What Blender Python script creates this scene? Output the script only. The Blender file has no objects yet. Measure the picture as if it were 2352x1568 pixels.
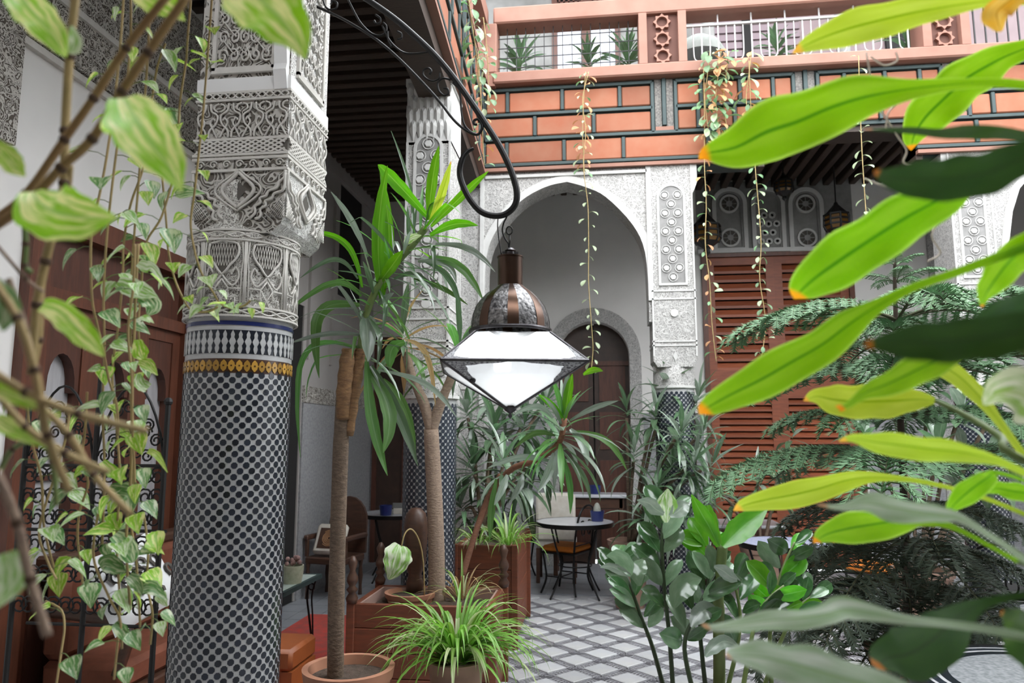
import bpy, bmesh, math, random
from math import sin, cos, pi, radians, sqrt, atan2
from mathutils import Vector, Matrix, Quaternion
random.seed(7)
SC = bpy.context.scene
COL = SC.collection

# ------------------------------------------------------------------ camera, sky, exposure
FPX = 1650.0
PITCH, YAW, EYE = math.atan(219 / FPX), radians(6.8), Vector((0, 0, 1.6))
CF = Vector((-sin(YAW) * cos(PITCH), cos(YAW) * cos(PITCH), sin(PITCH)))
CR = Vector((cos(YAW), sin(YAW), 0))
CU = CR.cross(CF)
cd = bpy.data.cameras.new('camera')
cd.sensor_width = 36.0
cd.lens = FPX / 2352 * 36
cd.clip_start = 0.05
cd.dof.use_dof = True
cd.dof.focus_distance = 3.3
cd.dof.aperture_fstop = 3.6
cam = bpy.data.objects.new('camera', cd)
cam.matrix_world = Matrix((
    (CR.x, CU.x, -CF.x, EYE.x), (CR.y, CU.y, -CF.y, EYE.y), (CR.z, CU.z, -CF.z, EYE.z), (0, 0, 0, 1)))
COL.objects.link(cam)
SC.camera = cam

world = bpy.data.worlds.new('overcast_sky')
SC.world = world
world.use_nodes = True
wn = world.node_tree.nodes
wl = world.node_tree.links
bg = wn['Background']
bg.inputs['Color'].default_value = (0.93, 0.97, 1.0, 1)
bg.inputs['Strength'].default_value = 2.6
SC.view_settings.view_transform = 'Standard'
SC.view_settings.look = 'None'
SC.view_settings.gamma = 1
SC.view_settings.use_curve_mapping = False
SC.view_settings.exposure = 1.75
SC.cycles.diffuse_bounces = 8
SC.cycles.max_bounces = 16
SC.cycles.transparent_max_bounces = 16


def pane_fill_light(loc, power, col=(1, .72, .42), size=.05):
    l = bpy.data.lights.new('pane_fill', 'POINT')
    l.energy = power
    l.color = col
    l.shadow_soft_size = size
    o = bpy.data.objects.new('pane_fill', l)
    o.location = loc
    COL.objects.link(o)


# ------------------------------------------------------------------ measuring helpers
def ray(px, py):
    return CF + CR * ((px - 1176) / FPX) - CU * ((py - 784) / FPX)


def at(px, py, d):
    return EYE + ray(px, py) * d


def onp(ax, val, px, py):
    d = ray(px, py)
    return EYE + d * ((val - EYE[ax]) / d[ax])


def onX(v, px, py): return onp(0, v, px, py)
def onY(v, px, py): return onp(1, v, px, py)
def onZ(v, px, py): return onp(2, v, px, py)


def proj(P):
    d = Vector(P) - EYE
    z = d.dot(CF)
    if z < .02:
        return None
    return 1176 + FPX * d.dot(CR) / z, 784 - FPX * d.dot(CU) / z, z


def smooth_path(pts, per=6):
    """Catmull-Rom through tuples of any length."""
    n = len(pts)
    if n < 3:
        return [tuple(p) for p in pts]
    out = []
    for i in range(n - 1):
        p0, p1, p2, p3 = pts[max(i - 1, 0)], pts[i], pts[i + 1], pts[min(i + 2, n - 1)]
        for k in range(per):
            t = k / per
            out.append(tuple(0.5 * (2 * b + (c - a) * t + (2 * a - 5 * b + 4 * c - d) * t * t + (3 * b - a - 3 * c + d) * t ** 3)
                             for a, b, c, d in zip(p0, p1, p2, p3)))
    out.append(tuple(pts[-1]))
    return out


# ------------------------------------------------------------------ mesh builder
class MB:
    def __init__(s):
        s.v, s.f, s.uv = [], [], {}

    def add(s, vs, fs):
        b = len(s.v)
        s.v.extend([tuple(x) for x in vs])
        s.f.extend([tuple(i + b for i in f) for f in fs])
        return b

    def box(s, x0, x1, y0, y1, z0, z1):
        s.add([(x0, y0, z0), (x1, y0, z0), (x1, y1, z0), (x0, y1, z0), (x0, y0, z1), (x1, y0, z1), (x1, y1, z1), (x0, y1, z1)],
              [(0, 3, 2, 1), (4, 5, 6, 7), (0, 1, 5, 4), (1, 2, 6, 5), (2, 3, 7, 6), (3, 0, 4, 7)])
        return s

    def cbox(s, x0, x1, y0, y1, z0, z1, c):
        """box with chamfered edges on all sides"""
        xs, ys, zs = (x0, x1), (y0, y1), (z0, z1)
        vs, idx = [], {}
        for i in (0, 1):
            for j in (0, 1):
                for k in (0, 1):
                    sx, sy, sz = (1, -1)[i] * c, (1, -1)[j] * c, (1, -1)[k] * c
                    for a, p in enumerate(((xs[i], ys[j] + sy, zs[k] + sz), (xs[i] + sx, ys[j], zs[k] + sz), (xs[i] + sx, ys[j] + sy, zs[k]))):
                        idx[i, j, k, a] = len(vs)
                        vs.append(p)
        fs = []
        for i in (0, 1):
            q = [idx[i, 0, 0, 0], idx[i, 1, 0, 0], idx[i, 1, 1, 0], idx[i, 0, 1, 0]]
            fs.append(q if i else q[::-1])
            q = [idx[0, i, 0, 1], idx[1, i, 0, 1], idx[1, i, 1, 1], idx[0, i, 1, 1]]
            fs.append(q[::-1] if i else q)
            q = [idx[0, 0, i, 2], idx[1, 0, i, 2], idx[1, 1, i, 2], idx[0, 1, i, 2]]
            fs.append(q if i else q[::-1])
        for a in (0, 1):
            for b in (0, 1):
                fs.append([idx[0, a, b, 1], idx[1, a, b, 1], idx[1, a, b, 2], idx[0, a, b, 2]])
                fs.append([idx[a, 0, b, 0], idx[a, 1, b, 0], idx[a, 1, b, 2], idx[a, 0, b, 2]])
                fs.append([idx[a, b, 0, 0], idx[a, b, 1, 0], idx[a, b, 1, 1], idx[a, b, 0, 1]])
        for i in (0, 1):
            for j in (0, 1):
                for k in (0, 1):
                    fs.append([idx[i, j, k, 0], idx[i, j, k, 1], idx[i, j, k, 2]])
        s.add(vs, fs)
        return s

    def tube(s, pts, r, n=6, caps=True):
        pts = [Vector(p) for p in pts]
        m = len(pts)
        rs = r if isinstance(r, (list, tuple)) else [r] * m
        ref = None
        rings = []
        for i, p in enumerate(pts):
            t = (pts[min(i + 1, m - 1)] - pts[max(i - 1, 0)])
            if t.length < 1e-9:
                t = Vector((0, 0, 1))
            t.normalize()
            if ref is None:
                ref = t.orthogonal().normalized()
            ref = (ref - t * ref.dot(t))
            if ref.length < 1e-6:
                ref = t.orthogonal()
            ref.normalize()
            b = t.cross(ref)
            rings.append([p + (ref * cos(2 * pi * k / n) + b * sin(2 * pi * k / n)) * rs[i] for k in range(n)])
        vs = [v for rg in rings for v in rg]
        fs = [(i * n + k, i * n + (k + 1) % n, (i + 1) * n + (k + 1) % n, (i + 1) * n + k) for i in range(m - 1) for k in range(n)]
        if caps:
            fs += [tuple(range(n - 1, -1, -1)), tuple((m - 1) * n + k for k in range(n))]
        s.add(vs, fs)
        return s

    def lathe(s, prof, c=(0, 0, 0), n=24, a0=0, a1=2 * pi, caps=True):
        full = abs(a1 - a0 - 2 * pi) < 1e-6
        m = n if full else n + 1
        vs = [(c[0] + r * cos(a0 + (a1 - a0) * k / n), c[1] + r * sin(a0 + (a1 - a0) * k / n), c[2] + z) for r, z in prof for k in range(m)]
        fs = [(i * m + k, i * m + (k + 1) % m, (i + 1) * m + (k + 1) % m, (i + 1) * m + k)
              for i in range(len(prof) - 1) for k in range(m if full else n)]
        if caps and full:
            if prof[0][0] > 1e-5: fs.append(tuple(range(m - 1, -1, -1)))
            if prof[-1][0] > 1e-5: fs.append(tuple((len(prof) - 1) * m + k for k in range(m)))
        s.add(vs, fs)
        return s

    def prism(s, poly, ext):
        """poly: list of 3D points, ext: extrusion vector"""
        n = len(poly)
        ext = Vector(ext)
        vs = [Vector(p) for p in poly] + [Vector(p) + ext for p in poly]
        fs = [tuple(range(n)), tuple(range(2 * n - 1, n - 1, -1))]
        fs += [(i, i + n, (i + 1) % n + n, (i + 1) % n) for i in range(n)]
        s.add(vs, fs)
        return s

    def frame_prism(s, outer, inner, ext):
        """ring between two loops of equal length, extruded"""
        n = len(outer)
        ext = Vector(ext)
        o = [Vector(p) for p in outer]
        i_ = [Vector(p) for p in inner]
        vs = o + i_ + [p + ext for p in o] + [p + ext for p in i_]
        fs = []
        for k in range(n):
            l = (k + 1) % n
            fs += [(k, l, n + l, n + k), (2 * n + k, 3 * n + k, 3 * n + l, 2 * n + l), (k, 2 * n + k, 2 * n + l, l), (n + k, n + l, 3 * n + l, 3 * n + k)]
        s.add(vs, fs)
        return s

    def ball(s, c, r, n=8, m=6, sz=1.0):
        prof = [(max(r * sin(pi * i / m), 1e-4), -r * sz * cos(pi * i / m)) for i in range(m + 1)]
        return s.lathe(prof, c, n, caps=False)

    def mesh(s, name, smooth=False, recalc=True):
        me = bpy.data.meshes.new(name)
        me.from_pydata(s.v, [], s.f)
        if recalc:
            bm = bmesh.new()
            bm.from_mesh(me)
            bmesh.ops.recalc_face_normals(bm, faces=bm.faces)
            bm.to_mesh(me)
            bm.free()
        if smooth:
            me.polygons.foreach_set('use_smooth', [True] * len(me.polygons))
            if smooth == 'auto':
                me.set_sharp_from_angle(angle=radians(40))
        me.update()
        return me


WM = {}


def put(name, data, mat=None, parent=None, M=None):
    o = bpy.data.objects.new(name, data)
    COL.objects.link(o)
    M = M or Matrix.Identity(4)
    if parent is not None:
        o.parent = parent
        o.matrix_parent_inverse = WM[parent].inverted()
    o.matrix_basis = M
    WM[o] = M.copy()
    if mat is not None and data is not None and not data.materials:
        data.materials.append(mat)
    return o


def ob(name, mb, mat, parent=None, smooth=False, label=None, M=None, kind=None):
    o = put(name, mb.mesh(name, smooth), mat, parent, M)
    if label: o['label'] = label
    if kind: o['kind'] = kind
    return o


def tag(o, label, cat, group=None):
    o['label'] = label
    o['category'] = cat
    if group: o['group'] = group
    return o


def thing(name, loc, label, cat, group=None):
    o = put(name, None, None, None, Matrix.Translation(Vector(loc)))
    o.empty_display_size = .1
    return tag(o, label, cat, group)


def struct(name, mb, mat, parent=None, smooth=False, label=None):
    o = ob(name, mb, mat, parent, smooth, label)
    if parent is None: o['kind'] = 'structure'
    return o


def sroot(name, loc=(0, 0, 0), label=None):
    o = put(name, None, None, None, Matrix.Translation(Vector(loc)))
    o['kind'] = 'structure'
    if label: o['label'] = label
    return o


# ------------------------------------------------------------------ materials
def nt(name):
    m = bpy.data.materials.new(name)
    m.use_nodes = True
    t = m.node_tree
    return m, t, t.nodes['Principled BSDF'], t.nodes['Material Output']


def N(t, typ, **kw):
    n = t.nodes.new(typ)
    for k, v in kw.items():
        if k.startswith('i_'):
            n.inputs[k[2:].replace('_', ' ')].default_value = v
        elif k[:1] == 'n' and k[1:].isdigit():
            n.inputs[int(k[1:])].default_value = v
        else:
            setattr(n, k, v)
    return n


def c4(c): return (c[0], c[1], c[2], 1)


def ramp(t, fac, stops):
    r = t.nodes.new('ShaderNodeValToRGB')
    e = r.color_ramp.elements
    while len(e) < len(stops): e.new(.5)
    for x, (p, c) in zip(e, stops):
        x.position = p
        x.color = c4(c)
    t.links.new(fac, r.inputs[0])
    return r.outputs[0]


def bump(t, b, h, strength=.3, dist=.01):
    n = N(t, 'ShaderNodeBump', i_Strength=strength, i_Distance=dist)
    t.links.new(h, n.inputs['Height'])
    t.links.new(n.outputs[0], b.inputs['Normal'])


def mat(name, col, rough=.6, metal=0.0, col2=None, scale=8, detail=3, stretch=None, bumpy=0, bdist=.004, rand=0.0, spec=.5):
    m, t, b, o = nt(name)
    b.inputs['Roughness'].default_value = rough
    b.inputs['Metallic'].default_value = metal
    b.inputs['Specular IOR Level'].default_value = spec
    b.inputs['Base Color'].default_value = c4(col)
    src = None
    if col2 or bumpy:
        tc = N(t, 'ShaderNodeTexCoord')
        mp = N(t, 'ShaderNodeMapping')
        if stretch: mp.inputs['Scale'].default_value = stretch
        t.links.new(tc.outputs['Object'], mp.inputs[0])
        nz = N(t, 'ShaderNodeTexNoise', i_Scale=scale, i_Detail=detail, i_Roughness=.6)
        t.links.new(mp.outputs[0], nz.inputs['Vector'])
        if col2:
            src = ramp(t, nz.outputs['Fac'], [(.3, col), (.7, col2)])
            t.links.new(src, b.inputs['Base Color'])
        if bumpy: bump(t, b, nz.outputs['Fac'], bumpy, bdist)
    if rand:
        oi = N(t, 'ShaderNodeObjectInfo')
        mr = N(t, 'ShaderNodeMapRange', n3=1 - rand, n4=1 + rand)
        t.links.new(oi.outputs['Random'], mr.inputs[0])
        hs = N(t, 'ShaderNodeHueSaturation')
        t.links.new(mr.outputs[0], hs.inputs['Value'])
        if src: t.links.new(src, hs.inputs['Color'])
        else: hs.inputs['Color'].default_value = c4(col)
        t.links.new(hs.outputs[0], b.inputs['Base Color'])
    return m


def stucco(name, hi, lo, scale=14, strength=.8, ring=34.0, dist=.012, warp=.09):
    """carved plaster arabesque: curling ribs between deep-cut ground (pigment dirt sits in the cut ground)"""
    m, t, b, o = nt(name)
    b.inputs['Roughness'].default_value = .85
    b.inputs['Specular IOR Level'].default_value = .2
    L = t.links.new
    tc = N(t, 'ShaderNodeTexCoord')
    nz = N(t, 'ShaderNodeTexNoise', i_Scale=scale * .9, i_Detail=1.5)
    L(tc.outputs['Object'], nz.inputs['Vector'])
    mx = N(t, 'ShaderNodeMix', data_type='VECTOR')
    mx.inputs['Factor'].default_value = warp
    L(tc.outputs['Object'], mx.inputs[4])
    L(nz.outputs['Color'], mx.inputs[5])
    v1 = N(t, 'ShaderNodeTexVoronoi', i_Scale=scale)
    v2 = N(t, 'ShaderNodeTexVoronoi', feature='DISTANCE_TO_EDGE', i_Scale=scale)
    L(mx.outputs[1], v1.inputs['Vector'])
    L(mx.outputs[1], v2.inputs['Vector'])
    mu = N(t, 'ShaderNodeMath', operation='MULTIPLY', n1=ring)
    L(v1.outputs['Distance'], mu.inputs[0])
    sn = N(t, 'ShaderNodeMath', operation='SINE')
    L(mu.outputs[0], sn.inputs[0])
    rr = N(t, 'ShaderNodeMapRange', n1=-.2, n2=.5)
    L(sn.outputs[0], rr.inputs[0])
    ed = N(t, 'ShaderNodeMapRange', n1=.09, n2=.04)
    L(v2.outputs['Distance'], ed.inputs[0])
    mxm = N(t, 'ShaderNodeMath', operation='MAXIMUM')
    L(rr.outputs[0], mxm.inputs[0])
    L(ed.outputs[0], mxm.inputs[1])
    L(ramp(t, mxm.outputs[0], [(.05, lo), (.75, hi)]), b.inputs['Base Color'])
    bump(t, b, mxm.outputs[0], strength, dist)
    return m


def leafm(name, base, back, rib, tip=None, vari=None, transl=.35, rough=.35, rand=.12, vs=5.0, edge=None, hue=.01, spec=.5):
    """leaf: u runs across the blade, v from stalk to tip; rib line, optional variegation, dried tip and pale margin"""
    m, t, b, o = nt(name)
    L = t.links.new
    b.inputs['Roughness'].default_value = rough
    b.inputs['Specular IOR Level'].default_value = spec
    uv = N(t, 'ShaderNodeUVMap')
    sp = N(t, 'ShaderNodeSeparateXYZ')
    L(uv.outputs[0], sp.inputs[0])
    oi = N(t, 'ShaderNodeObjectInfo')
    tc = N(t, 'ShaderNodeTexCoord')
    nz = N(t, 'ShaderNodeTexNoise', i_Scale=3.0, i_Detail=2.0)
    L(uv.outputs[0], nz.inputs['Vector'])
    col = ramp(t, nz.outputs['Fac'], [(.35, base), (.7, back)])
    if vari:
        mp = N(t, 'ShaderNodeMapping')
        mp.inputs['Scale'].default_value = (vs * 1.6, vs * .5, 1)
        ad = N(t, 'ShaderNodeVectorMath', operation='ADD')
        L(uv.outputs[0], ad.inputs[0])
        L(oi.outputs['Random'], ad.inputs[1])
        L(ad.outputs[0], mp.inputs[0])
        n2 = N(t, 'ShaderNodeTexNoise', i_Scale=1.0, i_Detail=3.0)
        L(mp.outputs[0], n2.inputs['Vector'])
        f = N(t, 'ShaderNodeMapRange', n1=.45, n2=.58)
        L(n2.outputs['Fac'], f.inputs[0])
        mx = N(t, 'ShaderNodeMix', data_type='RGBA')
        L(f.outputs[0], mx.inputs['Factor'])
        L(col, mx.inputs[6])
        mx.inputs[7].default_value = c4(vari)
        col = mx.outputs[2]
    if rib:
        s1 = N(t, 'ShaderNodeMath', operation='SUBTRACT', n1=.5)
        L(sp.outputs[0], s1.inputs[0])
        ab = N(t, 'ShaderNodeMath', operation='ABSOLUTE')
        L(s1.outputs[0], ab.inputs[0])
        f = N(t, 'ShaderNodeMapRange', n1=.05, n2=.015)
        L(ab.outputs[0], f.inputs[0])
        mx = N(t, 'ShaderNodeMix', data_type='RGBA')
        L(f.outputs[0], mx.inputs['Factor'])
        L(col, mx.inputs[6])
        mx.inputs[7].default_value = c4(rib)
        col = mx.outputs[2]
        if edge:
            f = N(t, 'ShaderNodeMapRange', n1=.43, n2=.49)
            L(ab.outputs[0], f.inputs[0])
            mx = N(t, 'ShaderNodeMix', data_type='RGBA')
            L(f.outputs[0], mx.inputs['Factor'])
            L(col, mx.inputs[6])
            mx.inputs[7].default_value = c4(edge)
            col = mx.outputs[2]
    if tip:
        f = N(t, 'ShaderNodeMapRange', n1=.945, n2=.965)
        L(sp.outputs[1], f.inputs[0])
        mx = N(t, 'ShaderNodeMix', data_type='RGBA')
        L(f.outputs[0], mx.inputs['Factor'])
        L(col, mx.inputs[6])
        mx.inputs[7].default_value = c4(tip)
        col = mx.outputs[2]
    hs = N(t, 'ShaderNodeHueSaturation')
    mr = N(t, 'ShaderNodeMapRange', n3=1 - rand, n4=1 + rand)
    L(oi.outputs['Random'], mr.inputs[0])
    L(mr.outputs[0], hs.inputs['Value'])
    mh = N(t, 'ShaderNodeMapRange', n3=.5 - hue, n4=.5 + hue)
    L(oi.outputs['Random'], mh.inputs[0])
    L(mh.outputs[0], hs.inputs['Hue'])
    L(col, hs.inputs['Color'])
    L(hs.outputs[0], b.inputs['Base Color'])
    if transl:
        tr = N(t, 'ShaderNodeBsdfTranslucent')
        h2 = N(t, 'ShaderNodeHueSaturation', i_Saturation=1.1, i_Value=1.25)
        L(hs.outputs[0], h2.inputs['Color'])
        L(h2.outputs[0], tr.inputs['Color'])
        ms = N(t, 'ShaderNodeMixShader')
        ms.inputs[0].default_value = transl
        L(b.outputs[0], ms.inputs[1])
        L(tr.outputs[0], ms.inputs[2])
        L(ms.outputs[0], o.inputs[0])
    return m


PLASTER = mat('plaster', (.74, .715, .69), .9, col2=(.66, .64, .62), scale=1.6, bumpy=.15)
PLASTER_SHADE = mat('plaster_shaded', (.36, .335, .32), .9, col2=(.30, .28, .265), scale=1.6, bumpy=.15)  # far stretch of the gallery wall; its shade is put into the colour
PLASTER_COOL = mat('plaster_cool', (.72, .71, .70), .9, col2=(.65, .64, .63), scale=2.2, bumpy=.15)
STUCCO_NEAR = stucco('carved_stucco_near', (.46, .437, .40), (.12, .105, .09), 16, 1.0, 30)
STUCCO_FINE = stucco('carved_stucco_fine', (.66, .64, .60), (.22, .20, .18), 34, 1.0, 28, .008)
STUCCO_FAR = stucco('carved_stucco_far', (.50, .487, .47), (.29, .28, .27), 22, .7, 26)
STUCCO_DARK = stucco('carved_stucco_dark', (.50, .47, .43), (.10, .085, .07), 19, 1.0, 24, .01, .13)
STUCCO_LIT = stucco('carved_stucco_lit', (.78, .765, .74), (.46, .44, .42), 30, 1.0, 26, .008)
RIB = mat('stucco_rib', (.58, .555, .515), .85, col2=(.50, .475, .44), scale=20, bumpy=.2)
RIB_FAR = mat('stucco_rib_far', (.56, .55, .535), .85, col2=(.50, .49, .475), scale=9, bumpy=.2)
GROUND = mat('stucco_cut_ground', (.09, .08, .07), .9)
SHADOWGREY = mat('stucco_grey_ground', (.27, .262, .255), .9, col2=(.21, .205, .20), scale=12)
TERRA = mat('terracotta_paint', (.225, .10, .07), .75, col2=(.26, .135, .098), scale=3, bumpy=.15)
BRICK = mat('brick_panel', (.25, .075, .035), .8, col2=(.27, .11, .062), scale=4, bumpy=.2, rand=.18)
GREEN = mat('green_timber', (.016, .032, .033), .6, col2=(.024, .045, .044), scale=9)
TRIMGREY = mat('grey_mosaic_strip', (.19, .175, .16), .8, col2=(.09, .083, .077), scale=60, detail=1)
BEAM = mat('dark_cedar', (.035, .022, .016), .7, col2=(.055, .034, .024), scale=14, stretch=(1, 8, 8), bumpy=.3, rand=.25)
BOARD = mat('dark_cedar_board', (.022, .014, .011), .8, col2=(.03, .02, .015), scale=8)
DOOR = mat('red_cedar', (.13, .042, .022), .45, col2=(.08, .027, .015), scale=6, stretch=(6, 6, .8), bumpy=.2, rand=.12)
DOORD = mat('dark_red_cedar', (.10, .034, .02), .5, col2=(.06, .022, .014), scale=6, stretch=(6, 6, .8), bumpy=.2)
LOUVRE = mat('louvre_cedar', (.29, .078, .032), .5, col2=(.20, .052, .024), scale=6, stretch=(.8, 6, 6), bumpy=.2, rand=.2)
BLACK = mat('dark_interior', (.008, .007, .007), .9)
IRON = mat('black_iron', (.022, .021, .021), .38, metal=.75, spec=.5)
IRONM = mat('matt_iron', (.02, .019, .019), .55, metal=.3)
IRONW = mat('pale_painted_iron', (.38, .365, .36), .5)
WHITE_GL = mat('white_glaze', (.46, .46, .465), .26, col2=(.40, .40, .40), scale=30, bumpy=.1)
NAVY_GL = mat('navy_glaze', (.018, .022, .032), .22, rand=.5)
BLUE_GL = mat('blue_glaze', (.012, .02, .10), .22, rand=.4)
OCHRE_GL = mat('ochre_glaze', (.42, .23, .04), .3, rand=.3)
BROWN_GL = mat('brown_glaze', (.05, .022, .012), .3, rand=.4)
TILE = mat('marble_tile', (.43, .435, .46), .25, col2=(.48, .475, .47), scale=5, rand=.10)
GROUT = mat('pale_mosaic', (.40, .395, .41), .4, col2=(.35, .345, .36), scale=22)
TESS = mat('dark_tessera', (.17, .165, .185), .35)
CLOTH_GLASS = mat('curtained_glass', (.40, .39, .40), .25, col2=(.30, .29, .30), scale=5, stretch=(5, 5, .5))
SKYGLASS = mat('window_glass', (.30, .33, .42), .04, col2=(.5, .5, .55), scale=2.5, spec=.9)
PINKWALL = mat('pink_wall', (.22, .165, .17), .85, col2=(.18, .135, .14), scale=3)
WHITEWALL = mat('white_wall', (.24, .237, .23), .9, col2=(.15, .148, .14), scale=3)
COPPER = mat('aged_copper', (.13, .07, .045), .3, metal=.9, col2=(.05, .035, .03), scale=5, stretch=(1, 1, .3))
TINFIL = mat('pierced_tin', (.05, .048, .05), .4, metal=.8, col2=(.30, .29, .29), scale=75, detail=1, bumpy=.6)
TERRAPOT = mat('terracotta_pot', (.42, .20, .12), .8, col2=(.34, .15, .09), scale=6, bumpy=.2)
OLDPOT = mat('old_clay_pot', (.36, .22, .16), .85, col2=(.20, .13, .10), scale=5, bumpy=.3)
SOIL = mat('soil', (.045, .03, .02), .95, col2=(.09, .06, .045), scale=30, bumpy=.8, bdist=.02)
PLANTER = mat('planter_wood', (.19, .052, .022), .5, col2=(.12, .036, .017), scale=5, stretch=(1.5, 1.5, 10), bumpy=.2, rand=.1)
PLANTER_IN = mat('planter_inside', (.36, .23, .19), .85, col2=(.28, .17, .14), scale=6)
DARKWOOD = mat('dark_wood', (.055, .026, .017), .45, col2=(.09, .042, .025), scale=6, stretch=(1, 6, 6), bumpy=.2)
ORANGE = mat('orange_leather', (.30, .08, .018), .5, col2=(.23, .058, .014), scale=5, bumpy=.2)
ORANGEC = mat('orange_cushion', (.62, .20, .02), .8, col2=(.50, .14, .015), scale=8, bumpy=.2)
RUG = mat('red_rug', (.48, .05, .035), .95, col2=(.25, .06, .05), scale=14, detail=5, bumpy=.5)
CREAM = mat('cream_cloth', (.62, .58, .52), .9, col2=(.52, .47, .40), scale=12, bumpy=.2)
TAN = mat('tan_print', (.30, .17, .09), .9, col2=(.16, .08, .05), scale=16)
BLUEPOT = mat('blue_ceramic', (.02, .03, .13), .25)
BARK = mat('dracaena_bark', (.19, .13, .09), .9, col2=(.10, .07, .05), scale=10, stretch=(4, 4, 9), bumpy=.6, bdist=.01)
BARKP = mat('pale_bark', (.36, .26, .19), .9, col2=(.24, .17, .13), scale=10, stretch=(4, 4, 9), bumpy=.6, bdist=.01)
BARKT = mat('tan_peeling_bark', (.30, .165, .075), .9, col2=(.16, .085, .045), scale=8, stretch=(3, 3, 10), bumpy=.6, bdist=.01)
STEMG = mat('green_stem', (.10, .16, .04), .5, col2=(.16, .20, .06), scale=20)
STEMT = mat('tan_vine_stem', (.42, .30, .13), .6, col2=(.30, .22, .09), scale=25)
STEMB = mat('brown_vine_stem', (.22, .12, .04), .6, col2=(.30, .19, .07), scale=25)
# ================================================================== THE BUILDING
XL, XF, YF, YC, YB, ZCEIL = -3.0, -1.12, 7.0, 7.2, 9.3, 4.8
XR = 6.6

# ---------------------------------------------------------------- floor
floor = sroot('floor', (0, 0, 0))
ob('screed', MB().box(-3.3, XR + .3, -3.2, 9.6, -.2, -.012), GROUT, floor)
MOD = .365
o0 = onZ(0, 1380.7, 1535)
HT = .122                       # half diagonal of a marble tile
tm = MB()
pl = [(HT, 0), (0, HT), (-HT, 0), (0, -HT)]
q = .93
tm.add([(x, y, -.03) for x, y in pl] + [(x, y, -.002) for x, y in pl] + [(x * q, y * q, .002) for x, y in pl],
       [(0, 1, 5, 4), (1, 2, 6, 5), (2, 3, 7, 6), (3, 0, 4, 7), (4, 5, 9, 8), (5, 6, 10, 9), (6, 7, 11, 10), (7, 4, 8, 11), (8, 9, 10, 11)])
tmesh = tm.mesh('marble_tile')
tmesh.materials.append(TILE)
cells = []
for i in range(-14, 36):
    for j in range(-22, 18):
        x = o0.x + i * MOD / 2
        y = o0.y + j * MOD / 2
        if (i + j) % 2 or not (-1.05 < x < XR - .2 and 1.2 < y < 7.62):
            continue
        p = proj((x, y, 0))
        vis = p is not None and -30 < p[0] < 2380 and p[1] < 1620
        cells.append((0 if vis else 1, (x - 1.2) ** 2 + (y - 4) ** 2, x, y))
cells.sort()
rest = MB()
tess = MB()
for n, (v, d, x, y) in enumerate(cells):
    if n < 298:
        put('tile', tmesh, None, floor, Matrix.Translation((x, y, 0)))
    else:
        rest.add([(a + x, b + y, c) for a, b, c in tm.v], tm.f)
    if y > 7.3 or v:
        continue
    # two mosaic border strips per cell: dark tesserae in a running meander
    for sx in (1, -1):
        a = Vector((x + sx * HT * 1.02, y, 0))
        ex = Vector((-sx, 1, 0)).normalized()     # along the border
        ey = Vector((sx, 1, 0)).normalized()      # across the border
        ln = .2582
        mid = Vector((x + sx * MOD / 4, y + MOD / 4, 0))
        for k in range(9):
            u = (k - 4) * ln / 9
            for w, hw, hl in ((-.030, .0065, .0115), (.030, .0065, .0115), (.0, .015, .006)):
                uu = u + (.5 * ln / 9 if w > 0 else 0) + (.25 * ln / 9 if w == 0 else 0)
                c = mid + ex * uu + ey * w
                P = [c + ex * hl * sa + ey * hw * sb for sa, sb in ((-1, -1), (1, -1), (1, 1), (-1, 1))]
                tess.add([(p_.x, p_.y, -.006) for p_ in P], [(0, 1, 2, 3)])
        P = [mid + ex * .128 * sa + ey * .043 * sb for sa, sb in ((-1, -1), (1, -1), (1, 1), (-1, 1))]
for k_, v_ in (('tile_field', rest), ):
    o_ = ob(k_, v_, TILE, floor)
    o_['kind'] = 'stuff'
o_ = ob('mosaic_border', tess, TESS, floor)
o_['kind'] = 'stuff'
gp = MB()
for i in range(8):
    for j in range(26):
        x0 = -3.0 + i * .235
        y0 = 2.3 + j * .27
        gp.box(x0 + .004, x0 + .231, y0 + .004, y0 + .266, -.03, .0)
PAVE = mat('gallery_paving', (.30, .31, .33), .3, col2=(.24, .25, .27), scale=4)
o_ = ob('gallery_paving', gp, PAVE, floor)
o_['kind'] = 'stuff'
gp = MB()
for i in range(28):
    for j in range(6):
        x0 = -1.1 + i * .27
        y0 = 7.66 + j * .27
        gp.box(x0 + .004, x0 + .266, y0 + .004, y0 + .266, -.03, .0)
o_ = ob('back_gallery_paving', gp, PAVE, floor)
o_['kind'] = 'stuff'

# ---------------------------------------------------------------- left gallery wall with door
wl_ = sroot('wall_left')
mb = MB()
mb.box(XL - .3, XL, -3.2, 3.36, 0, 5.4)
mb.box(XL - .3, XL, 3.36, 4.96, 2.88, 5.4)
mb.box(XL - .3, XL, 4.96, 5.1, 0, 5.4)
ob('plaster', mb, PLASTER, wl_)
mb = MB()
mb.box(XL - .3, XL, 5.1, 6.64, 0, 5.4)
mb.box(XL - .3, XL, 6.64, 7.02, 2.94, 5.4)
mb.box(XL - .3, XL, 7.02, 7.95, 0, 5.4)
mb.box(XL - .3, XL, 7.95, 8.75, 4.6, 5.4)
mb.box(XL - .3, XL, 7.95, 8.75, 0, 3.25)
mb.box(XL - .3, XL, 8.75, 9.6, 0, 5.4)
ob('shaded_plaster', mb, PLASTER_SHADE, wl_)
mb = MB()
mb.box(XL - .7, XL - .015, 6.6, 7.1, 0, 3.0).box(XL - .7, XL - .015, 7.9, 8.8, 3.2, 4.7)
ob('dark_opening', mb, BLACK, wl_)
mb = MB()
mb.box(XL, XL + .03, 2.2, 6.2, 3.72, 4.75)
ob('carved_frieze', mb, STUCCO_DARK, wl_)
mb = MB()
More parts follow.
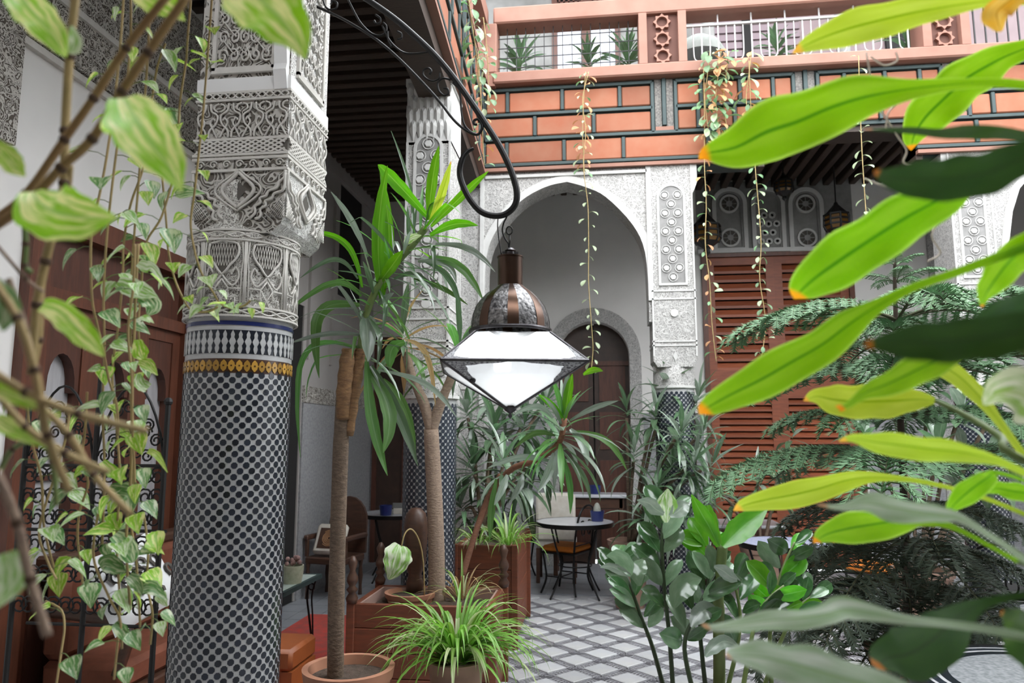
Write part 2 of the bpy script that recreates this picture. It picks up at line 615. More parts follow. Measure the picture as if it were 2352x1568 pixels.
mb.box(XL, XL + .035, 2.2, 6.2, 3.66, 3.70).box(XL, XL + .05, 2.2, 6.2, 4.02, 4.06)
ob('frieze_molding', mb, RIB, wl_)
zs = onX(XL, 15, 335).z
mb = MB()
mb.box(XL, XL + .05, 2.75, 3.20, zs, 4.75)
ob('carved_pilaster', mb, STUCCO_DARK, wl_)
mb = MB()
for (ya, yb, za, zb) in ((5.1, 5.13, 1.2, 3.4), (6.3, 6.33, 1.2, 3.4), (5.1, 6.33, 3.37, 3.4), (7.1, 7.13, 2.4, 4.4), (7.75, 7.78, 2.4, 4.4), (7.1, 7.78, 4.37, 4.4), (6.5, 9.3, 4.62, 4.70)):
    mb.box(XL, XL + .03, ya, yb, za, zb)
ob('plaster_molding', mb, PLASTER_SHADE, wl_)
mb = MB()
mb.box(XL, XL + .02, 4.98, 6.62, 0, 1.95).box(XL, XL + .02, 7.04, 9.3, 0, 1.95)
DADO = mat('dado_mosaic', (.33, .33, .335), .3, col2=(.22, .22, .23), scale=40, detail=1)
ob('dado', mb, DADO, wl_)
mb = MB()
mb.box(XL, XL + .03, 4.98, 6.62, 1.95, 2.12).box(XL, XL + .03, 7.04, 9.3, 1.95, 2.12)
ob('dado_frieze', mb, STUCCO_DARK, wl_)

# double door of red cedar with arched curtained lights
d1 = sroot('door_1', (XL, 4.16, 0))
mb = MB()
mb.box(XL - .1, XL + .06, 3.36, 3.50, 0, 2.88).box(XL - .1, XL + .06, 4.84, 4.96, 0, 2.88).box(XL - .1, XL + .06, 3.36, 4.96, 2.74, 2.88)
mb.box(XL - .1, XL + .03, 3.50, 4.84, 2.34, 2.42)
ob('door_frame', mb, DOOR, d1)
ob('transom_panel', MB().box(XL - .08, XL - .03, 3.5, 4.84, 2.42, 2.74), DOORD, d1)
for k in range(3):
    ya, yb = 3.5 + k * .4467, 3.5 + (k + 1) * .4467
    lf = ob('door_leaf', MB().box(XL - .09, XL, ya, ya + .085, 0, 2.34).box(XL - .09, XL, yb - .085, yb, 0, 2.34)
            .box(XL - .09, XL, ya + .085, yb - .085, 0, .9).box(XL - .09, XL, ya + .085, yb - .085, 2.26, 2.34), DOOR, d1)
    yc, hw = (ya + yb) / 2, (yb - ya) / 2 - .085
    arch = [(XL - .07, yc - hw, 2.26), (XL - .07, yc - hw, 1.85)] + \
           [(XL - .07, yc - (hw - .03) * cos(pi * t / 10), 1.85 + .22 * sin(pi * t / 10) ** .8) for t in range(11)] + \
           [(XL - .07, yc + hw, 1.85), (XL - .07, yc + hw, 2.26)]
    ob('arched_head', MB().prism(arch, (.06, 0, 0)), DOORD, lf)
    ob('curtained_pane', MB().box(XL - .08, XL - .072, ya + .085, yb - .085, .9, 2.2), CLOTH_GLASS, lf)
    ob('panel_molding', MB().box(XL, XL + .015, ya + .1, yb - .1, .15, .8), DOORD, lf)
    ob('glazing_bar', MB().box(XL - .07, XL - .05, ya + .085, yb - .085, 1.36, 1.39), DOORD, lf)

# ---------------------------------------------------------------- gallery ceilings
c_ = sroot('ceiling', (0, 0, ZCEIL))
ob('ceiling_boards', MB().box(XL - .3, XF - .06, -3.2, 9.6, ZCEIL + .12, ZCEIL + .25).box(XF - .06, XR, 7.3, 9.6, ZCEIL + .12, ZCEIL + .25), BOARD, c_)
bm_ = MB().cbox(-1.0, .84, -.04, .04, 0, .12, .01).mesh('beam')
bm_.materials.append(BEAM)
y = 3.0
while y < 9.3:
    put('beam', bm_, None, c_, Matrix.Translation((-2.04, y, ZCEIL)))
    y += .16
bm2 = MB().cbox(-.04, .04, -.98, .98, 0, .12, .01).mesh('beam')
bm2.materials.append(BEAM)
x = -1.05
while x < 4.6:
    put('beam', bm2, None, c_, Matrix.Translation((x, 8.32, ZCEIL)))
    x += .16
# gallery over the camera and the storeys round the court (outside the frame, they shade it)
cn = sroot('unseen_ceiling_front', (0, 0, 4.6))
ob('unseen_boards', MB().box(XF - .06, XR, -3.2, -.4, 4.6, 4.75).box(1.9, XR, -.4, 1.05, 4.6, 4.75).box(XF - .06, XR, 1.05, 2.3, 4.6, 4.75), BOARD, cn)  # opening over the near plants, shaped to let sky light reach them
wf = struct('unseen_wall_front', MB().box(XF, XR, 2.2, 2.35, 4.3, 4.78).box(XL, XR, -3.4, -3.2, 0, 5), mat('darkened_room_wall', (.26, .20, .15), .9))  # unseen wall; low height and dark colour chosen to steer the light
wr = struct('wall_right', MB().box(XR, XR + .3, -3.2, 9.6, 0, 5.6), PLASTER_COOL)

# ---------------------------------------------------------------- back inner wall
wb = sroot('wall_back', (0, YB, 0))
aL, aR = onY(YB, 1281, 850).x, onY(YB, 1446, 850).x
zap = onY(YB, 1375, 738).z
ac, ahw = (aL + aR) / 2, (aR - aL) / 2
zsp = zap - ahw * 1.0


def arch_pts(c, hw, zs, za, y, n=16, pw=1.0):
    return [(c - hw * cos(pi * k / n), y, zs + (za - zs) * sin(pi * k / n) ** pw) for k in range(n + 1)]


def onb(px, py): return onY(YB, px, py)


lx0, lx1 = onb(1628, 800).x, onb(1958, 800).x
lz1 = onb(1780, 588).z
mb = MB()
mb.prism([(XL, YB, 0), (XL, YB, 5.4), (lx0 - .06, YB, 5.4), (lx0 - .06, YB, 0), (aR, YB, 0), ] + arch_pts(ac, ahw, zsp, zap, YB)[::-1] + [(aL, YB, 0)], (0, .3, 0))
mb.box(lx0 - .06, lx1 + .06, YB, YB + .3, lz1 + .03, 5.4).box(lx1 + .06, XR, YB, YB + .3, 0, 5.4)
ob('plaster', mb, PLASTER, wb)
oo = [(aL - .15, YB - .025, 0)] + arch_pts(ac, ahw + .15, zsp, zap + .18, YB - .025) + [(aR + .15, YB - .025, 0)]
ii = [(aL, YB - .025, 0)] + arch_pts(ac, ahw, zsp, zap, YB - .025) + [(aR, YB - .025, 0)]
mb = MB()
for k in range(len(oo) - 1):
    mb.prism([oo[k], oo[k + 1], ii[k + 1], ii[k]], (0, .03, 0))
ob('arch_surround', mb, STUCCO_FAR, wb)
ob('dado', MB().box(XL, aL - .16, YB - .02, YB, 0, 1.9).box(aR + .16, lx0 - .1, YB - .02, YB, 0, 1.9).box(lx1 + .1, XR, YB - .02, YB, 0, 1.9), DADO, wb)
d2 = sroot('door_2', (ac, YB + .2, 0))
ob('door_leaf', MB().box(aL - .1, ac - .01, YB + .18, YB + .24, 0, zap + .1), mat('ebony_door', (.028, .016, .012), .5, col2=(.05, .026, .018), scale=8), d2)
ob('door_leaf', MB().box(ac + .01, aR + .1, YB + .18, YB + .24, 0, zap + .1), bpy.data.materials['ebony_door'], d2)
mb = MB()
for k in range(4):
    for s in (-1, 1):
        mb.box(ac + s * .24 - .17, ac + s * .24 + .17, YB + .165, YB + .19, .2 + k * .62, .68 + k * .62)
ob('door_panel_molding', mb, DOORD, d2)
ob('door_crossbar', MB().box(aL, aR, YB + .15, YB + .2, onb(1360, 832).z - .03, onb(1360, 832).z + .03), DOORD, d2)
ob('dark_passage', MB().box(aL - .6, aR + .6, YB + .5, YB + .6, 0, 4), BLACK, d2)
# dark doorway in the corner, left of the corner column
xa, xb = onb(868, 1000).x, onb(926, 1000).x
d3 = sroot('door_3', (xa, YB, 0))
zt = onb(890, 785).z
ob('door_leaf', MB().box(xa, xb, YB - .03, YB - .005, 0, zt), bpy.data.materials['ebony_door'], d3)
ob('door_frame', MB().box(xa - .06, xa, YB - .05, YB, 0, zt + .06).box(xb, xb + .06, YB - .05, YB, 0, zt + .06).box(xa - .06, xb + .06, YB - .05, YB, zt, zt + .06), DOORD, d3)

# louvred shutters
d4 = sroot('door_4', ((lx0 + lx1) / 2, YB, 0))
ob('door_frame', MB().box(lx0 - .06, lx0, YB - .04, YB + .1, 0, lz1).box(lx1, lx1 + .06, YB - .04, YB + .1, 0, lz1).box(lx0 - .06, lx1 + .06, YB - .04, YB + .1, lz1, lz1 + .05), DOOR, d4)
ob('backing', MB().box(lx0, lx1, YB + .12, YB + .14, 0, lz1), BLACK, d4)
xm = [lx0, onb(1762, 700).x, onb(1800, 700).x, lx1]
zmid, zlow = onb(1700, 850).z, onb(1700, 915).z
for (a, b) in ((xm[0], (xm[1] + xm[2]) / 2), ((xm[1] + xm[2]) / 2, xm[3])):
    st = .10
    lf = ob('shutter_leaf', MB().box(a, a + st, YB, YB + .06, .05, lz1).box(b - st, b, YB, YB + .06, .05, lz1)
            .box(a + st, b - st, YB, YB + .06, lz1 - .1, lz1).box(a + st, b - st, YB, YB + .06, zlow, zmid).box(a + st, b - st, YB, YB + .06, .05, .3), LOUVRE, d4)
    for z0, z1, n in ((zmid, lz1 - .1, 12), (.3, zlow, 22)):
        dz = (z1 - z0) / n
        sm = MB().add([(a + st, YB + .005, 0), (b - st, YB + .005, 0), (b - st, YB + .055, dz * .62), (a + st, YB + .055, dz * .62),
                       (a + st, YB + .005, dz * .3), (b - st, YB + .005, dz * .3), (b - st, YB + .055, dz * .92), (a + st, YB + .055, dz * .92)],
                      [(0, 3, 2, 1), (4, 5, 6, 7), (0, 1, 5, 4), (1, 2, 6, 5), (2, 3, 7, 6), (3, 0, 4, 7)])
        m_ = MB()
        m_.add([(a + st, YB + .005, 0), (b - st, YB + .005, 0), (b - st, YB + .055, dz * .62), (a + st, YB + .055, dz * .62),
                (a + st, YB + .005, dz * .3), (b - st, YB + .005, dz * .3), (b - st, YB + .055, dz * .92), (a + st, YB + .055, dz * .92)],
               [(0, 3, 2, 1), (4, 5, 6, 7), (0, 1, 5, 4), (1, 2, 6, 5), (2, 3, 7, 6), (3, 0, 4, 7)])
        me = m_.mesh('slat')
        me.materials.append(LOUVRE)
        for k in range(n):
            put('slat', me, None, lf, Matrix.Translation((0, 0, z0 + k * dz)))
# three pierced plaster windows over the shutters
for n_, (pa, pb) in enumerate(((1636, 1716), (1726, 1803), (1811, 1892))):
    x0, x1 = onb(pa, 520).x, onb(pb, 520).x
    z0, z1 = onb((pa + pb) / 2, 578).z, onb((pa + pb) / 2, 432).z
    xc, hw = (x0 + x1) / 2, (x1 - x0) / 2
    w = sroot('window_%d' % (n_ + 1), (xc, YB, z0))
    zs_ = z1 - hw
    op = [(x0, YB - .05, z0)] + arch_pts(xc, hw, zs_, z1, YB - .05, 14) + [(x1, YB - .05, z0)]
    ip = [(x0 + .05, YB - .05, z0 + .04)] + arch_pts(xc, hw - .05, zs_, z1 - .05, YB - .05, 14) + [(x1 - .05, YB - .05, z0 + .04)]
    ob('window_frame', MB().frame_prism(op, ip, (0, .05, 0)), RIB_FAR, w)
    ip2 = [(x0 + .075, YB - .03, z0 + .06)] + arch_pts(xc, hw - .08, zs_, z1 - .08, YB - .03, 14) + [(x1 - .075, YB - .03, z0 + .06)]
    ob('window_molding', MB().frame_prism([(p[0], YB - .03, p[2]) for p in ip], ip2, (0, .03, 0)), SHADOWGREY, w)
    ob('pierced_ground', MB().prism([(p[0], YB - .012, p[2]) for p in ip2], (0, .01, 0)), SHADOWGREY, w)
    hh = zs_ - z0
    if n_ != 1:
        for cz, r in ((zs_ + .0, hw - .12), (z0 + .06 + hw - .1, hw - .12)):
            ob('round_grille', MB().lathe([(r, -.01), (r + .025, -.01), (r + .025, .02), (r, .02), (r, -.01)], (0, 0, 0), 20), RIB_FAR, w,
               M=Matrix.Translation((xc, YB - .02, cz)) @ Matrix.Rotation(pi / 2, 4, 'X'))
            gm = MB()
            gm.lathe([(0.001, 0), (r, 0), (r, .006), (0.001, .006)], (0, 0, 0), 20, caps=False)
            g_ = ob('grille_pane', gm, GROUND, w, M=Matrix.Translation((xc, YB - .016, cz)) @ Matrix.Rotation(pi / 2, 4, 'X'))
            sp_ = MB()
            for a in range(8):
                an = a * pi / 4
                sp_.tube([(xc + .02 * cos(an), YB - .03, cz + .02 * sin(an)), (xc + r * cos(an), YB - .03, cz + r * sin(an))], .006, 4)
            sp_.lathe([(.02, -.008), (.04, -.008), (.04, .008), (.02, .008)], (0, 0, 0), 10)
            for i_ in range(len(sp_.v) - 40, len(sp_.v)):
                vx, vy, vz = sp_.v[i_]
                sp_.v[i_] = (xc + vx, YB - .03 + vz, cz + vy)
            ob('grille_spokes', sp_, SHADOWGREY, w)
    else:
        for r_ in range(4):
            for c__ in range(2 if r_ % 2 else 3):
                xx = xc + (c__ - (.5 if r_ % 2 else 1)) * .1
                zz = z0 + .13 + r_ * .115
                ob('rosette', MB().lathe([(.022, 0), (.046, 0), (.046, .02), (.022, .02), (.022, 0)], (0, 0, 0), 8), RIB_FAR, w,
                   M=Matrix.Translation((xx, YB - .012, zz)) @ Matrix.Rotation(pi / 2, 4, 'X'))
ob('window_cornice', MB().box(lx0 - .1, lx1 + .1, YB - .06, YB, lz1 + .05, lz1 + .1), RIB_FAR, wb)
ob('carved_field', MB().box(lx0 - .1, lx1 + .1, YB - .005, YB + .01, lz1 + .1, onb(1750, 415).z), SHADOWGREY, wb)
ob('carved_jamb', MB().box(onb(2130, 600).x, onb(2185, 600).x, YB - .04, YB, 0, 4.8), STUCCO_FAR, wb)
# ---------------------------------------------------------------- columns
def star_mesh(R, t, n=8, k=.9):
    mb = MB()
    pts = [(R * (1 if i % 2 else k) * cos(2 * pi * i / (2 * n)), R * (1 if i % 2 else k) * sin(2 * pi * i / (2 * n))) for i in range(2 * n)]
    m = len(pts)
    mb.add([(x, t, z) for x, z in pts] + [(x, -.004, z) for x, z in pts],
           [tuple(range(m))] + [(i, i + m, (i + 1) % m + m, (i + 1) % m) for i in range(m)])
    return mb


def cylM(c, r, th, z):
    """frame on a column: local y points outward, x along the tangent"""
    return Matrix.Translation((c[0] + r * cos(th), c[1] + r * sin(th), z)) @ Matrix.Rotation(th - pi / 2, 4, 'Z')


def poly_tile(pts, t=.003):
    mb = MB()
    m = len(pts)
    mb.add([(x, t, z) for x, z in pts] + [(x, -.004, z) for x, z in pts],
           [tuple(range(m))] + [(i, i + m, (i + 1) % m + m, (i + 1) % m) for i in range(m)])
    return mb


def xform(mb, M, dst):
    dst.add([M @ Vector(v) for v in mb.v], mb.f)


def cpt(c, r, th, z): return (c[0] + r * cos(th), c[1] + r * sin(th), z)


# near column: tangent rays give its axis
d0, d1_ = ray(413.6, 1000), ray(663, 1000)
a0_, a1_ = atan2(d0.y, d0.x), atan2(d1_.y, d1_.x)
half = abs(a0_ - a1_) / 2
mid_ = (a0_ + a1_) / 2
YN_, XN_ = 2.59, -1.30
DN = sqrt(YN_ ** 2 + XN_ ** 2)
CN = (DN * cos(mid_), DN * sin(mid_))
RN = DN * sin(half)
TH0 = mid_ + pi                      # direction from column to the camera


def zn(py, r=None):
    r = RN if r is None else r
    d = ray(545, py)
    return EYE.z + (DN - r) * d.z / sqrt(d.x ** 2 + d.y ** 2)


col = sroot('column', (CN[0], CN[1], 0), 'near round column cased in black and white star mosaic under a carved stucco pier')
ob('shaft', MB().lathe([(RN, 0), (RN, zn(727))], (CN[0], CN[1], 0), 64), WHITE_GL, col, 'auto')
NR = 30
per = 2 * pi / NR
zper = per * RN
ztop = zn(860)
sm = star_mesh(zper * .30, .0018)
sme = sm.mesh('star_tile')
sme.materials.append(NAVY_GL)
spots = []
row = 0
z = ztop
while z > .03:
    for k in range(NR):
        th = (k + .5 * (row % 2)) * per + TH0
        dth = abs((th - TH0 + pi) % (2 * pi) - pi)
        vis = z > .36 and dth < 1.25
        spots.append((0 if vis else 1, dth + abs(z - 1.1) * .35, th, z))
    row += 1
    z -= zper / 2
spots.sort()
rest = MB()
for i, (v, s_, th, z) in enumerate(spots):
    if i < 290: put('star_tile', sme, None, col, cylM(CN, RN, th, z))
    else: xform(sm, cylM(CN, RN, th, z), rest)
ob('star_mosaic', rest, NAVY_GL, col, kind='stuff')


def ringband(name, z0, z1, r, m, parent, c, t=.003, n=64):
    return ob(name, MB().lathe([(r - .01, z0), (r + t, z0), (r + t, z1), (r - .01, z1)], (c[0], c[1], 0), n, caps=False), m, parent, 'auto')


ringband('navy_band', zn(745.5), zn(736.5), RN, BLUE_GL, col, CN)
ringband('dark_band', zn(811), zn(757), RN, NAVY_GL, col, CN, .001)
ringband('brown_band', zn(856), zn(823), RN, BROWN_GL, col, CN, .001)
nb = 46
zc_ = (zn(811) + zn(757)) / 2
hh_ = (zn(757) - zn(811)) / 2
w_ = 2 * pi * RN / nb
sp1 = poly_tile([(w_ * a, hh_ * b) for a, b in ((0, .96), (.14, .8), (.26, .62), (.2, .35), (.34, .18), (.45, 0), (.34, -.18), (.2, -.35), (.3, -.6), (.2, -.85), (.1, -1),
                                                (-.1, -1), (-.2, -.85), (-.3, -.6), (-.2, -.35), (-.34, -.18), (-.45, 0), (-.34, .18), (-.2, .35), (-.26, .62), (-.14, .8))])
s1m = sp1.mesh('spindle_tile')
s1m.materials.append(WHITE_GL)
zo = (zn(856) + zn(823)) / 2
ho = (zn(823) - zn(856)) / 2
sp2 = poly_tile([(w_ * a, ho * b) for a, b in ((.05, .8), (.36, .45), (.42, .12), (.5, .05), (.5, -.05), (.42, -.12), (.36, -.45), (.05, -.8), (-.05, -.8), (-.36, -.45), (-.42, -.12), (-.5, -.05), (-.5, .05), (-.42, .12), (-.36, .45), (-.05, .8))])
s2m = sp2.mesh('ochre_tile')
s2m.materials.append(OCHRE_GL)
s3 = star_mesh(w_ * .13, .005, 4)
s3m = s3.mesh('dot_tile')
s3m.materials.append(BROWN_GL)
s4m = s3.mesh('dot_tile')
s4m.materials.append(NAVY_GL)
for k in range(nb):
    th = TH0 + (k - nb / 2) * 2 * pi / nb
    if abs((th - TH0 + pi) % (2 * pi) - pi) > 1.6: continue
    put('spindle_tile', s1m, None, col, cylM(CN, RN + .001, th, zc_))
    put('ochre_tile', s2m, None, col, cylM(CN, RN + .001, th, zo))
    put('dot_tile', s3m, None, col, cylM(CN, RN + .001, th, zo))

# carved capital drum
RC = RN + .006
zb0, zb1 = zn(727), zn(528)
capd = ob('capital', MB().lathe([(RN - .02, zb0 - .002), (RC, zb0), (RC, zb0 + .05), (RC - .006, zb0 + .055), (RC - .004, zb1 - .06), (RC + .006, zb1 - .05), (RC + .010, zb1 - .012), (RC - .03, zb1 + .03), (RC - .03, zb1 + .2)], (CN[0], CN[1], 0), 64), STUCCO_FINE, col, 'auto')


def cyl_tube(mb, pts, r0, rad, n=5):
    """tube along (theta, z) points on the drum"""
    mb.tube([cpt(CN, r0, th, z) for th, z in pts], rad, n)


braid = MB()
for (za, zb) in ((zn(722), zn(708)), (zn(547), zn(532))):
    zc2, am = (za + zb) / 2, (zb - za) / 2 * .8
    for s in (1, -1):
        pts = [(TH0 + (k / 6) * 2 * pi / 20 - 1.9, zc2 + s * am * sin(k * pi / 6)) for k in range(0, 73)]
        cyl_tube(braid, pts, RC + .008, .0035, 4)
ob('braid_molding', braid, RIB, col, True)
rings = MB()
for py in (725, 704, 551, 529):
    rings.lathe([(RC + .004, -.0035), (RC + .012, -.0035), (RC + .012, .0035), (RC + .004, .0035)], (CN[0], CN[1], zn(py)), 64, caps=False)
ob('ring_molding', rings, RIB, col, 'auto')
zpa, zpb = zn(702), zn(553)
zh = zpb - zpa
for k in range(8):
    tc_ = TH0 + .02 + (k - 3.5) * 2 * pi / 8
    if abs(k - 3.5) > 2.6: continue
    U = 2 * pi / 8
    f = lambda u, v: (tc_ + u * U * .5, zpa + v * zh)
    # dark pierced shield
    sh = [(-.62, .95), (-.70, .84), (-.60, .72), (-.35, .62), (0, .47), (.35, .62), (.60, .72), (.70, .84), (.62, .95), (.3, .97), (0, 1.0), (-.3, .97)]
    g = MB()
    g.add([cpt(CN, RC + .002, *f(u, v)) for u, v in sh] + [cpt(CN, RC + .002, *f(0, .8))], [(i, (i + 1) % 12, 12) for i in range(12)])
    pn = ob('pierced_shield', g, GROUND, col)
    lat = MB()
    for i in range(-7, 8):
        for s in (1, -1):
            pts = [(u, .5 + .5 * ((i / 7.0 + s * u) % 2 - 1 + .9)) for u in (-.6, -.3, 0, .3, .6)]
            u0 = i / 7 * .9
            seg = [(u0 + s * t * .28, .48 + t * .5) for t in (0, .25, .5, .75, 1)]
            seg = [(u, v) for u, v in seg if abs(u) < .62 and v > .5 + .36 * abs(u) - .02]
            if len(seg) > 1: cyl_tube(lat, [f(u, v) for u, v in seg], RC + .004, .0016, 3)
    ob('lattice', lat, RIB, pn)
    rb = MB()
    cyl_tube(rb, [f(*p) for p in smooth_path(sh + [sh[0]], 2)], RC + .006, .0045)
    for s in (-1, 1):
        cyl_tube(rb, [f(s * .97, 0), f(s * .97, 1)], RC + .006, .004)
        cyl_tube(rb, [f(s * .84, 0), f(s * .84, .5), f(s * .9, .7), f(s * .84, 1)], RC + .005, .003)
        cyl_tube(rb, [f(s * u, v) for u, v in smooth_path([(0, .47), (.2, .38), (.5, .3), (.75, .44), (.6, .58), (.45, .5)], 3)], RC + .005, .0035)
        cyl_tube(rb, [f(s * u, v) for u, v in ((.84, .26), (.3, .26), (.3, .12), (.6, .12), (.6, 0))], RC + .005, .0035)
        cyl_tube(rb, [f(s * u, v) for u, v in ((0, .4), (.3, .26), (0, .1), (.15, 0))], RC + .005, .0035)
    ob('carved_rib', rb, RIB, col, True)

# square impost block and pier above it
xr_, yf_ = -1.12, 2.41
xl_, yb_ = -1.478, 2.77
zi0 = onY(yf_, 520, 505).z
blk = MB()
prof = [(xl_ + .05, zi0 - .045), (xl_ + .012, zi0 - .01), (xl_, zi0 + .05), (xl_, 4.6), (xr_, 4.6), (xr_, zi0 + .03), (xr_ - .012, zi0 - .02), (xr_ - .05, zi0 - .055)]
blk.prism([(x, yf_, z) for x, z in prof], (0, yb_ - yf_, 0))
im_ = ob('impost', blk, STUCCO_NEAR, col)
im_.data.materials.append(STUCCO_LIT)
for p_ in im_.data.polygons:
    if p_.normal.x > .5: p_.material_index = 1  # court face made paler: the daylight on it is put into the colour


def zi(py): return onY(yf_, 520, py).z


def wrap(mb, z0, z1, o=.012):
    """a moulding that runs round the front and right sides of the block"""
    mb.box(xl_ - o, xr_ + o, yf_ - o, yf_ + .01, z0, z1).box(xr_ - .01, xr_ + o, yf_ + .01, yb_ + o, z0, z1).box(xl_ - o, xl_ + .01, yf_ + .01, yb_ + o, z0, z1)


mb = MB()
for py, h in ((322, 3), (357, 3), (366, 3), (393, 3), (232, 2.5), (215, 2.5)):
    wrap(mb, zi(py + h), zi(py - h), .008)
ob('band_molding', mb, RIB, col)
mb = MB()
wrap(mb, zi(213), zi(182), .006)
ob('plain_band', mb, PLASTER_COOL, col)
mb = MB()
wrap(mb, zi(354), zi(326), .0025)
ob('dark_lattice_ground', mb, GROUND, col)
# faces: (origin, direction) of the front and of the court side
faces = [(Vector((xl_, yf_, 0)), Vector((1, 0, 0)), Vector((0, -1, 0)), xr_ - xl_), (Vector((xr_, yf_, 0)), Vector((0, 1, 0)), Vector((1, 0, 0)), yb_ - yf_)]
for fo, fd, fn, fw in faces:
    fp = lambda u, z, o=.006: fo + fd * (u * fw) + fn * o + Vector((0, 0, z))
    m1 = MB()
    n_ = 12
    for i in range(-3, n_ + 1):
        for s in (1, -1):
            a, b = (i / n_, (i + 3) / n_) if s > 0 else ((i + 3) / n_, i / n_)
            za, zb = zi(354), zi(326)
            ts = [t for t in (0, .25, .5, .75, 1) if 0 <= a + (b - a) * t <= 1]
            if len(ts) > 1:
                m1.tube([fp(a + (b - a) * t, za + (zb - za) * t) for t in ts], .0045, 4)
    ob('lattice', m1, RIB, col)
    m1 = MB()
    for s in (1, -1):
        m1.tube([fp(k / 60, (zi(231) + zi(216)) / 2 + s * .011 * sin(k * pi / 5)) for k in range(61)], .004, 4)
    ob('braid_molding', m1, RIB, col, True)
    # interlaced arches band
    m1 = MB()
    za, zb = zi(318), zi(236)
    zz = lambda v: za + (zb - za) * v
    for k in range(4):
        u0 = k / 4
        for s in (1, -1):
            uu = lambda t: u0 + .125 + s * t * .125
            m1.tube([fp(u, z) for u, z in smooth_path([(uu(.15), zz(0)), (uu(.2), zz(.2)), (uu(.75), zz(.4)), (uu(.85), zz(.62)), (uu(.3), zz(.75)), (uu(.2), zz(.95))], 4)], .0045, 4)
            m1.tube([fp(u, z) for u, z in smooth_path([(uu(.9), zz(0)), (uu(.5), zz(.25)), (uu(.25), zz(.42)), (uu(.5), zz(.55)), (uu(.65), zz(.48))], 4)], .004, 4)
            m1.tube([fp(u, z) for u, z in smooth_path([(uu(.95), zz(.95)), (uu(.6), zz(.9)), (uu(.55), zz(.8)), (uu(.9), zz(.72))], 4)], .004, 4)
    ob('interlace_rib', m1, RIB, col, True)
    # scroll band
    m1 = MB()
    zm_ = (zi(391) + zi(368)) / 2
    for k in range(7):
        m1.tube([fp((k + .5) / 7 + .045 * cos(t * .6) * (1 - t / 16), zm_ + .016 * sin(t * .6) * (1 - t / 16)) for t in range(15)], .0035, 4)
    ob('scroll_rib', m1, RIB, col, True)
    # ogive eye and lobed arches of the lowest field
    m1 = MB()
    zt_, zb_ = zi(396), zi(506)
    Z = lambda v: zb_ + (zt_ - zb_) * v
    eye = [(0, .98), (.07, .84), (.15, .70), (.17, .58), (.12, .44), (0, .24)]
    for sc, rr_ in ((1.0, .007), (1.45, .0045)):
        for s in (1, -1):
            m1.tube([fp(.5 + s * u * sc, Z(.61 + (v - .61) * (1 + (sc - 1) * .35)), .008) for u, v in smooth_path(eye, 4)], rr_, 5)
    ob('ogive_rib', m1, RIB, col, True)
    g = MB()
    g.add([fp(.5 + s * u * .45, Z(.61 + (v - .61) * .5), .003) for s, u, v in [(1, *p) for p in eye] + [(-1, *p) for p in eye[::-1]]], [tuple(range(12))])
    ob('ogive_ground', g, GROUND, col)
    m1 = MB()
    lob = [(.14, 0), (.2, .12), (.19, .25), (.25, .32), (.24, .42), (.31, .46), (.33, .56), (.42, .62), (.44, .74), (.49, .82), (.5, .98)]
    for s in (1, -1):
        for o_ in (0, .06):
            m1.tube([fp(.5 + s * min(u + o_, .5), Z(max(v - o_, 0)), .008) for u, v in smooth_path(lob, 3)], .0055, 5)
        for i in range(9):
            m1.tube([fp(.5 + s * (.5 - i * .025), Z(.02), .006), fp(.5 + s * .5, Z(.06 + i * .055), .006)], .0028, 3)
            m1.tube([fp(.5 + s * (.5 - i * .03), Z(.5 - i * .055), .006), fp(.5 + s * (.5 - max(i * .03 - .09, 0)), Z(.5 - i * .055 - .16), .006)], .0028, 3)
    ob('lobed_rib', m1, RIB, col, True)
    # framed panel of the pier above
    m1 = MB()
    z0, z1 = zi(165), 4.55
    for (a, b, c_a, d_) in ((.14, .18, z0, z1), (.80, .84, z0, z1), (.14, .84, z0 - .012, z0 + .012)):
        p0, p1 = fp(a, c_a, -.002), fp(b, d_, .012)
        m1.box(*sorted((p0.x, p1.x)), *sorted((p0.y, p1.y)), c_a, d_)
    ob('panel_frame', m1, RIB, col)
    m1 = MB()
    random.seed(3)
    for i in range(5):
        for j in range(6):
            uc, zc3 = .25 + i * .12, z0 + .06 + j * .075
            sg = random.choice((1, -1))
            m1.tube([fp(uc + sg * .06 * cos(t * .75 + i) * (1 - t / 14), zc3 + .03 * sin(t * .75 + i) * (1 - t / 14), .004) for t in range(12)], .0045, 4)
            m1.tube([fp(uc - .06, zc3 + .035, .004), fp(uc, zc3 + .028 * sg + .035, .004), fp(uc + .06, zc3 + .035, .004)], .004, 4)
    ob('arabesque_rib', m1, RIB, col, True)
mb = MB()
pr = [(0, zi(0) + .8), (-.03, zi(0) + .8), (-.03, zi(130)), (-.022, zi(160)), (-.03, zi(175)), (-.018, zi(200)), (-.012, zi(214)), (0, zi(214))]
mb.prism([(xr_ - .055, yf_ + y, z) for y, z in pr], (.05, 0, 0))
ob('corner_corbel', mb, PLASTER_COOL, col)

# ---------------------------------------------------------------- columns farther back
STAR_FAR = star_mesh(.0165, .0015, 8)


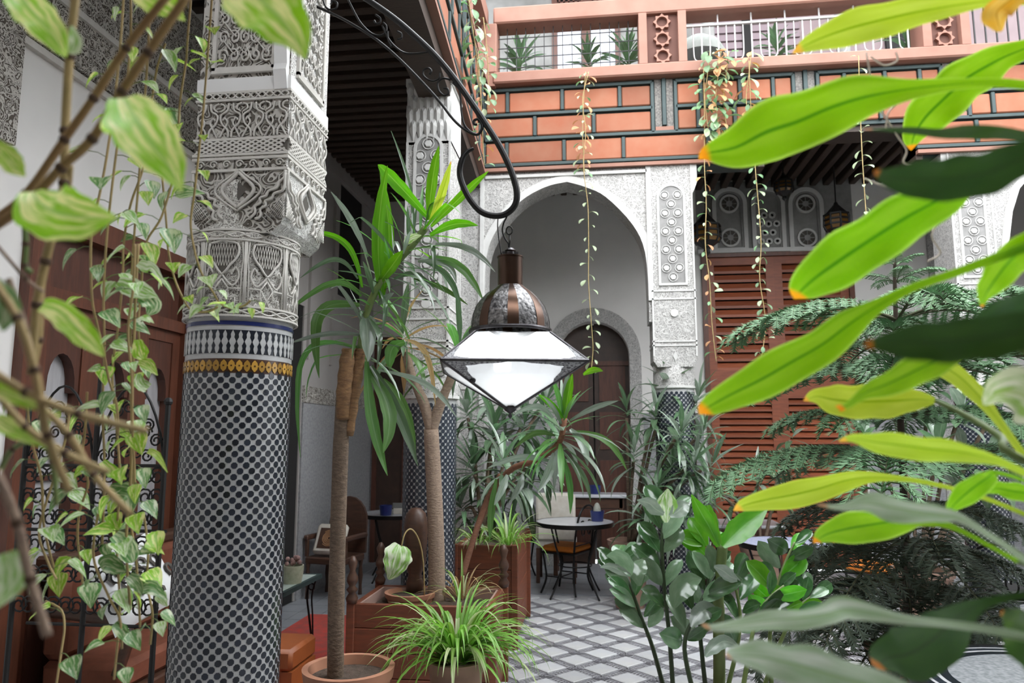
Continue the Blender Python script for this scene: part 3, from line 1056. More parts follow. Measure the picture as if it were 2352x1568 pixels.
def far_column(c, r, ztop, name_label, z_vis=.0):
    root = sroot('column', (c[0], c[1], 0), name_label)
    ob('shaft', MB().lathe([(r, 0), (r, ztop)], (c[0], c[1], 0), 40), WHITE_GL, root, 'auto')
    mb = MB()
    n = int(round(2 * pi * r / .046))
    per = 2 * pi / n
    z, rw = ztop - .05, 0
    while z > .03:
        for k in range(n):
            th = -pi / 2 + (k - n // 2 + .5 * (rw % 2)) * per
            if abs(th + pi / 2) < 1.75:
                xform(STAR_FAR, cylM(c, r, th, z), mb)
        z -= .023
        rw += 1
    ob('star_mosaic', mb, NAVY_GL, root, kind='stuff')
    ob('capital', MB().lathe([(r, ztop - .01), (r + .012, ztop), (r + .012, ztop + .22), (r - .02, ztop + .26)], (c[0], c[1], 0), 40), STUCCO_FAR, root, 'auto')
    ob('neck_ring', MB().lathe([(r + .002, 0), (r + .022, .0), (r + .022, .022), (r + .002, .022)], (c[0], c[1], ztop), 40, caps=False), RIB_FAR, root)
    return root


def far_pier(root, x0, x1, yf, yb, z0, z1, panel, rz=None):
    w = x1 - x0
    c = .05
    prof = [(x0 + .04, z0), (x0, z0 + .06), (x0, z1), (x1, z1), (x1, z0 + .06), (x1 - .04, z0)]
    ob('impost', MB().prism([(x, yf, z) for x, z in prof], (0, yb - yf, 0)), STUCCO_FAR, root)
    mb = MB()
    for zz in (z0 + .2, z0 + .24, panel[0] - .14, panel[0] - .06):
        mb.box(x0 - .006, x1 + .006, yf - .008, yb, zz, zz + .014)
    for xx in (x0, x1 - .016):
        mb.box(xx, xx + .016, yf - .008, yf, z0 + .1, z1)
    ob('band_molding', mb, RIB_FAR, root)
    pz0, pz1 = panel
    pw = w * .33
    xc = (x0 + x1) / 2
    op = [(xc - pw, yf - .012, pz0)] + [(xc - pw * cos(pi * k / 10), yf - .012, pz1 - pw + pw * sin(pi * k / 10)) for k in range(11)] + [(xc + pw, yf - .012, pz0)]
    q_ = pw - .022
    ip = [(xc - q_, yf - .012, pz0 + .022)] + [(xc - q_ * cos(pi * k / 10), yf - .012, pz1 - pw + q_ * sin(pi * k / 10)) for k in range(11)] + [(xc + q_, yf - .012, pz0 + .022)]
    ob('panel_frame', MB().frame_prism(op, ip, (0, .014, 0)), RIB_FAR, root)
    ob('panel_ground', MB().prism([(p[0], yf - .003, p[2]) for p in ip], (0, .004, 0)), SHADOWGREY, root)
    me = MB().lathe([(.001, .012), (.026, .012), (.030, 0)], (0, 0, 0), 6, caps=False).mesh('rosette')
    me.materials.append(RIB_FAR)
    rm = MB().tube([(.043 * cos(2 * pi * k / 12), .043 * sin(2 * pi * k / 12), .004) for k in range(13)], .004, 4).mesh('rosette_ring')
    rm.materials.append(RIB_FAR)
    z, r_ = pz0 + .075, 0
    rows = int((pz1 - pw * .4 - pz0) / .09)
    for r_ in range(rows):
        z = pz0 + .08 + r_ * .092
        for dx in ((0,) if r_ % 2 == 0 else (-.062, .062)):
            Mx = Matrix.Translation((xc + dx, yf - .004, z)) @ Matrix.Rotation(pi / 2, 4, 'X')
            s_ = put('rosette', me, None, root, Mx)
            put('rosette_ring', rm, None, s_, Mx)
    zz = z0 + .52
    ob('round_boss', MB().lathe([(.02, .01), (.035, .01), (.04, 0)], (0, 0, 0), 12), RIB_FAR, root, M=Matrix.Translation((xc, yf - .002, zz)) @ Matrix.Rotation(pi / 2, 4, 'X'))
    ob('ogive_boss', MB().prism([(xc + a, yf - .008, z0 + .1 + b) for a, b in ((0, .05), (.022, 0), (0, -.05), (-.022, 0))], (0, .01, 0)), RIB_FAR, root)
    return root


zb = onY(YF, 1180, 395).z                 # underside of the brick band
p2x0, p2x1 = onY(YF, 1494, 560).x, onY(YF, 1594, 560).x
p3x0, p3x1 = onY(YF, 2190, 560).x, onY(YF, 2288, 560).x
pan = (onY(YF, 1550, 655).z, onY(YF, 1550, 422).z)
zim = onY(YF, 1550, 842).z
cB = far_column(((p2x0 + p2x1) / 2, YC), .19, zim - .2, 'mosaic column under the carved pier right of the tall arch')
far_pier(cB, p2x0, p2x1, YF, YC + .2, zim, zb, pan)
cC = far_column(((p3x0 + p3x1) / 2, YC), .19, zim - .2, 'mosaic column under the carved pier behind the strap-leaved plant')
far_pier(cC, p3x0, p3x1, YF, YC + .2, zim, zb, pan)
# stepped corbels on pier two and three
for root, xs in ((cB, ((p2x1, 1), )), (cC, ((p3x1, 1), (p3x0, -1)))):
    for x, s in xs:
        pr = [(x, zb), (x + s * .05, zb), (x + s * .05, zb - .18), (x + s * .02, zb - .26), (x, zb - .3)]
        ob('stepped_corbel', MB().prism([(a, YF, b) for a, b in pr], (0, .4, 0)), RIB_FAR, root)
# left-row middle column
YM = 5.0
mx0, mx1 = onY(YM, 929, 560).x, onY(YM, 1033, 560).x
zmt, zmb = onY(YM, 980, 180).z, onY(YM, 980, 862).z
cM = far_column(((mx0 + mx1) / 2, YM + .19), .19, zmb - .16, 'mosaic column with carved pier in the left row, behind the dracaena trunks')
far_pier(cM, mx0, mx1, YM, YM + .38, zmb, zmt - .5, (onY(YM, 980, 690).z, onY(YM, 980, 308).z))
# stalactite cresting and timber corbel
mb = MB()
w = mx1 - mx0
mb.box(mx0 - .01, mx1 + .01, YM - .01, YM + .39, zmt - .06, zmt)
for r_ in range(4):
    for k in range(6):
        xx = mx0 + (k + .5 + (.5 if r_ % 2 else 0)) * w / 6.5
        zz = zmt - .1 - r_ * .1
        mb.add([(xx - .03, YM - .012, zz), (xx + .03, YM - .012, zz), (xx, YM - .03, zz + .02), (xx, YM - .006, zz - .1), (xx - .03, YM, zz + .09), (xx + .03, YM, zz + .09)],
               [(0, 2, 3), (2, 1, 3), (0, 4, 2), (2, 4, 5), (2, 5, 1)])
mb.box(mx0, mx1, YM, YM + .38, zmt - .52, zmt - .05)
ob('stalactite_cresting', mb, RIB_FAR, cM)
CORB = mat('corbel_wood', (.20, .085, .05), .6, col2=(.13, .055, .035), scale=8, bumpy=.2)
mb = MB()
mb.prism([(mx0 + .04 - .0, YM - .02, zmt), (mx1 - .02, YM - .02, zmt), (mx1 + .04, YM - .02, zmt + .14), (mx0 - .04, YM - .02, zmt + .14)], (0, .42, 0))
ob('timber_corbel', mb, CORB, cM)
# corner column behind it
far_column((-1.30, YC), .17, zim - .2, 'corner mosaic column half hidden by the foliage over the planters')

# ---------------------------------------------------------------- back facade: arch wall
fc = sroot('wall_court_back', (0, YF, 0))
axL, axR = onY(YF, 1113, 620).x, onY(YF, 1490, 670).x
asp = onY(YF, 1490, 690).z
aap = onY(YF, 1300, 417).z
acx = onY(YF, 1302, 430).x
pts = [(axL, asp - .5), (axL, asp), (onY(YF, 1117, 590).x, onY(YF, 1117, 590).z), (onY(YF, 1142, 525).x, onY(YF, 1142, 525).z), (onY(YF, 1194, 463).x, onY(YF, 1194, 463).z),
       (onY(YF, 1252, 429).x, onY(YF, 1252, 429).z), (acx, aap), (onY(YF, 1345, 429).x, onY(YF, 1345, 429).z), (onY(YF, 1392, 452).x, onY(YF, 1392, 452).z), (onY(YF, 1453, 515).x, onY(YF, 1453, 515).z),
       (onY(YF, 1482, 580).x, onY(YF, 1482, 580).z), (axR, asp), (axR, asp - .15)]
arc = smooth_path(pts[1:6] + [pts[6]], 4) + smooth_path(pts[6:-1], 4)[1:]
zstep = onY(YF, 1495, 738).z
xle = -1.50
poly = [(xle, 0), (xle, zb), (p2x0, zb), (p2x0, zstep), (axR, zstep)] + arc[::-1] + [(axL, 0)]
ob('arch_wall', MB().prism([(x, YF + .02, z) for x, z in poly], (0, .3, 0)), STUCCO_FAR, fc)
# archivolt mouldings
def offs(poly2, d):
    out = []
    for i, p in enumerate(poly2):
        a, b = poly2[max(i - 1, 0)], poly2[min(i + 1, len(poly2) - 1)]
        t = Vector((b[0] - a[0], b[1] - a[1])).normalized()
        out.append((p[0] - t.y * d, p[1] + t.x * d))
    return out


mb = MB()
o1, o2 = offs(arc, .07), arc
for k in range(len(arc) - 1):
    mb.prism([(o1[k][0], YF + .005, o1[k][1]), (o1[k + 1][0], YF + .005, o1[k + 1][1]), (o2[k + 1][0], YF + .005, o2[k + 1][1]), (o2[k][0], YF + .005, o2[k][1])], (0, .02, 0))
ob('archivolt', mb, RIB_FAR, fc)
mb = MB()
z9 = onY(YF, 1300, 403).z
mb.box(axL, p2x0 - .02, YF - .005, YF + .02, z9, z9 + .03).box(axL - .05, axL - .01, YF - .005, YF + .02, 1.9, zb).box(p2x0 - .03, p2x0, YF - .005, YF + .02, asp, zb)
mb.box(-1.48, -1.36, YF - .02, YF + .02, 1.6, zb).box(axL - .03, axL, YF - .03, YF + .3, zim, asp)
ob('frame_molding', mb, RIB_FAR, fc)
# third bay: dark with a white arch edge
b3 = [(p3x1 + .02, zim + .4), (p3x1 + .05, asp), (p3x1 + .25, aap - .25), (p3x1 + .8, aap), (p3x1 + 1.4, aap - .25), (p3x1 + 1.6, asp), (p3x1 + 1.62, zim)]
a3 = smooth_path(b3[1:6], 4)
poly = [(p3x1, zim + .3), (p3x1, zb), (XR, zb), (XR, 0), (p3x1 + 1.62, 0)] + a3[::-1]
ob('arch_wall', MB().prism([(x, YF + .02, z) for x, z in poly], (0, .3, 0)), STUCCO_FAR, fc)
mb = MB()
o1 = offs(a3, .06)
for k in range(len(a3) - 1):
    mb.prism([(o1[k][0], YF + .0, o1[k][1]), (o1[k + 1][0], YF, o1[k + 1][1]), (a3[k + 1][0], YF, a3[k + 1][1]), (a3[k][0], YF, a3[k][1])], (0, .02, 0))
ob('archivolt', mb, RIB_FAR, fc)

# ---------------------------------------------------------------- painted brick band of the back facade
YBR = YF - .02
bb = sroot('wall_brick_band_back', (0, YBR, zb))
zt = onY(YBR, 1180, 187).z
xs1, xs2 = onY(YBR, 1755, 330).x, onY(YBR, 2105, 330).x
zmidb = onY(YBR, 1960, 283).z
mb = MB()
mb.box(XF - .3, xs1, YBR + .03, YBR + .3, zb, zt).box(xs2, XR, YBR + .03, YBR + .3, zb, zt).box(xs1, xs2, YBR + .03, YBR + .3, zmidb, zt)
ob('render_ground', mb, GREEN, bb)
mb = MB()
e_ = .035
for a, b in ((XF, xs1), (xs2, XR)):
    mb.box(a, b, YBR - .02, YBR + .05, zb - .0, zb + e_)
mb.box(XF, XR, YBR - .02, YBR + .05, zt - .03, zt + .02)
ob('cornice_strip', mb, TERRA, bb)
zrow = [(onY(YBR, 1180, 374).z, onY(YBR, 1180, 327).z), (onY(YBR, 1180, 313).z, onY(YBR, 1180, 271).z), (onY(YBR, 1180, 257).z, onY(YBR, 1180, 213).z)]
gz = [onY(YBR, 1180, y).z for y in (379, 320, 264, 207)]
posts = [onY(YBR, 1525, 230).x, onY(YBR, 1852, 230).x]
pitch = posts[1] - posts[0]
posts.append(posts[1] + pitch)
posts.append(posts[2] + pitch)


def bx(px): return onY(YBR, px, 290).x


def brickpanel(x0, x1, z0, z1, parent, axis='X'):
    if x1 - x0 < .03: return
    c = .01
    if axis == 'X': m = MB().cbox(x0, x1, YBR + .004, YBR + .04, z0, z1, c)
    else: m = MB().cbox(XF - .04, XF - .004, x0, x1, z0, z1, c)
    ob('brick_panel', m, BRICK, parent)


def strip(x0, x1, z0, z1, parent, axis='X', m=None, o=0.0):
    mb = MB()
    h = (z1 - z0) if (x1 - x0) > (z1 - z0) else (x1 - x0)
    if axis == 'X':
        mb.cbox(x0, x1, YBR - .012 - o, YBR + .03, z0, z1, .004)
    else:
        mb.cbox(XF - .03, XF + .012 + o, x0, x1, z0, z1, .004)
    ob('timber_strip', mb, m or GREEN, parent)


G = .017


def hstrip(a, b, z, parent, axis='X', lim=None):
    strip(a, b, z - G, z + G, parent, axis)


def vstrip(x, z0, z1, parent, axis='X', w=.017):
    strip(x - w, x + w, z0, z1, parent, axis)


def bay(xa, xb, parent, axis, first=False, low=True, solid_x0=None, solid_x1=None):
    """one field between two T-posts (xa, xb: post axes)"""
    f0, f1 = xa + .115, xb - .115
    if first: f0 = xa
    L_ = f1 - f0
    hstrip(f0, f1, gz[3], parent, axis)
    hstrip(f0, f1, gz[2], parent, axis)
    if not first: vstrip(f0, gz[1], gz[3], parent, axis)
    vstrip(f1, gz[1], gz[3], parent, axis)
    row3 = [f0 + L_ * t for t in ((0, .14, .47, .81, 1) if first else (0, .22, .55, .83, 1))]
    row2 = [f0 + L_ * t for t in ((0, .305, .655, 1) if first else (0, .19, .5, .81, 1))]
    for rw, (z0, z1) in ((row3, zrow[2]), (row2, zrow[1])):
        for i in range(len(rw) - 1):
            brickpanel(rw[i] + G + .003, rw[i + 1] - G - .003, z0, z1, parent, axis)
            if i: vstrip(rw[i], z0 - .006, z1 + .006, parent, axis)


def tpost(x, parent, axis):
    vstrip(x, gz[1] + .07, gz[3] + .1, parent, axis, .02)
    mb = MB()
    for s in (-1, 1):
        a, b = sorted((x + s * .025, x + s * .09))
        if axis == 'X': mb.box(a, b, YBR + .012, YBR + .03, gz[1] + .03, gz[3] + .075)
        else: mb.box(XF - .03, XF - .012, a, b, gz[1] + .03, gz[3] + .075)
    ob('mosaic_inlay', mb, TRIMGREY, parent)
    if axis == 'X': m2 = MB().box(x - .09, x + .09, YBR, YBR + .03, gz[1] + .02, gz[1] + .06)
    else: m2 = MB().box(XF - .03, XF, x - .09, x + .09, gz[1] + .02, gz[1] + .06)
    ob('inlay_foot', m2, TERRA, parent)


edges = [XF] + posts
for i in range(len(edges) - 1):
    bay(edges[i], edges[i + 1], bb, 'X', first=(i == 0))
for x in posts: tpost(x, bb, 'X')
mb = MB().box(XF, XR, YBR + .012, YBR + .03, gz[3] + .03, gz[3] + .085)
ob('mosaic_inlay', mb, TRIMGREY, bb)
hstrip(XF, XR, gz[3] + .105, bb)
# lowest course runs on below, broken by the tall middle opening
for a, b in ((XF, xs1), (xs2, XR)):
    hstrip(a, b, gz[1], bb)
    hstrip(a, b, gz[0], bb)
cuts = [XF, bx(1164), bx(1295), bx(1431), bx(1625), xs1]
for i in range(len(cuts) - 1):
    brickpanel(cuts[i] + G, cuts[i + 1] - G, *zrow[0], bb)
    if i: vstrip(cuts[i], zrow[0][0], zrow[0][1], bb)
x = xs2
k = 0
while x < XR - .1:
    x2 = min(x + (.55, .75)[k % 2], XR)
    brickpanel(x + G, x2 - G, *zrow[0], bb)
    vstrip(x2, zrow[0][0], zrow[0][1], bb)
    x = x2
    k += 1
# dark timber lintel over the tall opening
ob('lintel_beam', MB().box(xs1 - .05, xs2 + .05, YBR + .06, YBR + .35, zmidb - .06, zmidb + .02).box(xs1 - .06, xs1, YBR + .03, YBR + .35, zb - .05, zmidb).box(xs2, xs2 + .06, YBR + .03, YBR + .35, zb - .05, zmidb), BEAM, bb)

# left facade band (seen edge-on)
bl = sroot('wall_brick_band_left', (XF, 5, zb))
ob('render_ground', MB().box(XF - .3, XF - .03, 2.77, YBR + .3, zb, zt), GREEN, bl)
ob('cornice_strip', MB().box(XF - .3, XF + .02, 2.77, YBR, zb - .035, zb).box(XF - .05, XF + .02, 2.77, YBR, zt - .03, zt + .02), TERRA, bl)
ob('lintel_beam', MB().box(XF - .28, XF - .04, 2.77, YBR, zb - .16, zb - .036), BEAM, bl)
lp = [2.77, 4.1, 5.45, YBR - .1]
for i in range(3): bay(lp[i], lp[i + 1], bl, 'Y', first=(i == 2))
for y in lp[1:3]: tpost(y, bl, 'Y')
hstrip(2.77, YBR, gz[1], bl, 'Y')
hstrip(2.77, YBR, gz[0], bl, 'Y')
hstrip(2.77, YBR, gz[3] + .105, bl, 'Y')
y = 2.8
while y < YBR - .1:
    y2 = min(y + .62, YBR)
    brickpanel(y + G, y2 - G, *zrow[0], bl, 'Y')
    vstrip(y2, zrow[0][0], zrow[0][1], bl, 'Y')
    y = y2

# the left range is not quite square to the back one
bl.matrix_basis = Matrix.Translation((XF, YF, 0)) @ Matrix.Rotation(.05, 4, 'Z') @ Matrix.Translation((-XF, -YF, 0)) @ bl.matrix_basis

# ---------------------------------------------------------------- upper storey
YP = YF - .13
ZP0, ZP1 = onY(YP, 1300, 181).z, onY(YP, 1300, 155).z
zo1 = onY(YP, 1300, 40).z
zo2 = onY(YP, 1300, 2).z
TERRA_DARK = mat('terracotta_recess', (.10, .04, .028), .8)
up = sroot('wall_parapet_back', (0, YP, ZP0))
ob('sill_beam', MB().cbox(XF + .1, XR, YP, YP + .3, ZP0, ZP1, .015), TERRA, up)
ob('top_beam', MB().cbox(XF + .1, XR, YP + .02, YP + .28, zo1, zo2, .015), TERRA, up)
pp = [(onY(YP, 1112, 100).x, onY(YP, 1140, 100).x)]
pp += [(onY(YP, 1468, 100).x, onY(YP, 1578, 100).x)]
pp += [(onY(YP, 2122, 90).x, onY(YP, 2232, 90).x)]
ob('corner_post', MB().cbox(pp[0][0], pp[0][1], YP + .01, YP + .28, ZP1, zo1, .01), TERRA, up)
for a, b in pp[1:]:
    ps = ob('pierced_post', MB().box(a, a + .08, YP + .01, YP + .28, ZP1, zo1).box(b - .08, b, YP + .01, YP + .28, ZP1, zo1), TERRA, up)
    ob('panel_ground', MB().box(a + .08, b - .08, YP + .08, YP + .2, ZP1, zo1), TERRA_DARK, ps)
    xc = (a + b) / 2
    hh = (zo1 - ZP1)
    for k in range(3):
        zc = ZP1 + hh * (k + .5) / 3
        st = MB()
        R_ = hh / 6 * .98
        o_p = [(xc + R_ * (1.0 if i % 2 == 0 else .74) * cos(pi * i / 8), YP + .04, zc + R_ * (1.0 if i % 2 == 0 else .74) * sin(pi * i / 8)) for i in range(16)]
        i_p = [(xc + R_ * .62 * cos(pi * i / 8), YP + .04, zc + R_ * .62 * sin(pi * i / 8)) for i in range(16)]
        st.frame_prism(o_p, i_p, (0, .05, 0))
        ob('star_fretwork', st, TERRA, ps)
struct('added_shade_roof', MB().box(XL, XR, 7.35, 9.3, 7.9, 8.05), BOARD)  # unseen roof, added to shade the wall behind the railing
# iron railings
rl = sroot('railing_back')
x0, x1 = pp[0][1], pp[1][0]
mb = MB()
for k in range(1, 15):
    x = x0 + (x1 - x0) * k / 15
    mb.box(x - .004, x + .004, YP + .14, YP + .148, ZP1, zo1)
for k in range(1, 5):
    z = ZP1 + (zo1 - ZP1) * k / 5
    mb.box(x0, x1, YP + .14, YP + .148, z - .004, z + .004)
ob('grid_railing', mb, IRONM, rl)
x0, x1 = pp[1][1], pp[2][0]
zr = ZP1 + (zo1 - ZP1) * .80
ob('top_bar', MB().box(x0, x1, YP + .12, YP + .15, zr - .01, zr + .01), IRONW, rl)
ob('bottom_bar', MB().box(x0, x1, YP + .12, YP + .15, ZP1 + .03, ZP1 + .05), IRONW, rl)
n = 27
for k in range(1, n):
    x = x0 + (x1 - x0) * k / n
    if k % 4 in (0, 2):
        ob('baluster', MB().box(x - .007, x + .007, YP + .13, YP + .144, ZP1 + .03, zo1 if k % 4 == 0 else zr), IRONW, rl)
    else:
        w2 = (x1 - x0) / n * .75
        s = 1 if k % 4 == 1 else -1
        zz = ZP1 + .05
        ob('baluster', MB().tube(smooth_path([(x - s * .0, YP + .137, zr), (x, YP + .137, zr - .1), (x, YP + .137, zz + .14), (x + s * .01, YP + .137, zz + .03), (x + s * w2, YP + .137, zz)], 4), .007, 5), IRONW, rl)
x0, x1 = pp[2][1], XR
mb = MB()
for k in range(1, 30):
    x = x0 + (x1 - x0) * k / 30
    mb.box(x - .006, x + .006, YP + .13, YP + .142, ZP1, zo1)
ob('iron_bars', mb, IRONM, rl)
# upper inner wall and its door
YU = 8.9
uw = sroot('wall_upper_back', (0, YU, 5))
def onu(px, py): return onY(YU, px, py)
dx0, dx1 = onu(1268, 90).x, onu(1425, 90).x
xpk = onu(1590, 90).x
mb = MB()
mb.box(XL, dx0, YU, YU + .3, ZCEIL + .25, 9).box(dx1, xpk, YU, YU + .3, ZCEIL + .25, 9).box(dx0, dx1, YU, YU + .3, 7.4, 9)
ob('plaster', mb, WHITEWALL, uw)
ob('pink_plaster', MB().box(xpk, XR, YU, YU + .3, ZCEIL + .25, 9), PINKWALL, uw)
ob('terrace_floor', MB().box(XL, XR, 7.1, 9.2, ZCEIL + .25, ZCEIL + .32), GROUT, uw)
du = sroot('door_5', ((dx0 + dx1) / 2, YU, 5.1))
dzt = onu(1340, 62).z
mb = MB()
mb.box(dx0, dx0 + .07, YU - .02, YU + .08, 5.1, 7.4).box(dx1 - .07, dx1, YU - .02, YU + .08, 5.1, 7.4).box((dx0 + dx1) / 2 - .06, (dx0 + dx1) / 2 + .06, YU - .02, YU + .08, 5.1, 7.4)
mb.box(dx0, dx1, YU - .02, YU + .08, dzt, dzt + .08)
ob('door_frame', mb, DOORD, du)
for s in (0, 1):
    a = dx0 + .07 if s == 0 else (dx0 + dx1) / 2 + .06
    b = (dx0 + dx1) / 2 - .06 if s == 0 else dx1 - .07
    ob('pane', MB().box(a, b, YU + .04, YU + .06, 5.1, dzt), SKYGLASS, du)
mb = MB()
for k in range(12):
    x = dx0 + .07 + (dx1 - dx0 - .14) * (k + .5) / 12
    mb.box(x - .012, x + .012, YU + .0, YU + .03, dzt + .08, 7.4)
for k in range(5):
    mb.box(dx0, dx1, YU, YU + .03, dzt + .12 + k * .12, dzt + .14 + k * .12)
ob('turned_lattice', mb, DOORD, du)
ob('lattice_backing', MB().box(dx0, dx1, YU + .05, YU + .07, dzt + .08, 7.4), BLACK, du)
for i_, (pa, pb) in enumerate(((1592, 1625), (1880, 1910), )):
    a, b = onu(pa, 80).x, onu(pb, 80).x
    struct('column', MB().lathe([(.09, 0), (.09, .1), (.075, .14), (.075, 2.2), (.1, 2.3)], ((a + b) / 2, 8.3, ZCEIL + .32), 16), WHITEWALL, None, 'auto',
           ('white round post at the left end of the pale balcony railing', 'white round post behind the middle of the balcony railing')[i_])
# shutters on the pink wall
mb = MB()
sx0, sx1 = onu(1640, 70).x, onu(1835, 70).x
for k in range(16):
    mb.box(sx0, sx1, YU - .03, YU, 5.3 + k * .11, 5.38 + k * .11)
ob('pale_boarding', mb, mat('mauve_boards', (.19, .145, .16), .8), uw)
ob('dark_niche', MB().box(onu(1703, 70).x, onu(1722, 70).x, YU - .05, YU - .03, 5.1, 7.2).box(onu(2030, 70).x, onu(2110, 70).x, YU - .05, YU, 5.1, 6.6), BLACK, uw)
# left upper storey
lu = sroot('wall_upper_left', (XF, 5, 5))
ob('parapet', MB().box(XF - .2, XF + .05, 2.77, YP + .1, ZP0, ZP1 + .03), TERRA, lu)
for y in (3.4, 4.6, 5.8):
    ob('parapet_post', MB().box(XF - .15, XF + .03, y, y + .3, ZP1 + .03, zo1), TERRA, lu)
ob('top_beam', MB().box(XF - .18, XF + .04, 2.77, YP + .1, zo1, zo2), TERRA, lu)
ob('inner_wall', MB().box(XL - .3, XL, -3.2, 9.6, 5.4, 6.9), WHITEWALL, lu)
# carved brackets under the back parapet corner
mb = MB()
mb.box(XF - .02, XF + .12, YP + .02, YP + .2, ZP0 - .02, zo1)
ob('corner_block', mb, TERRA, up)
# ================================================================== LANTERN AND BRACKET
YK = 2.62


def k2(px, py, y=YK): return onY(y, px, py)


br = thing('lamp_bracket', k2(720, 5), 'black wrought iron arched bracket with scrolls reaching out from the carved pier', 'bracket')
main = [(690, -70), (770, -45), (845, 0), (905, 42), (952, 82), (1000, 128), (1042, 178), (1082, 234), (1118, 288), (1150, 340), (1174, 392), (1187, 440), (1182, 472), (1160, 492), (1132, 495), (1104, 485), (1080, 458), (1063, 425), (1056, 395), (1062, 365), (1074, 348), (1088, 341)]
mp = smooth_path([(*k2(x, y), ) for x, y in main], 5)
ob('main_bar', MB().tube(mp, [.0125] * (len(mp) - 12) + [.0125 - .0006 * i for i in range(12)], 8), IRON, br, True)
low = [(690, -5), (716, 10), (760, 30), (806, 54), (870, 95), (930, 148), (1000, 222), (1042, 275), (1072, 300), (1096, 309), (1107, 296), (1106, 283), (1098, 274), (1089, 277), (1090, 285), (1096, 286)]
ob('lower_bar', MB().tube(smooth_path([tuple(k2(x, y)) for x, y in low], 5), .0055, 6), IRON, br, True)
scr = [[(737, -20), (745, 10), (756, 22), (772, 19), (774, 7), (764, 2), (760, 10)],
       [(800, 0), (815, 30), (830, 55), (852, 76), (872, 82), (886, 74), (887, 60), (880, 52)],
       [(878, 58), (890, 85), (905, 105), (928, 121), (955, 123), (985, 119)],
       [(862, 34), (873, 42), (873, 52), (864, 54), (859, 47)],
       [(912, 72), (922, 78), (922, 88), (913, 90)],
       [(890, 72), (892, 92), (900, 108)],
       [(1010, 168), (1008, 180), (996, 186), (982, 182), (972, 172), (974, 160), (985, 157), (991, 164), (986, 171)],
       [(1035, 183), (1018, 180), (1006, 190), (1008, 208), (1020, 219), (1030, 214), (1028, 204), (1019, 203)],
       [(1040, 190), (1054, 205), (1058, 230), (1060, 258), (1066, 285), (1080, 302), (1096, 309)]]
for s in scr:
    ob('scroll', MB().tube(smooth_path([tuple(k2(x, y)) for x, y in s], 5), .0042, 6), IRON, br, True)
ob('wall_plate', MB().cbox(XF, XF + .015, 2.57, 2.67, k2(690, -70).z - .05, k2(690, -70).z + .06, .004).tube([k2(690, -70), (XF + .005, YK, k2(690, -70).z)], .011, 8)
   .tube([k2(690, -5), (XF + .005, YK, k2(690, -5).z)], .005, 6), IRON, br)
lamp_c = k2(1172, 825)
ln = thing('hanging_lantern', lamp_c, 'large glass pyramid lantern with a ribbed copper dome hanging from the iron bracket', 'lantern')
RZ = Matrix.Translation((lamp_c.x, lamp_c.y, 0)) @ Matrix.Rotation(radians(11), 4, 'Z')
hs = .248
zr = onY(YK - hs, 1172, 826).z
ztp = onY(YK - .13, 1172, 761).z
zap_ = onY(YK, 1174, 943).z
ht = .132
prof0_r = .135


def gl(name, tint, tr, di, ro=.03):
    m, t, b, o = nt(name)
    t.nodes.remove(b)
    g = N(t, 'ShaderNodeBsdfGlossy', i_Roughness=ro)
    g.inputs['Color'].default_value = (.95, .97, 1, 1)
    tp = N(t, 'ShaderNodeBsdfTransparent')
    tp.inputs['Color'].default_value = c4(tint)
    df = N(t, 'ShaderNodeBsdfDiffuse')
    df.inputs['Color'].default_value = (.9, .9, .9, 1)
    tl = N(t, 'ShaderNodeBsdfTranslucent')
    tl.inputs['Color'].default_value = (.9, .9, .9, 1)
    m0 = N(t, 'ShaderNodeMixShader')
    m0.inputs[0].default_value = .5
    t.links.new(df.outputs[0], m0.inputs[1])
    t.links.new(tl.outputs[0], m0.inputs[2])
    m1 = N(t, 'ShaderNodeMixShader')
    m1.inputs[0].default_value = tr
    t.links.new(g.outputs[0], m1.inputs[1])
    t.links.new(tp.outputs[0], m1.inputs[2])
    m2 = N(t, 'ShaderNodeMixShader')
    m2.inputs[0].default_value = di
    t.links.new(m1.outputs[0], m2.inputs[1])
    t.links.new(m0.outputs[0], m2.inputs[2])
    t.links.new(m2.outputs[0], o.inputs[0])
    return m


PIERC = mat('pierced_tin_plate', (.07, .065, .075), .6, col2=(.5, .5, .52), scale=130, detail=1)
pane_fill_light((lamp_c.x, lamp_c.y, lamp_c.z + .03), .8, (1, .98, .95), .04)  # added fill light, no real bulb: makes the lantern panes glow white
G_UP = gl('lantern_glass', (.95, .97, .98), .5, .15)
G_LO = gl('lantern_glass_whitened', (.95, .97, .98), .62, .42)  # white diffuse share stands in for sky reflected in the lower panes


def rot4(k): return RZ @ Matrix.Rotation(k * pi / 2, 4, 'Z')


def loc(M_, pts): return [M_ @ Vector(p) for p in pts]


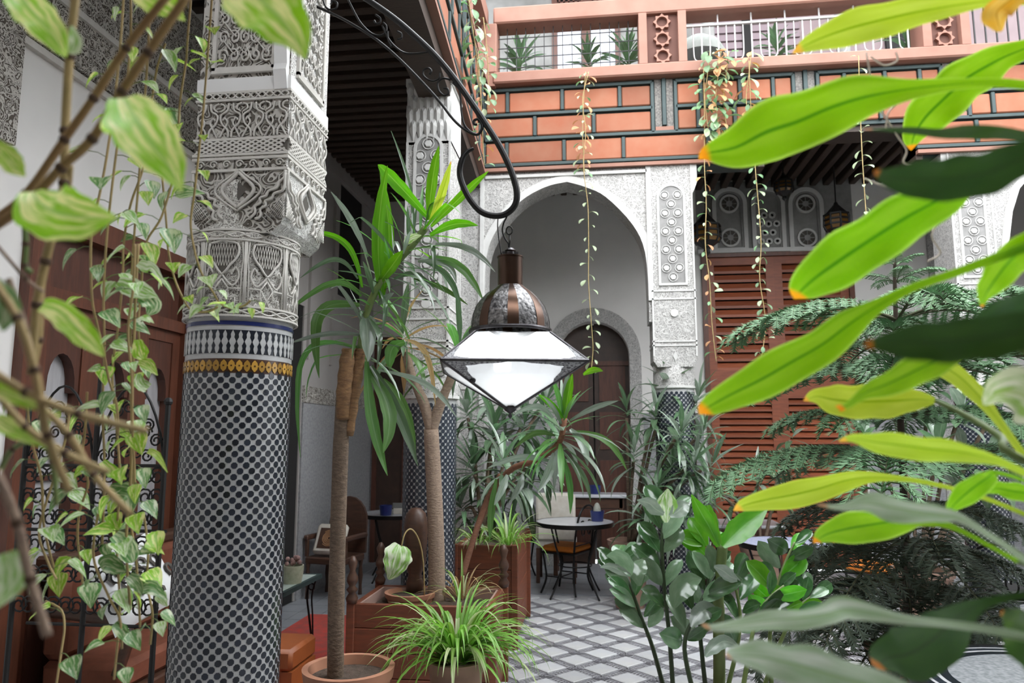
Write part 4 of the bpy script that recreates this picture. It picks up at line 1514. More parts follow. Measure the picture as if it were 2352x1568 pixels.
tin = mat('lantern_tin', (.10, .095, .10), .35, metal=.85, col2=(.05, .045, .05), scale=40)
for k in range(4):
    M_ = rot4(k)
    up_ = loc(M_, [(-hs, -hs, zr), (hs, -hs, zr), (ht, -ht, ztp), (-ht, -ht, ztp)])
    n_ = (up_[1] - up_[0]).cross(up_[3] - up_[0]).normalized()
    ob('upper_pane', MB().prism(up_, n_ * -.003), G_UP, ln)
    lo_ = loc(M_, [(-hs, -hs, zr), (hs, -hs, zr), (0, 0, zap_)])
    n2 = (lo_[1] - lo_[0]).cross(lo_[2] - lo_[0]).normalized()
    ob('lower_pane', MB().prism(lo_, n2 * .003), G_LO, ln)
    fm = MB()
    fm.tube([up_[0], up_[3]], .0045, 6).tube([lo_[0], lo_[2]], .0055, 6)
    ob('corner_bar', fm, tin, ln)
    ob('rim_bar', MB().tube([up_[0], up_[1]], .006, 6), tin, ln)
    # pierced tin corner plates with scalloped edge (on the lower and upper panes)
    for (pl_, nn, s) in ((lo_, n2, 1), (up_, n_, 1)):
        o0_ = nn * (-.002 if pl_ is lo_ else .002)
        for a, b, c in ((0, 1, 2), (1, 0, 2)):
            e1 = pl_[b] - pl_[a]
            e2 = (pl_[c] - pl_[a]) if len(pl_) == 3 else ((pl_[3] if a == 0 else pl_[2]) - pl_[a])
            m1 = MB()
            la, lb = (.50, .44) if len(pl_) == 3 else (.22, .55)
            outer = [pl_[a] + o0_]
            for t in range(9):
                t_ = t / 8
                w_ = 1 - .55 * sin(pi * t_) + (.06 if t % 2 else 0)
                outer.append(pl_[a] + o0_ + e1 * la * (1 - t_) * w_ + e2 * lb * t_ * w_)
            m1.add(outer, [(0, i, i + 1) for i in range(1, 9)])
            ob('pierced_corner', m1, PIERC, ln)
ob('apex_finial', MB().lathe([(.001, -.03), (.008, -.02), (.004, -.01), (.02, .0), (.03, .02), (.012, .03)], (0, 0, 0), 10), tin, ln, True, M=RZ @ Matrix.Translation((0, 0, zap_)))
ob('latch', MB().ball((0, 0, 0), .011, 10, 8), tin, ln, True, M=Matrix.Translation(onY(YK - .18, 1086, 873)))
# dome
ob('added_dome_disc', MB().lathe([(.001, .004), (prof0_r, .0), (prof0_r, .003), (.001, .007)], (0, 0, 0), 24, caps=False), WHITE_GL, ln, M=RZ @ Matrix.Translation((0, 0, ztp - .004)))  # added white disc closing the dome, so its dark inside reads bright
dp = [(761, 89), (740, 88), (722, 84), (704, 77), (688, 66), (674, 52), (664, 38), (657, 30)]
sc_ = lamp_c.y / .993 / FPX
prof = [(hw * sc_ * 1.04, onY(YK, 1172, py).z) for py, hw in dp]
NS = 8
for k in range(NS):
    a0, a1 = 2 * pi * k / NS, 2 * pi * (k + 1) / NS
    rib = MB()
    w_ = .07
    sg = MB()
    def seg(mb, b0, b1, push):
        vs = [(r * (1 + push) * cos(b) , r * (1 + push) * sin(b), z) for r, z in prof for b in (b0, (b0 + b1) / 2, b1)]
        fs = [(i * 3 + j, i * 3 + j + 1, (i + 1) * 3 + j + 1, (i + 1) * 3 + j) for i in range(len(prof) - 1) for j in (0, 1)]
        mb.add(vs, fs)
        return mb
    ob('dome_gore', seg(MB(), a0 + .13, a1 - .13, -.01), TINFIL, ln, True, M=RZ)
    ob('dome_rib', seg(MB(), a0 - .14, a0 + .14, .0), COPPER, ln, True, M=RZ)
ob('dome_ring', MB().lathe([(prof[0][0] - .004, prof[0][1] - .006), (prof[0][0] + .006, prof[0][1] - .006), (prof[0][0] + .006, prof[0][1] + .006), (prof[0][0] - .004, prof[0][1] + .006)], (0, 0, 0), 32, caps=False), tin, ln, True, M=RZ)
zn0, zn1 = onY(YK, 1172, 660).z, onY(YK, 1172, 590).z
ob('neck', MB().lathe([(.047, zn0), (.047, zn1 - .004), (.050, zn1 - .004), (.050, zn1), (.0, zn1)], (0, 0, 0), 24), COPPER, ln, 'auto', M=RZ)
ob('neck_cap', MB().lathe([(.016, zn1), (.016, zn1 + .02), (.022, zn1 + .024), (.012, zn1 + .034), (0.001, zn1 + .036)], (0, 0, 0), 12).box(-.03, .03, -.004, .004, zn1 + .012, zn1 + .02), tin, ln, 'auto', M=RZ)
hk = smooth_path([tuple(k2(x, y)) for x, y in ((1168, 575), (1168, 560), (1160, 548), (1154, 530), (1157, 512), (1163, 500), (1166, 492))], 4)
ob('s_hook', MB().tube(hk, .0032, 6).tube(smooth_path([tuple(k2(1170 + 7 * cos(a * pi / 6), 529 + 9 * sin(a * pi / 6))) for a in range(13)], 2), .0028, 6).tube([k2(1170, 538), k2(1171, 555), k2(1168, 575)], .003, 6), IRON, ln, True)
ob('electric_cord', MB().tube(smooth_path([tuple(k2(x, y)) for x, y in ((1144, 497), (1143, 520), (1146, 550), (1152, 586))], 4), .0022, 6), IRON, ln, True)

# ================================================================== FURNITURE


def wrot(c, a=0): return Matrix.Translation(Vector(c)) @ Matrix.Rotation(a, 4, 'Z')


MARBLE = mat('table_marble', (.60, .61, .64), .15, col2=(.52, .53, .57), scale=6)
MOSAICT = mat('table_mosaic', (.42, .45, .55), .2, col2=(.25, .30, .45), scale=45, detail=1)


def dup(root, Mnew, name, label, cat, group=None):
    """copy of a thing with copies of its parts and sub-parts"""
    r = root.copy()
    COL.objects.link(r)
    r.name = name
    dM = Mnew
    r.matrix_basis = dM
    WM[r] = dM.copy()
    tag(r, label, cat, group)
    for ch in list(root.children):
        c = ch.copy()
        COL.objects.link(c)
        c.parent = r
        WM[c] = dM
        for g in ch.children:
            d = g.copy()
            COL.objects.link(d)
            d.parent = c
    return r


def local_thing(name, label, cat, group=None):
    """built about its own origin; placed afterwards through its matrix"""
    o = put(name, None)
    return tag(o, label, cat, group)


def place(o, M_):
    o.matrix_basis = M_


def iron_leg(mb, a, r0, r1, h, n=6, rad=.010):
    c, s = cos(a), sin(a)
    pts = [(r0 * c, r0 * s, h), ((r0 * .75 + r1 * .25) * c * .8, (r0 * .75 + r1 * .25) * s * .8, h * .72), (r1 * c * .55, r1 * s * .55, h * .42), (r1 * c * .8, r1 * s * .8, h * .15), (r1 * c, r1 * s, 0.0)]
    mb.tube(smooth_path(pts, 4), rad, n)
    return mb


def round_table(label, r, topmat, group, rim=IRON):
    t = local_thing('round_table', label, 'table', group)
    ob('tabletop', MB().lathe([(.001, .715), (r - .01, .715), (r - .01, .735), (.001, .735)], (0, 0, 0), 40, caps=False), topmat, t, 'auto')
    ob('iron_rim', MB().lathe([(r - .012, .695), (r, .695), (r, .737), (r - .012, .737), (r - .012, .695)], (0, 0, 0), 40, caps=False), rim, t, 'auto')
    for k in range(4):
        ob('leg', iron_leg(MB(), pi / 4 + k * pi / 2, r * .8, r * .85, .70), IRON, t, True)
    ob('leg_ring', MB().tube([(r * .42 * cos(a * pi / 10), r * .42 * sin(a * pi / 10), .3) for a in range(21)], .007, 6), IRON, t, True)
    return t


t1 = round_table('round marble-topped iron table under the tall arch, blue cactus pot on it', .405, MARBLE, None)
place(t1, wrot((-.257, 7.63, 0)))
t2c = onZ(.73, 908, 1178)
t2 = dup(t1, wrot((t2c.x, t2c.y, 0), .3), 'round_table', 'round pale table in the left gallery with a dark blue cup on it', 'table')
t3c = onZ(.73, 1800, 1246)
t3 = round_table('round table with blue mosaic top half hidden by the fir branches', .36, MOSAICT, None)
place(t3, wrot((t3c.x, t3c.y, 0), .4))
# near table with inlaid rings
t5c = onZ(.73, 2450, 1575)
R5 = .50
t5 = local_thing('mosaic_table', 'round table with black and white mosaic rings on its rim in the lower right corner', 'table')
ob('tabletop', MB().lathe([(.001, .712), (R5 * .72, .712), (R5 * .72, .734), (.001, .734)], (0, 0, 0), 48, caps=False), mat('pale_grey_mosaic', (.30, .31, .32), .25, col2=(.18, .19, .20), scale=55, detail=1), t5, 'auto')
for a, b, m_ in ((.72, .79, NAVY_GL), (.79, .82, WHITE_GL), (.82, .88, NAVY_GL), (.88, .905, WHITE_GL), (.905, .95, NAVY_GL), (.95, 1.0, IRON)):
    ob('inlaid_ring', MB().lathe([(R5 * a, .70), (R5 * b, .70), (R5 * b, .735), (R5 * a, .735), (R5 * a, .70)], (0, 0, 0), 48, caps=False), m_, t5, 'auto')
for k in range(4): ob('leg', iron_leg(MB(), .3 + k * pi / 2, R5 * .8, R5 * .85, .70), IRON, t5, True)
place(t5, wrot((t5c.x, t5c.y, 0)))
# console and square white table in the back gallery
cs = thing('console_table', (0, 8.8, 0), 'long white-topped console against the wall behind the round table', 'table')
zc9 = onY(8.75, 1330, 1133).z
xa, xb = onY(8.75, 1262, 1133).x, onY(8.75, 1440, 1133).x
ob('tabletop', MB().cbox(xa, xb, 8.6, 9.0, zc9 - .04, zc9, .008), MARBLE, cs)
for x in (xa + .05, xb - .1):
    for y in (8.63, 8.93): ob('leg', MB().cbox(x, x + .05, y, y + .05, 0, zc9 - .04, .006), DARKWOOD, cs)
ob('apron', MB().cbox(xa + .04, xb - .04, 8.63, 8.98, zc9 - .16, zc9 - .04, .006), DARKWOOD, cs)
sq = thing('square_table', (1.6, 8.3, 0), 'low white table with a dark wooden edge in front of the shutters', 'table')
zq = .70
pa, pb = onZ(zq, 1620, 1205), onZ(zq, 1800, 1205)
ob('tabletop', MB().cbox(pa.x, pb.x, pa.y, pa.y + .6, zq - .035, zq, .008), MARBLE, sq)
ob('apron', MB().cbox(pa.x + .02, pb.x - .02, pa.y - .005, pa.y + .58, zq - .12, zq - .035, .006), DARKWOOD, sq)
for x in (pa.x + .03, pb.x - .09):
    for y in (pa.y + .03, pa.y + .5): ob('leg', MB().cbox(x, x + .05, y, y + .05, 0, zq - .1, .006), DARKWOOD, sq)


def iron_chair(label, group='wrought iron chairs with orange cushions', back=True, cushion=ORANGEC):
    t = local_thing('iron_chair', label, 'chair', group)
    ob('seat_frame', MB().tube([(.2, -.19, .42), (.2, .19, .42), (-.2, .19, .42), (-.2, -.19, .42), (.2, -.19, .42)], .011, 6).box(-.19, .19, -.18, .18, .415, .423), IRON, t)
    ob('cushion', MB().cbox(-.2, .2, -.19, .19, .427, .49, .022), cushion, t, 'auto')
    for sx in (-1, 1):
        for sy in (-1, 1):
            ob('leg', MB().tube(smooth_path([(sx * .19, sy * .18, .42), (sx * .17, sy * .165, .28), (sx * .16, sy * .16, .15), (sx * .2, sy * .2, .01)], 4), .011, 6), IRON, t, True)
    ob('stretcher', MB().tube([(.165, -.16, .18), (.165, .16, .18)], .007, 5).tube([(-.165, -.16, .18), (-.165, .16, .18)], .007, 5).tube([(-.165, 0, .18), (.165, 0, .18)], .007, 5), IRON, t)
    if back:
        pts = smooth_path([(-.19, -.18, .42), (-.2, -.21, .65), (-.15, -.24, .84), (0, -.25, .9), (.15, -.24, .84), (.2, -.21, .65), (.19, -.18, .42)], 4)
        ob('back_frame', MB().tube(pts, .011, 6), IRON, t, True)
        for s in (-1, 1):
            ob('back_scroll', MB().tube([(s * (.075 + .06 * cos(a * .55) * (1 - a / 22)), -.225, .66 + .1 * sin(a * .55) * (1 - a / 22)) for a in range(18)], .007, 5), IRON, t, True)
        ob('back_bar', MB().tube([(-.195, -.19, .5), (.195, -.19, .5)], .007, 5), IRON, t)
    return t


c1c = onZ(.45, 1302, 1258)
ch1 = iron_chair('wrought iron stool-chair with an orange cushion pushed under the round marble table')
place(ch1, wrot((c1c.x, c1c.y, 0), radians(65)))
for (px, py, a, lb) in ((2010, 1300, 2.5, 'iron chair with a bright orange cushion behind the fir trunk'),
                        (1585, 1255, .4, 'iron chair with an orange cushion beyond the glossy potted plant'),
                        (1235, 1168, 3.0, 'iron chair with an orange cushion left of the console table')):
    c = onZ(.47, px, py)
    dup(ch1, wrot((c.x, min(c.y, 8.4), 0), a), 'iron_chair', lb, 'chair', 'wrought iron chairs with orange cushions')
# dark iron chairs by the near table, no cushions
p = onZ(.42, 2270, 1440)
ch2 = iron_chair('black wrought iron chair with a looped back beside the near mosaic table', None, True, IRONM)
place(ch2, wrot((p.x, p.y, 0), 2.3))
p = onZ(.42, 2330, 1370)
dup(ch2, wrot((p.x, p.y, 0), 1.2), 'iron_chair', 'black wrought iron chair without cushion in the shade of the fir', 'chair')
# cream covered chair behind table
p = onZ(.45, 1292, 1215)
cc = local_thing('upholstered_chair', 'chair with a cream fabric back behind the round marble table', 'chair')
ob('backrest', MB().cbox(-.22, .22, .16, .22, .45, .98, .03), CREAM, cc, 'auto')
ob('seat', MB().cbox(-.22, .22, -.2, .2, .38, .47, .02), CREAM, cc, 'auto')
for sx in (-1, 1):
    for sy in (-1, 1): ob('leg', MB().cbox(sx * .2 - .02, sx * .2 + .02, sy * .18 - .02, sy * .18 + .02, 0, .38, .004), DARKWOOD, cc)
place(cc, wrot((p.x - .02, 8.38, 0), radians(180)))

# small pots on tables
def cup(label, c, r=.055, h=.095, m=BLUEPOT, top=True):
    t = thing('ceramic_pot', c, label, 'pot')
    ob('bowl', MB().lathe([(.001, 0), (r * .82, 0), (r, h), (r * .88, h), (r * .75, .02), (.001, .02)], c, 20, caps=False), m, t, 'auto')
    if top:
        ob('soil', MB().lathe([(.001, h * .85), (r * .88, h * .85)], c, 16, caps=False), SOIL, t)
        cactus = MB()
        n = 14
        vs = []
        for i in range(7):
            an = pi * i / 12
            for k in range(n):
                rr = r * .5 * cos(an) * (1 + .12 * (k % 2))
                vs.append((c[0] + rr * cos(2 * pi * k / n), c[1] + rr * sin(2 * pi * k / n), c[2] + h * .85 + r * 1.3 * sin(an)))
        cactus.add(vs, [(i * n + k, i * n + (k + 1) % n, (i + 1) * n + (k + 1) % n, (i + 1) * n + k) for i in range(6) for k in range(n)])
        ob('cactus', cactus, mat('cactus_grey', (.30, .31, .26), .9, col2=(.42, .42, .38), scale=60), t, True)
    return t


p = onZ(.737, 1372, 1196)
cup('dark blue ceramic pot with a pale round cactus on the marble table', p, .075, .105)
p = onZ(.737, 886, 1183)
cup('dark blue ceramic cup on the pale table in the left gallery', p, .075, .11, top=False)
nk = thing('napkin_holder', onZ(.737, 918, 1180), 'white napkins in a holder beside the blue cup', 'napkins')
c = onZ(.737, 918, 1180)
ob('holder', MB().cbox(c.x - .07, c.x + .07, c.y - .02, c.y + .06, .737, .80, .004), CREAM, nk)
ob('napkin', MB().cbox(c.x - .08, c.x + .06, c.y - .01, c.y + .0, .80, .86, .002).cbox(c.x - .09, c.x + .05, c.y + .02, c.y + .028, .80, .85, .002), WHITEWALL, nk)
p = onY(8.7, 1367, 1128)
cup('small dark blue pot on the white console', (p.x, 8.7, zc9 + .002), .07, .10, top=False)

# low mosaic table with a flower pot
pr_ = onZ(.5, 740, 1318)
pf_ = onZ(.5, 655, 1362)
lt = thing('low_table', (pr_.x - .25, (pr_.y + pf_.y) / 2, 0), 'low green-edged mosaic coffee table with scrolled iron legs behind the near column', 'table')
x0, x1, y0, y1 = pr_.x - .55, pr_.x, pf_.y, pr_.y
ob('tabletop', MB().cbox(x0 + .03, x1 - .03, y0 + .03, y1 - .03, .475, .502, .004), mat('pale_green_mosaic', (.45, .50, .46), .3, col2=(.33, .40, .36), scale=30, detail=1), lt)
ob('edge_strip', MB().frame_prism([(x0, y0, .47), (x1, y0, .47), (x1, y1, .47), (x0, y1, .47)], [(x0 + .03, y0 + .03, .47), (x1 - .03, y0 + .03, .47), (x1 - .03, y1 - .03, .47), (x0 + .03, y1 - .03, .47)], (0, 0, .033)), GREEN, lt)
for (x, y, s) in ((x1 - .05, y0 + .05, 1), (x1 - .05, y1 - .05, 1), (x0 + .05, y0 + .05, -1), (x0 + .05, y1 - .05, -1)):
    ob('leg', MB().tube(smooth_path([(x - s * .03, y, .47), (x - s * .05, y, .34), (x - s * .03, y, .2), (x, y, .005)], 4), .009, 6).tube(smooth_path([(x + s * .02, y, .47), (x - s * .01, y, .34), (x, y, .2), (x + .01, y, .005)], 4), .007, 6)
       .tube([(x - s * .015 + .025 * cos(a * pi / 5), y, .41 + .025 * sin(a * pi / 5)) for a in range(11)], .006, 5), IRON, lt, True)
pc = onZ(.503, 672, 1338)
fp_ = thing('flower_pot', pc, 'pale green pot of pink flowers on the low mosaic table', 'flower pot')
ob('bowl', MB().lathe([(.001, 0), (.065, 0), (.08, .10), (.08, .13), (.07, .13), (.065, .03), (.001, .03)], pc, 20, caps=False), mat('celadon', (.42, .42, .32), .4, col2=(.30, .32, .22), scale=30), fp_, 'auto')
fl = MB()
random.seed(5)
for i in range(16):
    a, r_ = random.random() * 6.28, random.random() * .06
    fl.ball((pc.x + r_ * cos(a), pc.y + r_ * sin(a), pc.z + .14 + random.random() * .05), .018, 6, 4)
ob('blossom', fl, mat('pink_petals', (.45, .28, .26), .8, col2=(.16, .09, .08), scale=30), fp_, True, kind='stuff')


# carved wooden armchairs
def armchair(label):
    t = local_thing('wooden_armchair', label, 'chair')
    ob('seat', MB().cbox(-.27, .27, -.26, .24, .36, .43, .012), DARKWOOD, t)
    arc_ = [(-.27, .24, .43), (-.27, .26, .75)] + [(-.27 * cos(pi * k / 10), .27, .75 + .28 * sin(pi * k / 10)) for k in range(1, 10)] + [(.27, .26, .75), (.27, .24, .43)]
    ob('backrest', MB().prism(arc_, (0, .04, 0)), DARKWOOD, t)
    for s in (-1, 1):
        ob('armrest', MB().cbox(s * .27 - .03, s * .27 + .03, -.26, .26, .60, .65, .01).cbox(s * .27 - .02, s * .27 + .02, -.24, -.2, .43, .60, .005), DARKWOOD, t)
        for y in (-.23, .2): ob('leg', MB().lathe([(.025, 0), (.018, .1), (.03, .2), (.02, .3), (.03, .37)], (s * .24, y, 0), 10), DARKWOOD, t)
    return t


wc = armchair('dark wooden round-backed armchair with a printed cushion behind the low mosaic table')
c0 = onZ(.43, 742, 1268)
c0.x = max(c0.x, -2.68)
place(wc, wrot((c0.x, c0.y, 0), radians(-12)) @ Matrix.Diagonal((.82, .82, .95, 1)))
cu = thing('printed_cushion', (c0.x, c0.y, .44), 'square cream-bordered cushion with a tan scroll print on the wooden armchair', 'cushion')
Mc = wrot((c0.x - .02, c0.y - .10, .575), radians(-10)) @ Matrix.Rotation(radians(-24), 4, 'X') @ Matrix.Diagonal((.9, .9, .9, 1))
ob('cover', MB().cbox(-.19, .19, -.04, .04, -.17, .17, .03), CREAM, cu, 'auto', M=Mc)
ob('print_panel', MB().box(-.13, .13, -.043, -.03, -.115, .115), DARKWOOD, cu, M=Mc)
sc2 = MB()
for k in range(5):
    for q_ in (1, -1):
        sc2.tube([((.02 + .017 * k) * cos(a * .5 + k) * 1.1, -.046, q_ * (.02 + .017 * k) * sin(a * .5 + k)) for a in range(9)], .007, 4)
ob('scroll_print', sc2, mat('tan_thread', (.34, .18, .09), .9), cu, M=Mc)

# rug, leather bench, settee on the left
rg = MB().cbox(-2.62, -1.42, 3.55, 6.5, .001, .014, .004)
tag(ob('rug', rg, RUG, None), 'worn red patterned rug on the floor of the left gallery', 'rug')
bn = thing('leather_bench', (-2.2, 4.3, 0), 'long orange leather bench behind the near column', 'bench')
b0, b1 = onZ(.42, 345, 1462), onZ(.42, 697, 1475)
bx0, bx1, by0 = -2.36, b1.x, 4.02
ob('seat', MB().cbox(bx0, bx1, by0, by0 + .36, .30, .42, .02), ORANGE, bn, 'auto')
for k in range(3):
    xx = bx0 + (bx1 - bx0 - .06) * k / 2
    ob('side_panel', MB().prism([(xx, by0 + .01, 0), (xx, by0 + .01, .30), (xx, by0 + .35, .30), (xx, by0 + .35, 0), (xx, by0 + .28, 0), (xx, by0 + .24, .1), (xx, by0 + .18, .13), (xx, by0 + .12, .1), (xx, by0 + .08, 0)], (.06, 0, 0)), ORANGE, bn)
ob('front_panel', MB().box(bx0 + .06, bx1 - .06, by0 + .02, by0 + .05, .06, .30), ORANGE, bn)
bo = onZ(.30, 676, 1436)
tag(ob('bolster', MB().tube([(bo.x - .28, bo.y - .05, .12), (bo.x - .26, bo.y - .045, .12), (bo.x + .04, bo.y + .03, .12), (bo.x + .06, bo.y + .035, .12)], [.08, .105, .105, .08], 16), ORANGE, None, 'auto'), 'orange leather bolster cushion on the red rug near the low table', 'cushion')
st = thing('settee', (-2.65, 4.4, 0), 'dark wooden settee with rust upholstery along the left gallery wall', 'sofa')
ob('seat', MB().cbox(-2.9, -2.44, 3.6, 4.9, .30, .44, .03), mat('rust_upholstery', (.20, .06, .03), .8, col2=(.14, .042, .02), scale=10), st, 'auto')
ob('backrest', MB().cbox(-2.92, -2.78, 3.6, 4.9, .44, .92, .04), bpy.data.materials['rust_upholstery'], st, 'auto')
ob('top_rail', MB().cbox(-2.94, -2.80, 3.55, 4.95, .92, .98, .015), DARKWOOD, st)
for y in (3.55, 4.9):
    ob('armrest', MB().tube(smooth_path([(-2.85, y + .03, .70), (-2.65, y + .03, .68), (-2.48, y + .03, .66), (-2.40, y + .03, .60), (-2.42, y + .03, .5), (-2.45, y + .03, .40)], 4), .03, 8), DARKWOOD, st, True)
    for x in (-2.86, -2.47): ob('leg', MB().lathe([(.03, 0), (.02, .1), (.035, .3)], (x, y + .03, 0), 10), DARKWOOD, st)
ob('seat_rail', MB().cbox(-2.92, -2.41, 3.55, 4.95, .24, .30, .01), DARKWOOD, st)
pil = thing('print_pillow', (-2.5, 4.0, .5), 'white pillow with black print on the settee behind the vines', 'pillow')
Mp = Matrix.Translation(onX(-2.42, 305, 1335)) @ Matrix.Rotation(radians(62), 4, 'Z') @ Matrix.Rotation(radians(-28), 4, 'X') @ Matrix.Rotation(radians(-18), 4, 'Y')
pm = MB()
n = 10
for sgn in (1, -1):
    vs = []
    for i in range(n + 1):
        for j in range(n + 1):
            u, v = i / n * 2 - 1, j / n * 2 - 1
            pin = 1 - .07 * (1 - abs(u)) - .0
            d = ((1 - u ** 4) * (1 - v ** 4)) ** .5 * .07
            vs.append((u * .21 * (1 - .06 * (1 - v * v)), sgn * d, v * .21 * (1 - .06 * (1 - u * u))))
    pm.add(vs, [(i * (n + 1) + j, (i + 1) * (n + 1) + j, (i + 1) * (n + 1) + j + 1, i * (n + 1) + j + 1) for i in range(n) for j in range(n)])
ob('cover', pm, mat('white_cotton', (.66, .66, .66), .9), pil, True, M=Mp)
pp_ = MB()
for k in range(14):
    a = k * 2.4
    r_ = .03 + .011 * k
    x, z = r_ * cos(a), r_ * sin(a)
    pts = [(x + .02 * cos(t) * (1 + .3 * sin(3 * t)), 0, z + .035 * sin(t)) for t in [i * .6 for i in range(8)]]
    for sg_ in (-1, 1): pp_.tube([(p_[0], sg_ * (((1 - min(abs(p_[0] / .21), 1) ** 4) * (1 - min(abs(p_[2] / .21), 1) ** 4)) ** .5 * .07 + .007), p_[2]) for p_ in pts], .009, 4)
ob('black_print', pp_, GROUND, pil, M=Mp, kind='stuff')
tag(ob('seat_cushion', MB().cbox(-2.78, -2.4, 4.45, 4.82, .443, .56, .04), ORANGE, None, 'auto'), 'tan leather cushion beside the white pillow on the settee', 'cushion')

# wrought iron screen behind the vines
YS = 3.05
def s3(px, py): return onY(YS, px, py)
iscr = thing('iron_screen', s3(230, 1568), 'tall black wrought iron screen of scrolls behind the hanging pothos', 'screen')
zb_ = 0.0
for px in (62, 222, 382):
    p = s3(px, 1000)
    ob('post', MB().tube([(p.x, YS, 0), (p.x, YS, s3(px, 930 if px != 222 else 860).z)], .012, 8).ball((p.x, YS, s3(px, 930 if px != 222 else 860).z + .015), .02, 8, 6), IRONM, iscr)
for py in (1068, 1215, 1430):
    a, b = s3(62, py), s3(382, py)
    ob('rail', MB().tube([a, (b.x, YS, a.z)], .008, 6), IRONM, iscr)
x0, x1 = s3(62, 1000).x, s3(382, 1000).x
def scrollpts(cx, cz, r, s, n=16, turns=1.6):
    return [(cx + s * r * (1 - .75 * t / n) * cos(turns * 2 * pi * t / n), YS, cz + r * (1 - .75 * t / n) * sin(turns * 2 * pi * t / n)) for t in range(n + 1)]
zz = [s3(222, y).z for y in (1430, 1215, 1068)]
for i in range(6):
    cx = x0 + (x1 - x0) * (i + .5) / 6
    for lo, hi in ((zz[0], zz[1]), (zz[1], zz[2])):
        for k in range(3):
            cz = lo + (hi - lo) * (k + .5) / 3
            for s in (-1, 1):
                ob('scroll', MB().tube(scrollpts(cx + s * .024, cz, min((hi - lo) / 6, .05) * .9, s), .0045, 5), IRONM, iscr, True)
for s in (0, 1):
    xa, xb = (x0, (x0 + x1) / 2) if s == 0 else ((x0 + x1) / 2, x1)
    crest = [(xa + (xb - xa) * t, YS, zz[2] + (.36 * sin(pi * t) ** .7)) for t in [i / 12 for i in range(13)]]
    ob('crest_bar', MB().tube(crest, .006, 5), IRONM, iscr, True)
    for t in (.2, .35, .5, .65, .8):
        h = .3 * sin(pi * t) ** .7
        for k in range(3):
            ob('scroll', MB().tube(scrollpts(xa + (xb - xa) * t + (.02 if k % 2 else -.02), zz[2] + h * (k + .6) / 3, .032, 1 if k % 2 else -1), .0045, 5), IRONM, iscr, True)

# ================================================================== PLANTERS AND POTS
def planter(label, x0, x1, y0, y1, h, posts, soilz):
    t = thing('wooden_planter', ((x0 + x1) / 2, (y0 + y1) / 2, 0), label, 'planter', 'brown wooden planter boxes')
    n = 4
    for k in range(n):
        z0, z1 = .03 + (h - .03) * k / n, .03 + (h - .03) * (k + 1) / n - .003
        ob('plank', MB().cbox(x0, x1, y0, y0 + .03, z0, z1, .004), PLANTER, t)
        ob('plank', MB().cbox(x0, x1, y1 - .03, y1, z0, z1, .004), PLANTER, t)
        ob('plank', MB().cbox(x0, x0 + .03, y0 + .03, y1 - .03, z0, z1, .004), PLANTER, t)
        ob('plank', MB().cbox(x1 - .03, x1, y0 + .03, y1 - .03, z0, z1, .004), PLANTER, t)
    ob('inner_lining', MB().box(x0 + .03, x1 - .03, y1 - .045, y1 - .031, .3, h - .01).box(x0 + .031, x0 + .045, y0 + .03, y1 - .045, .3, h - .01).box(x1 - .045, x1 - .031, y0 + .03, y1 - .045, .3, h - .01), PLANTER_IN, t)
    ob('soil', MB().box(x0 + .045, x1 - .045, y0 + .03, y1 - .045, .2, soilz), SOIL, t)
    for x, y in ((x0, y0), (x1, y0), (x0, y1), (x1, y1)):
        ob('corner_post', MB().cbox(x - .03 if x == x0 else x - .02, x + .02 if x == x0 else x + .03, y - .012 if y == y0 else y - .02, y + .03 if y == y0 else y + .012, 0, h + .004, .004), PLANTER, t)
    for x, y in posts:
        ob('turned_finial', MB().lathe([(.03, h), (.038, h + .03), (.02, h + .06), (.036, h + .08), (.018, h + .10), (.034, h + .13), (.034, h + .15), (.016, h + .19), (.03, h + .24), (.012, h + .275), (.001, h + .28)], (x, y, 0), 14), DARKWOOD, t, True)
    return t


bA = onZ(.6, 800, 1390)
bB = onZ(.6, 1132, 1388)
bC = onZ(.6, 1165, 1331)
PX0, PX1, PY0, PY1 = bA.x, bB.x, (bA.y + bB.y) / 2, 4.96
planter('front wooden planter box with turned corner finials, holding the stout bare trunk', PX0, PX1, PY0, PY1, .6, [(PX0, PY0), (PX0, PY1), (PX1, PY1)], .53)
pk = bpy.data.objects['wooden_planter']
pz = onY(4.93, 957, 1166).z
px_ = onY(4.93, 957, 1166).x
ob('carved_headpost', MB().lathe([(.05, .55), (.06, .62), (.045, .68), (.075, .76), (.085, pz - .12), (.07, pz - .04), (.035, pz), (.001, pz + .005)], (px_, 4.915, 0), 14), DARKWOOD, pk, True)
QX0, QX1, QY0, QY1 = -1.12, -.66, 5.66, 6.7
planter('back wooden planter box with reddish leaning stems and spider plants', QX0, QX1, QY0, QY1, .77, [], .72)


def pot(name, label, c, r, h, m, rimh=.05, group=None, soil=True):
    t = thing(name, c, label, 'flower pot', group)
    ob('bowl', MB().lathe([(.001, 0), (r * .68, 0), (r * .95, h - rimh), (r * 1.0, h - rimh), (r * 1.04, h), (r * .9, h), (r * .86, h - rimh), (r * .6, h * .5), (.001, h * .45)], c, 36, caps=False), m, t, 'auto')
    if soil: ob('soil', MB().lathe([(.001, h - rimh * .9), (r * .88, h - rimh * .9)], c, 24, caps=False), SOIL, t)
    return t


cp = onZ(.53, 945, 1378)
pot('flower_pot', 'terracotta pot sunk in the soil of the front planter', (cp.x, cp.y - .02, .40), .165, .19, TERRAPOT, .03, None)
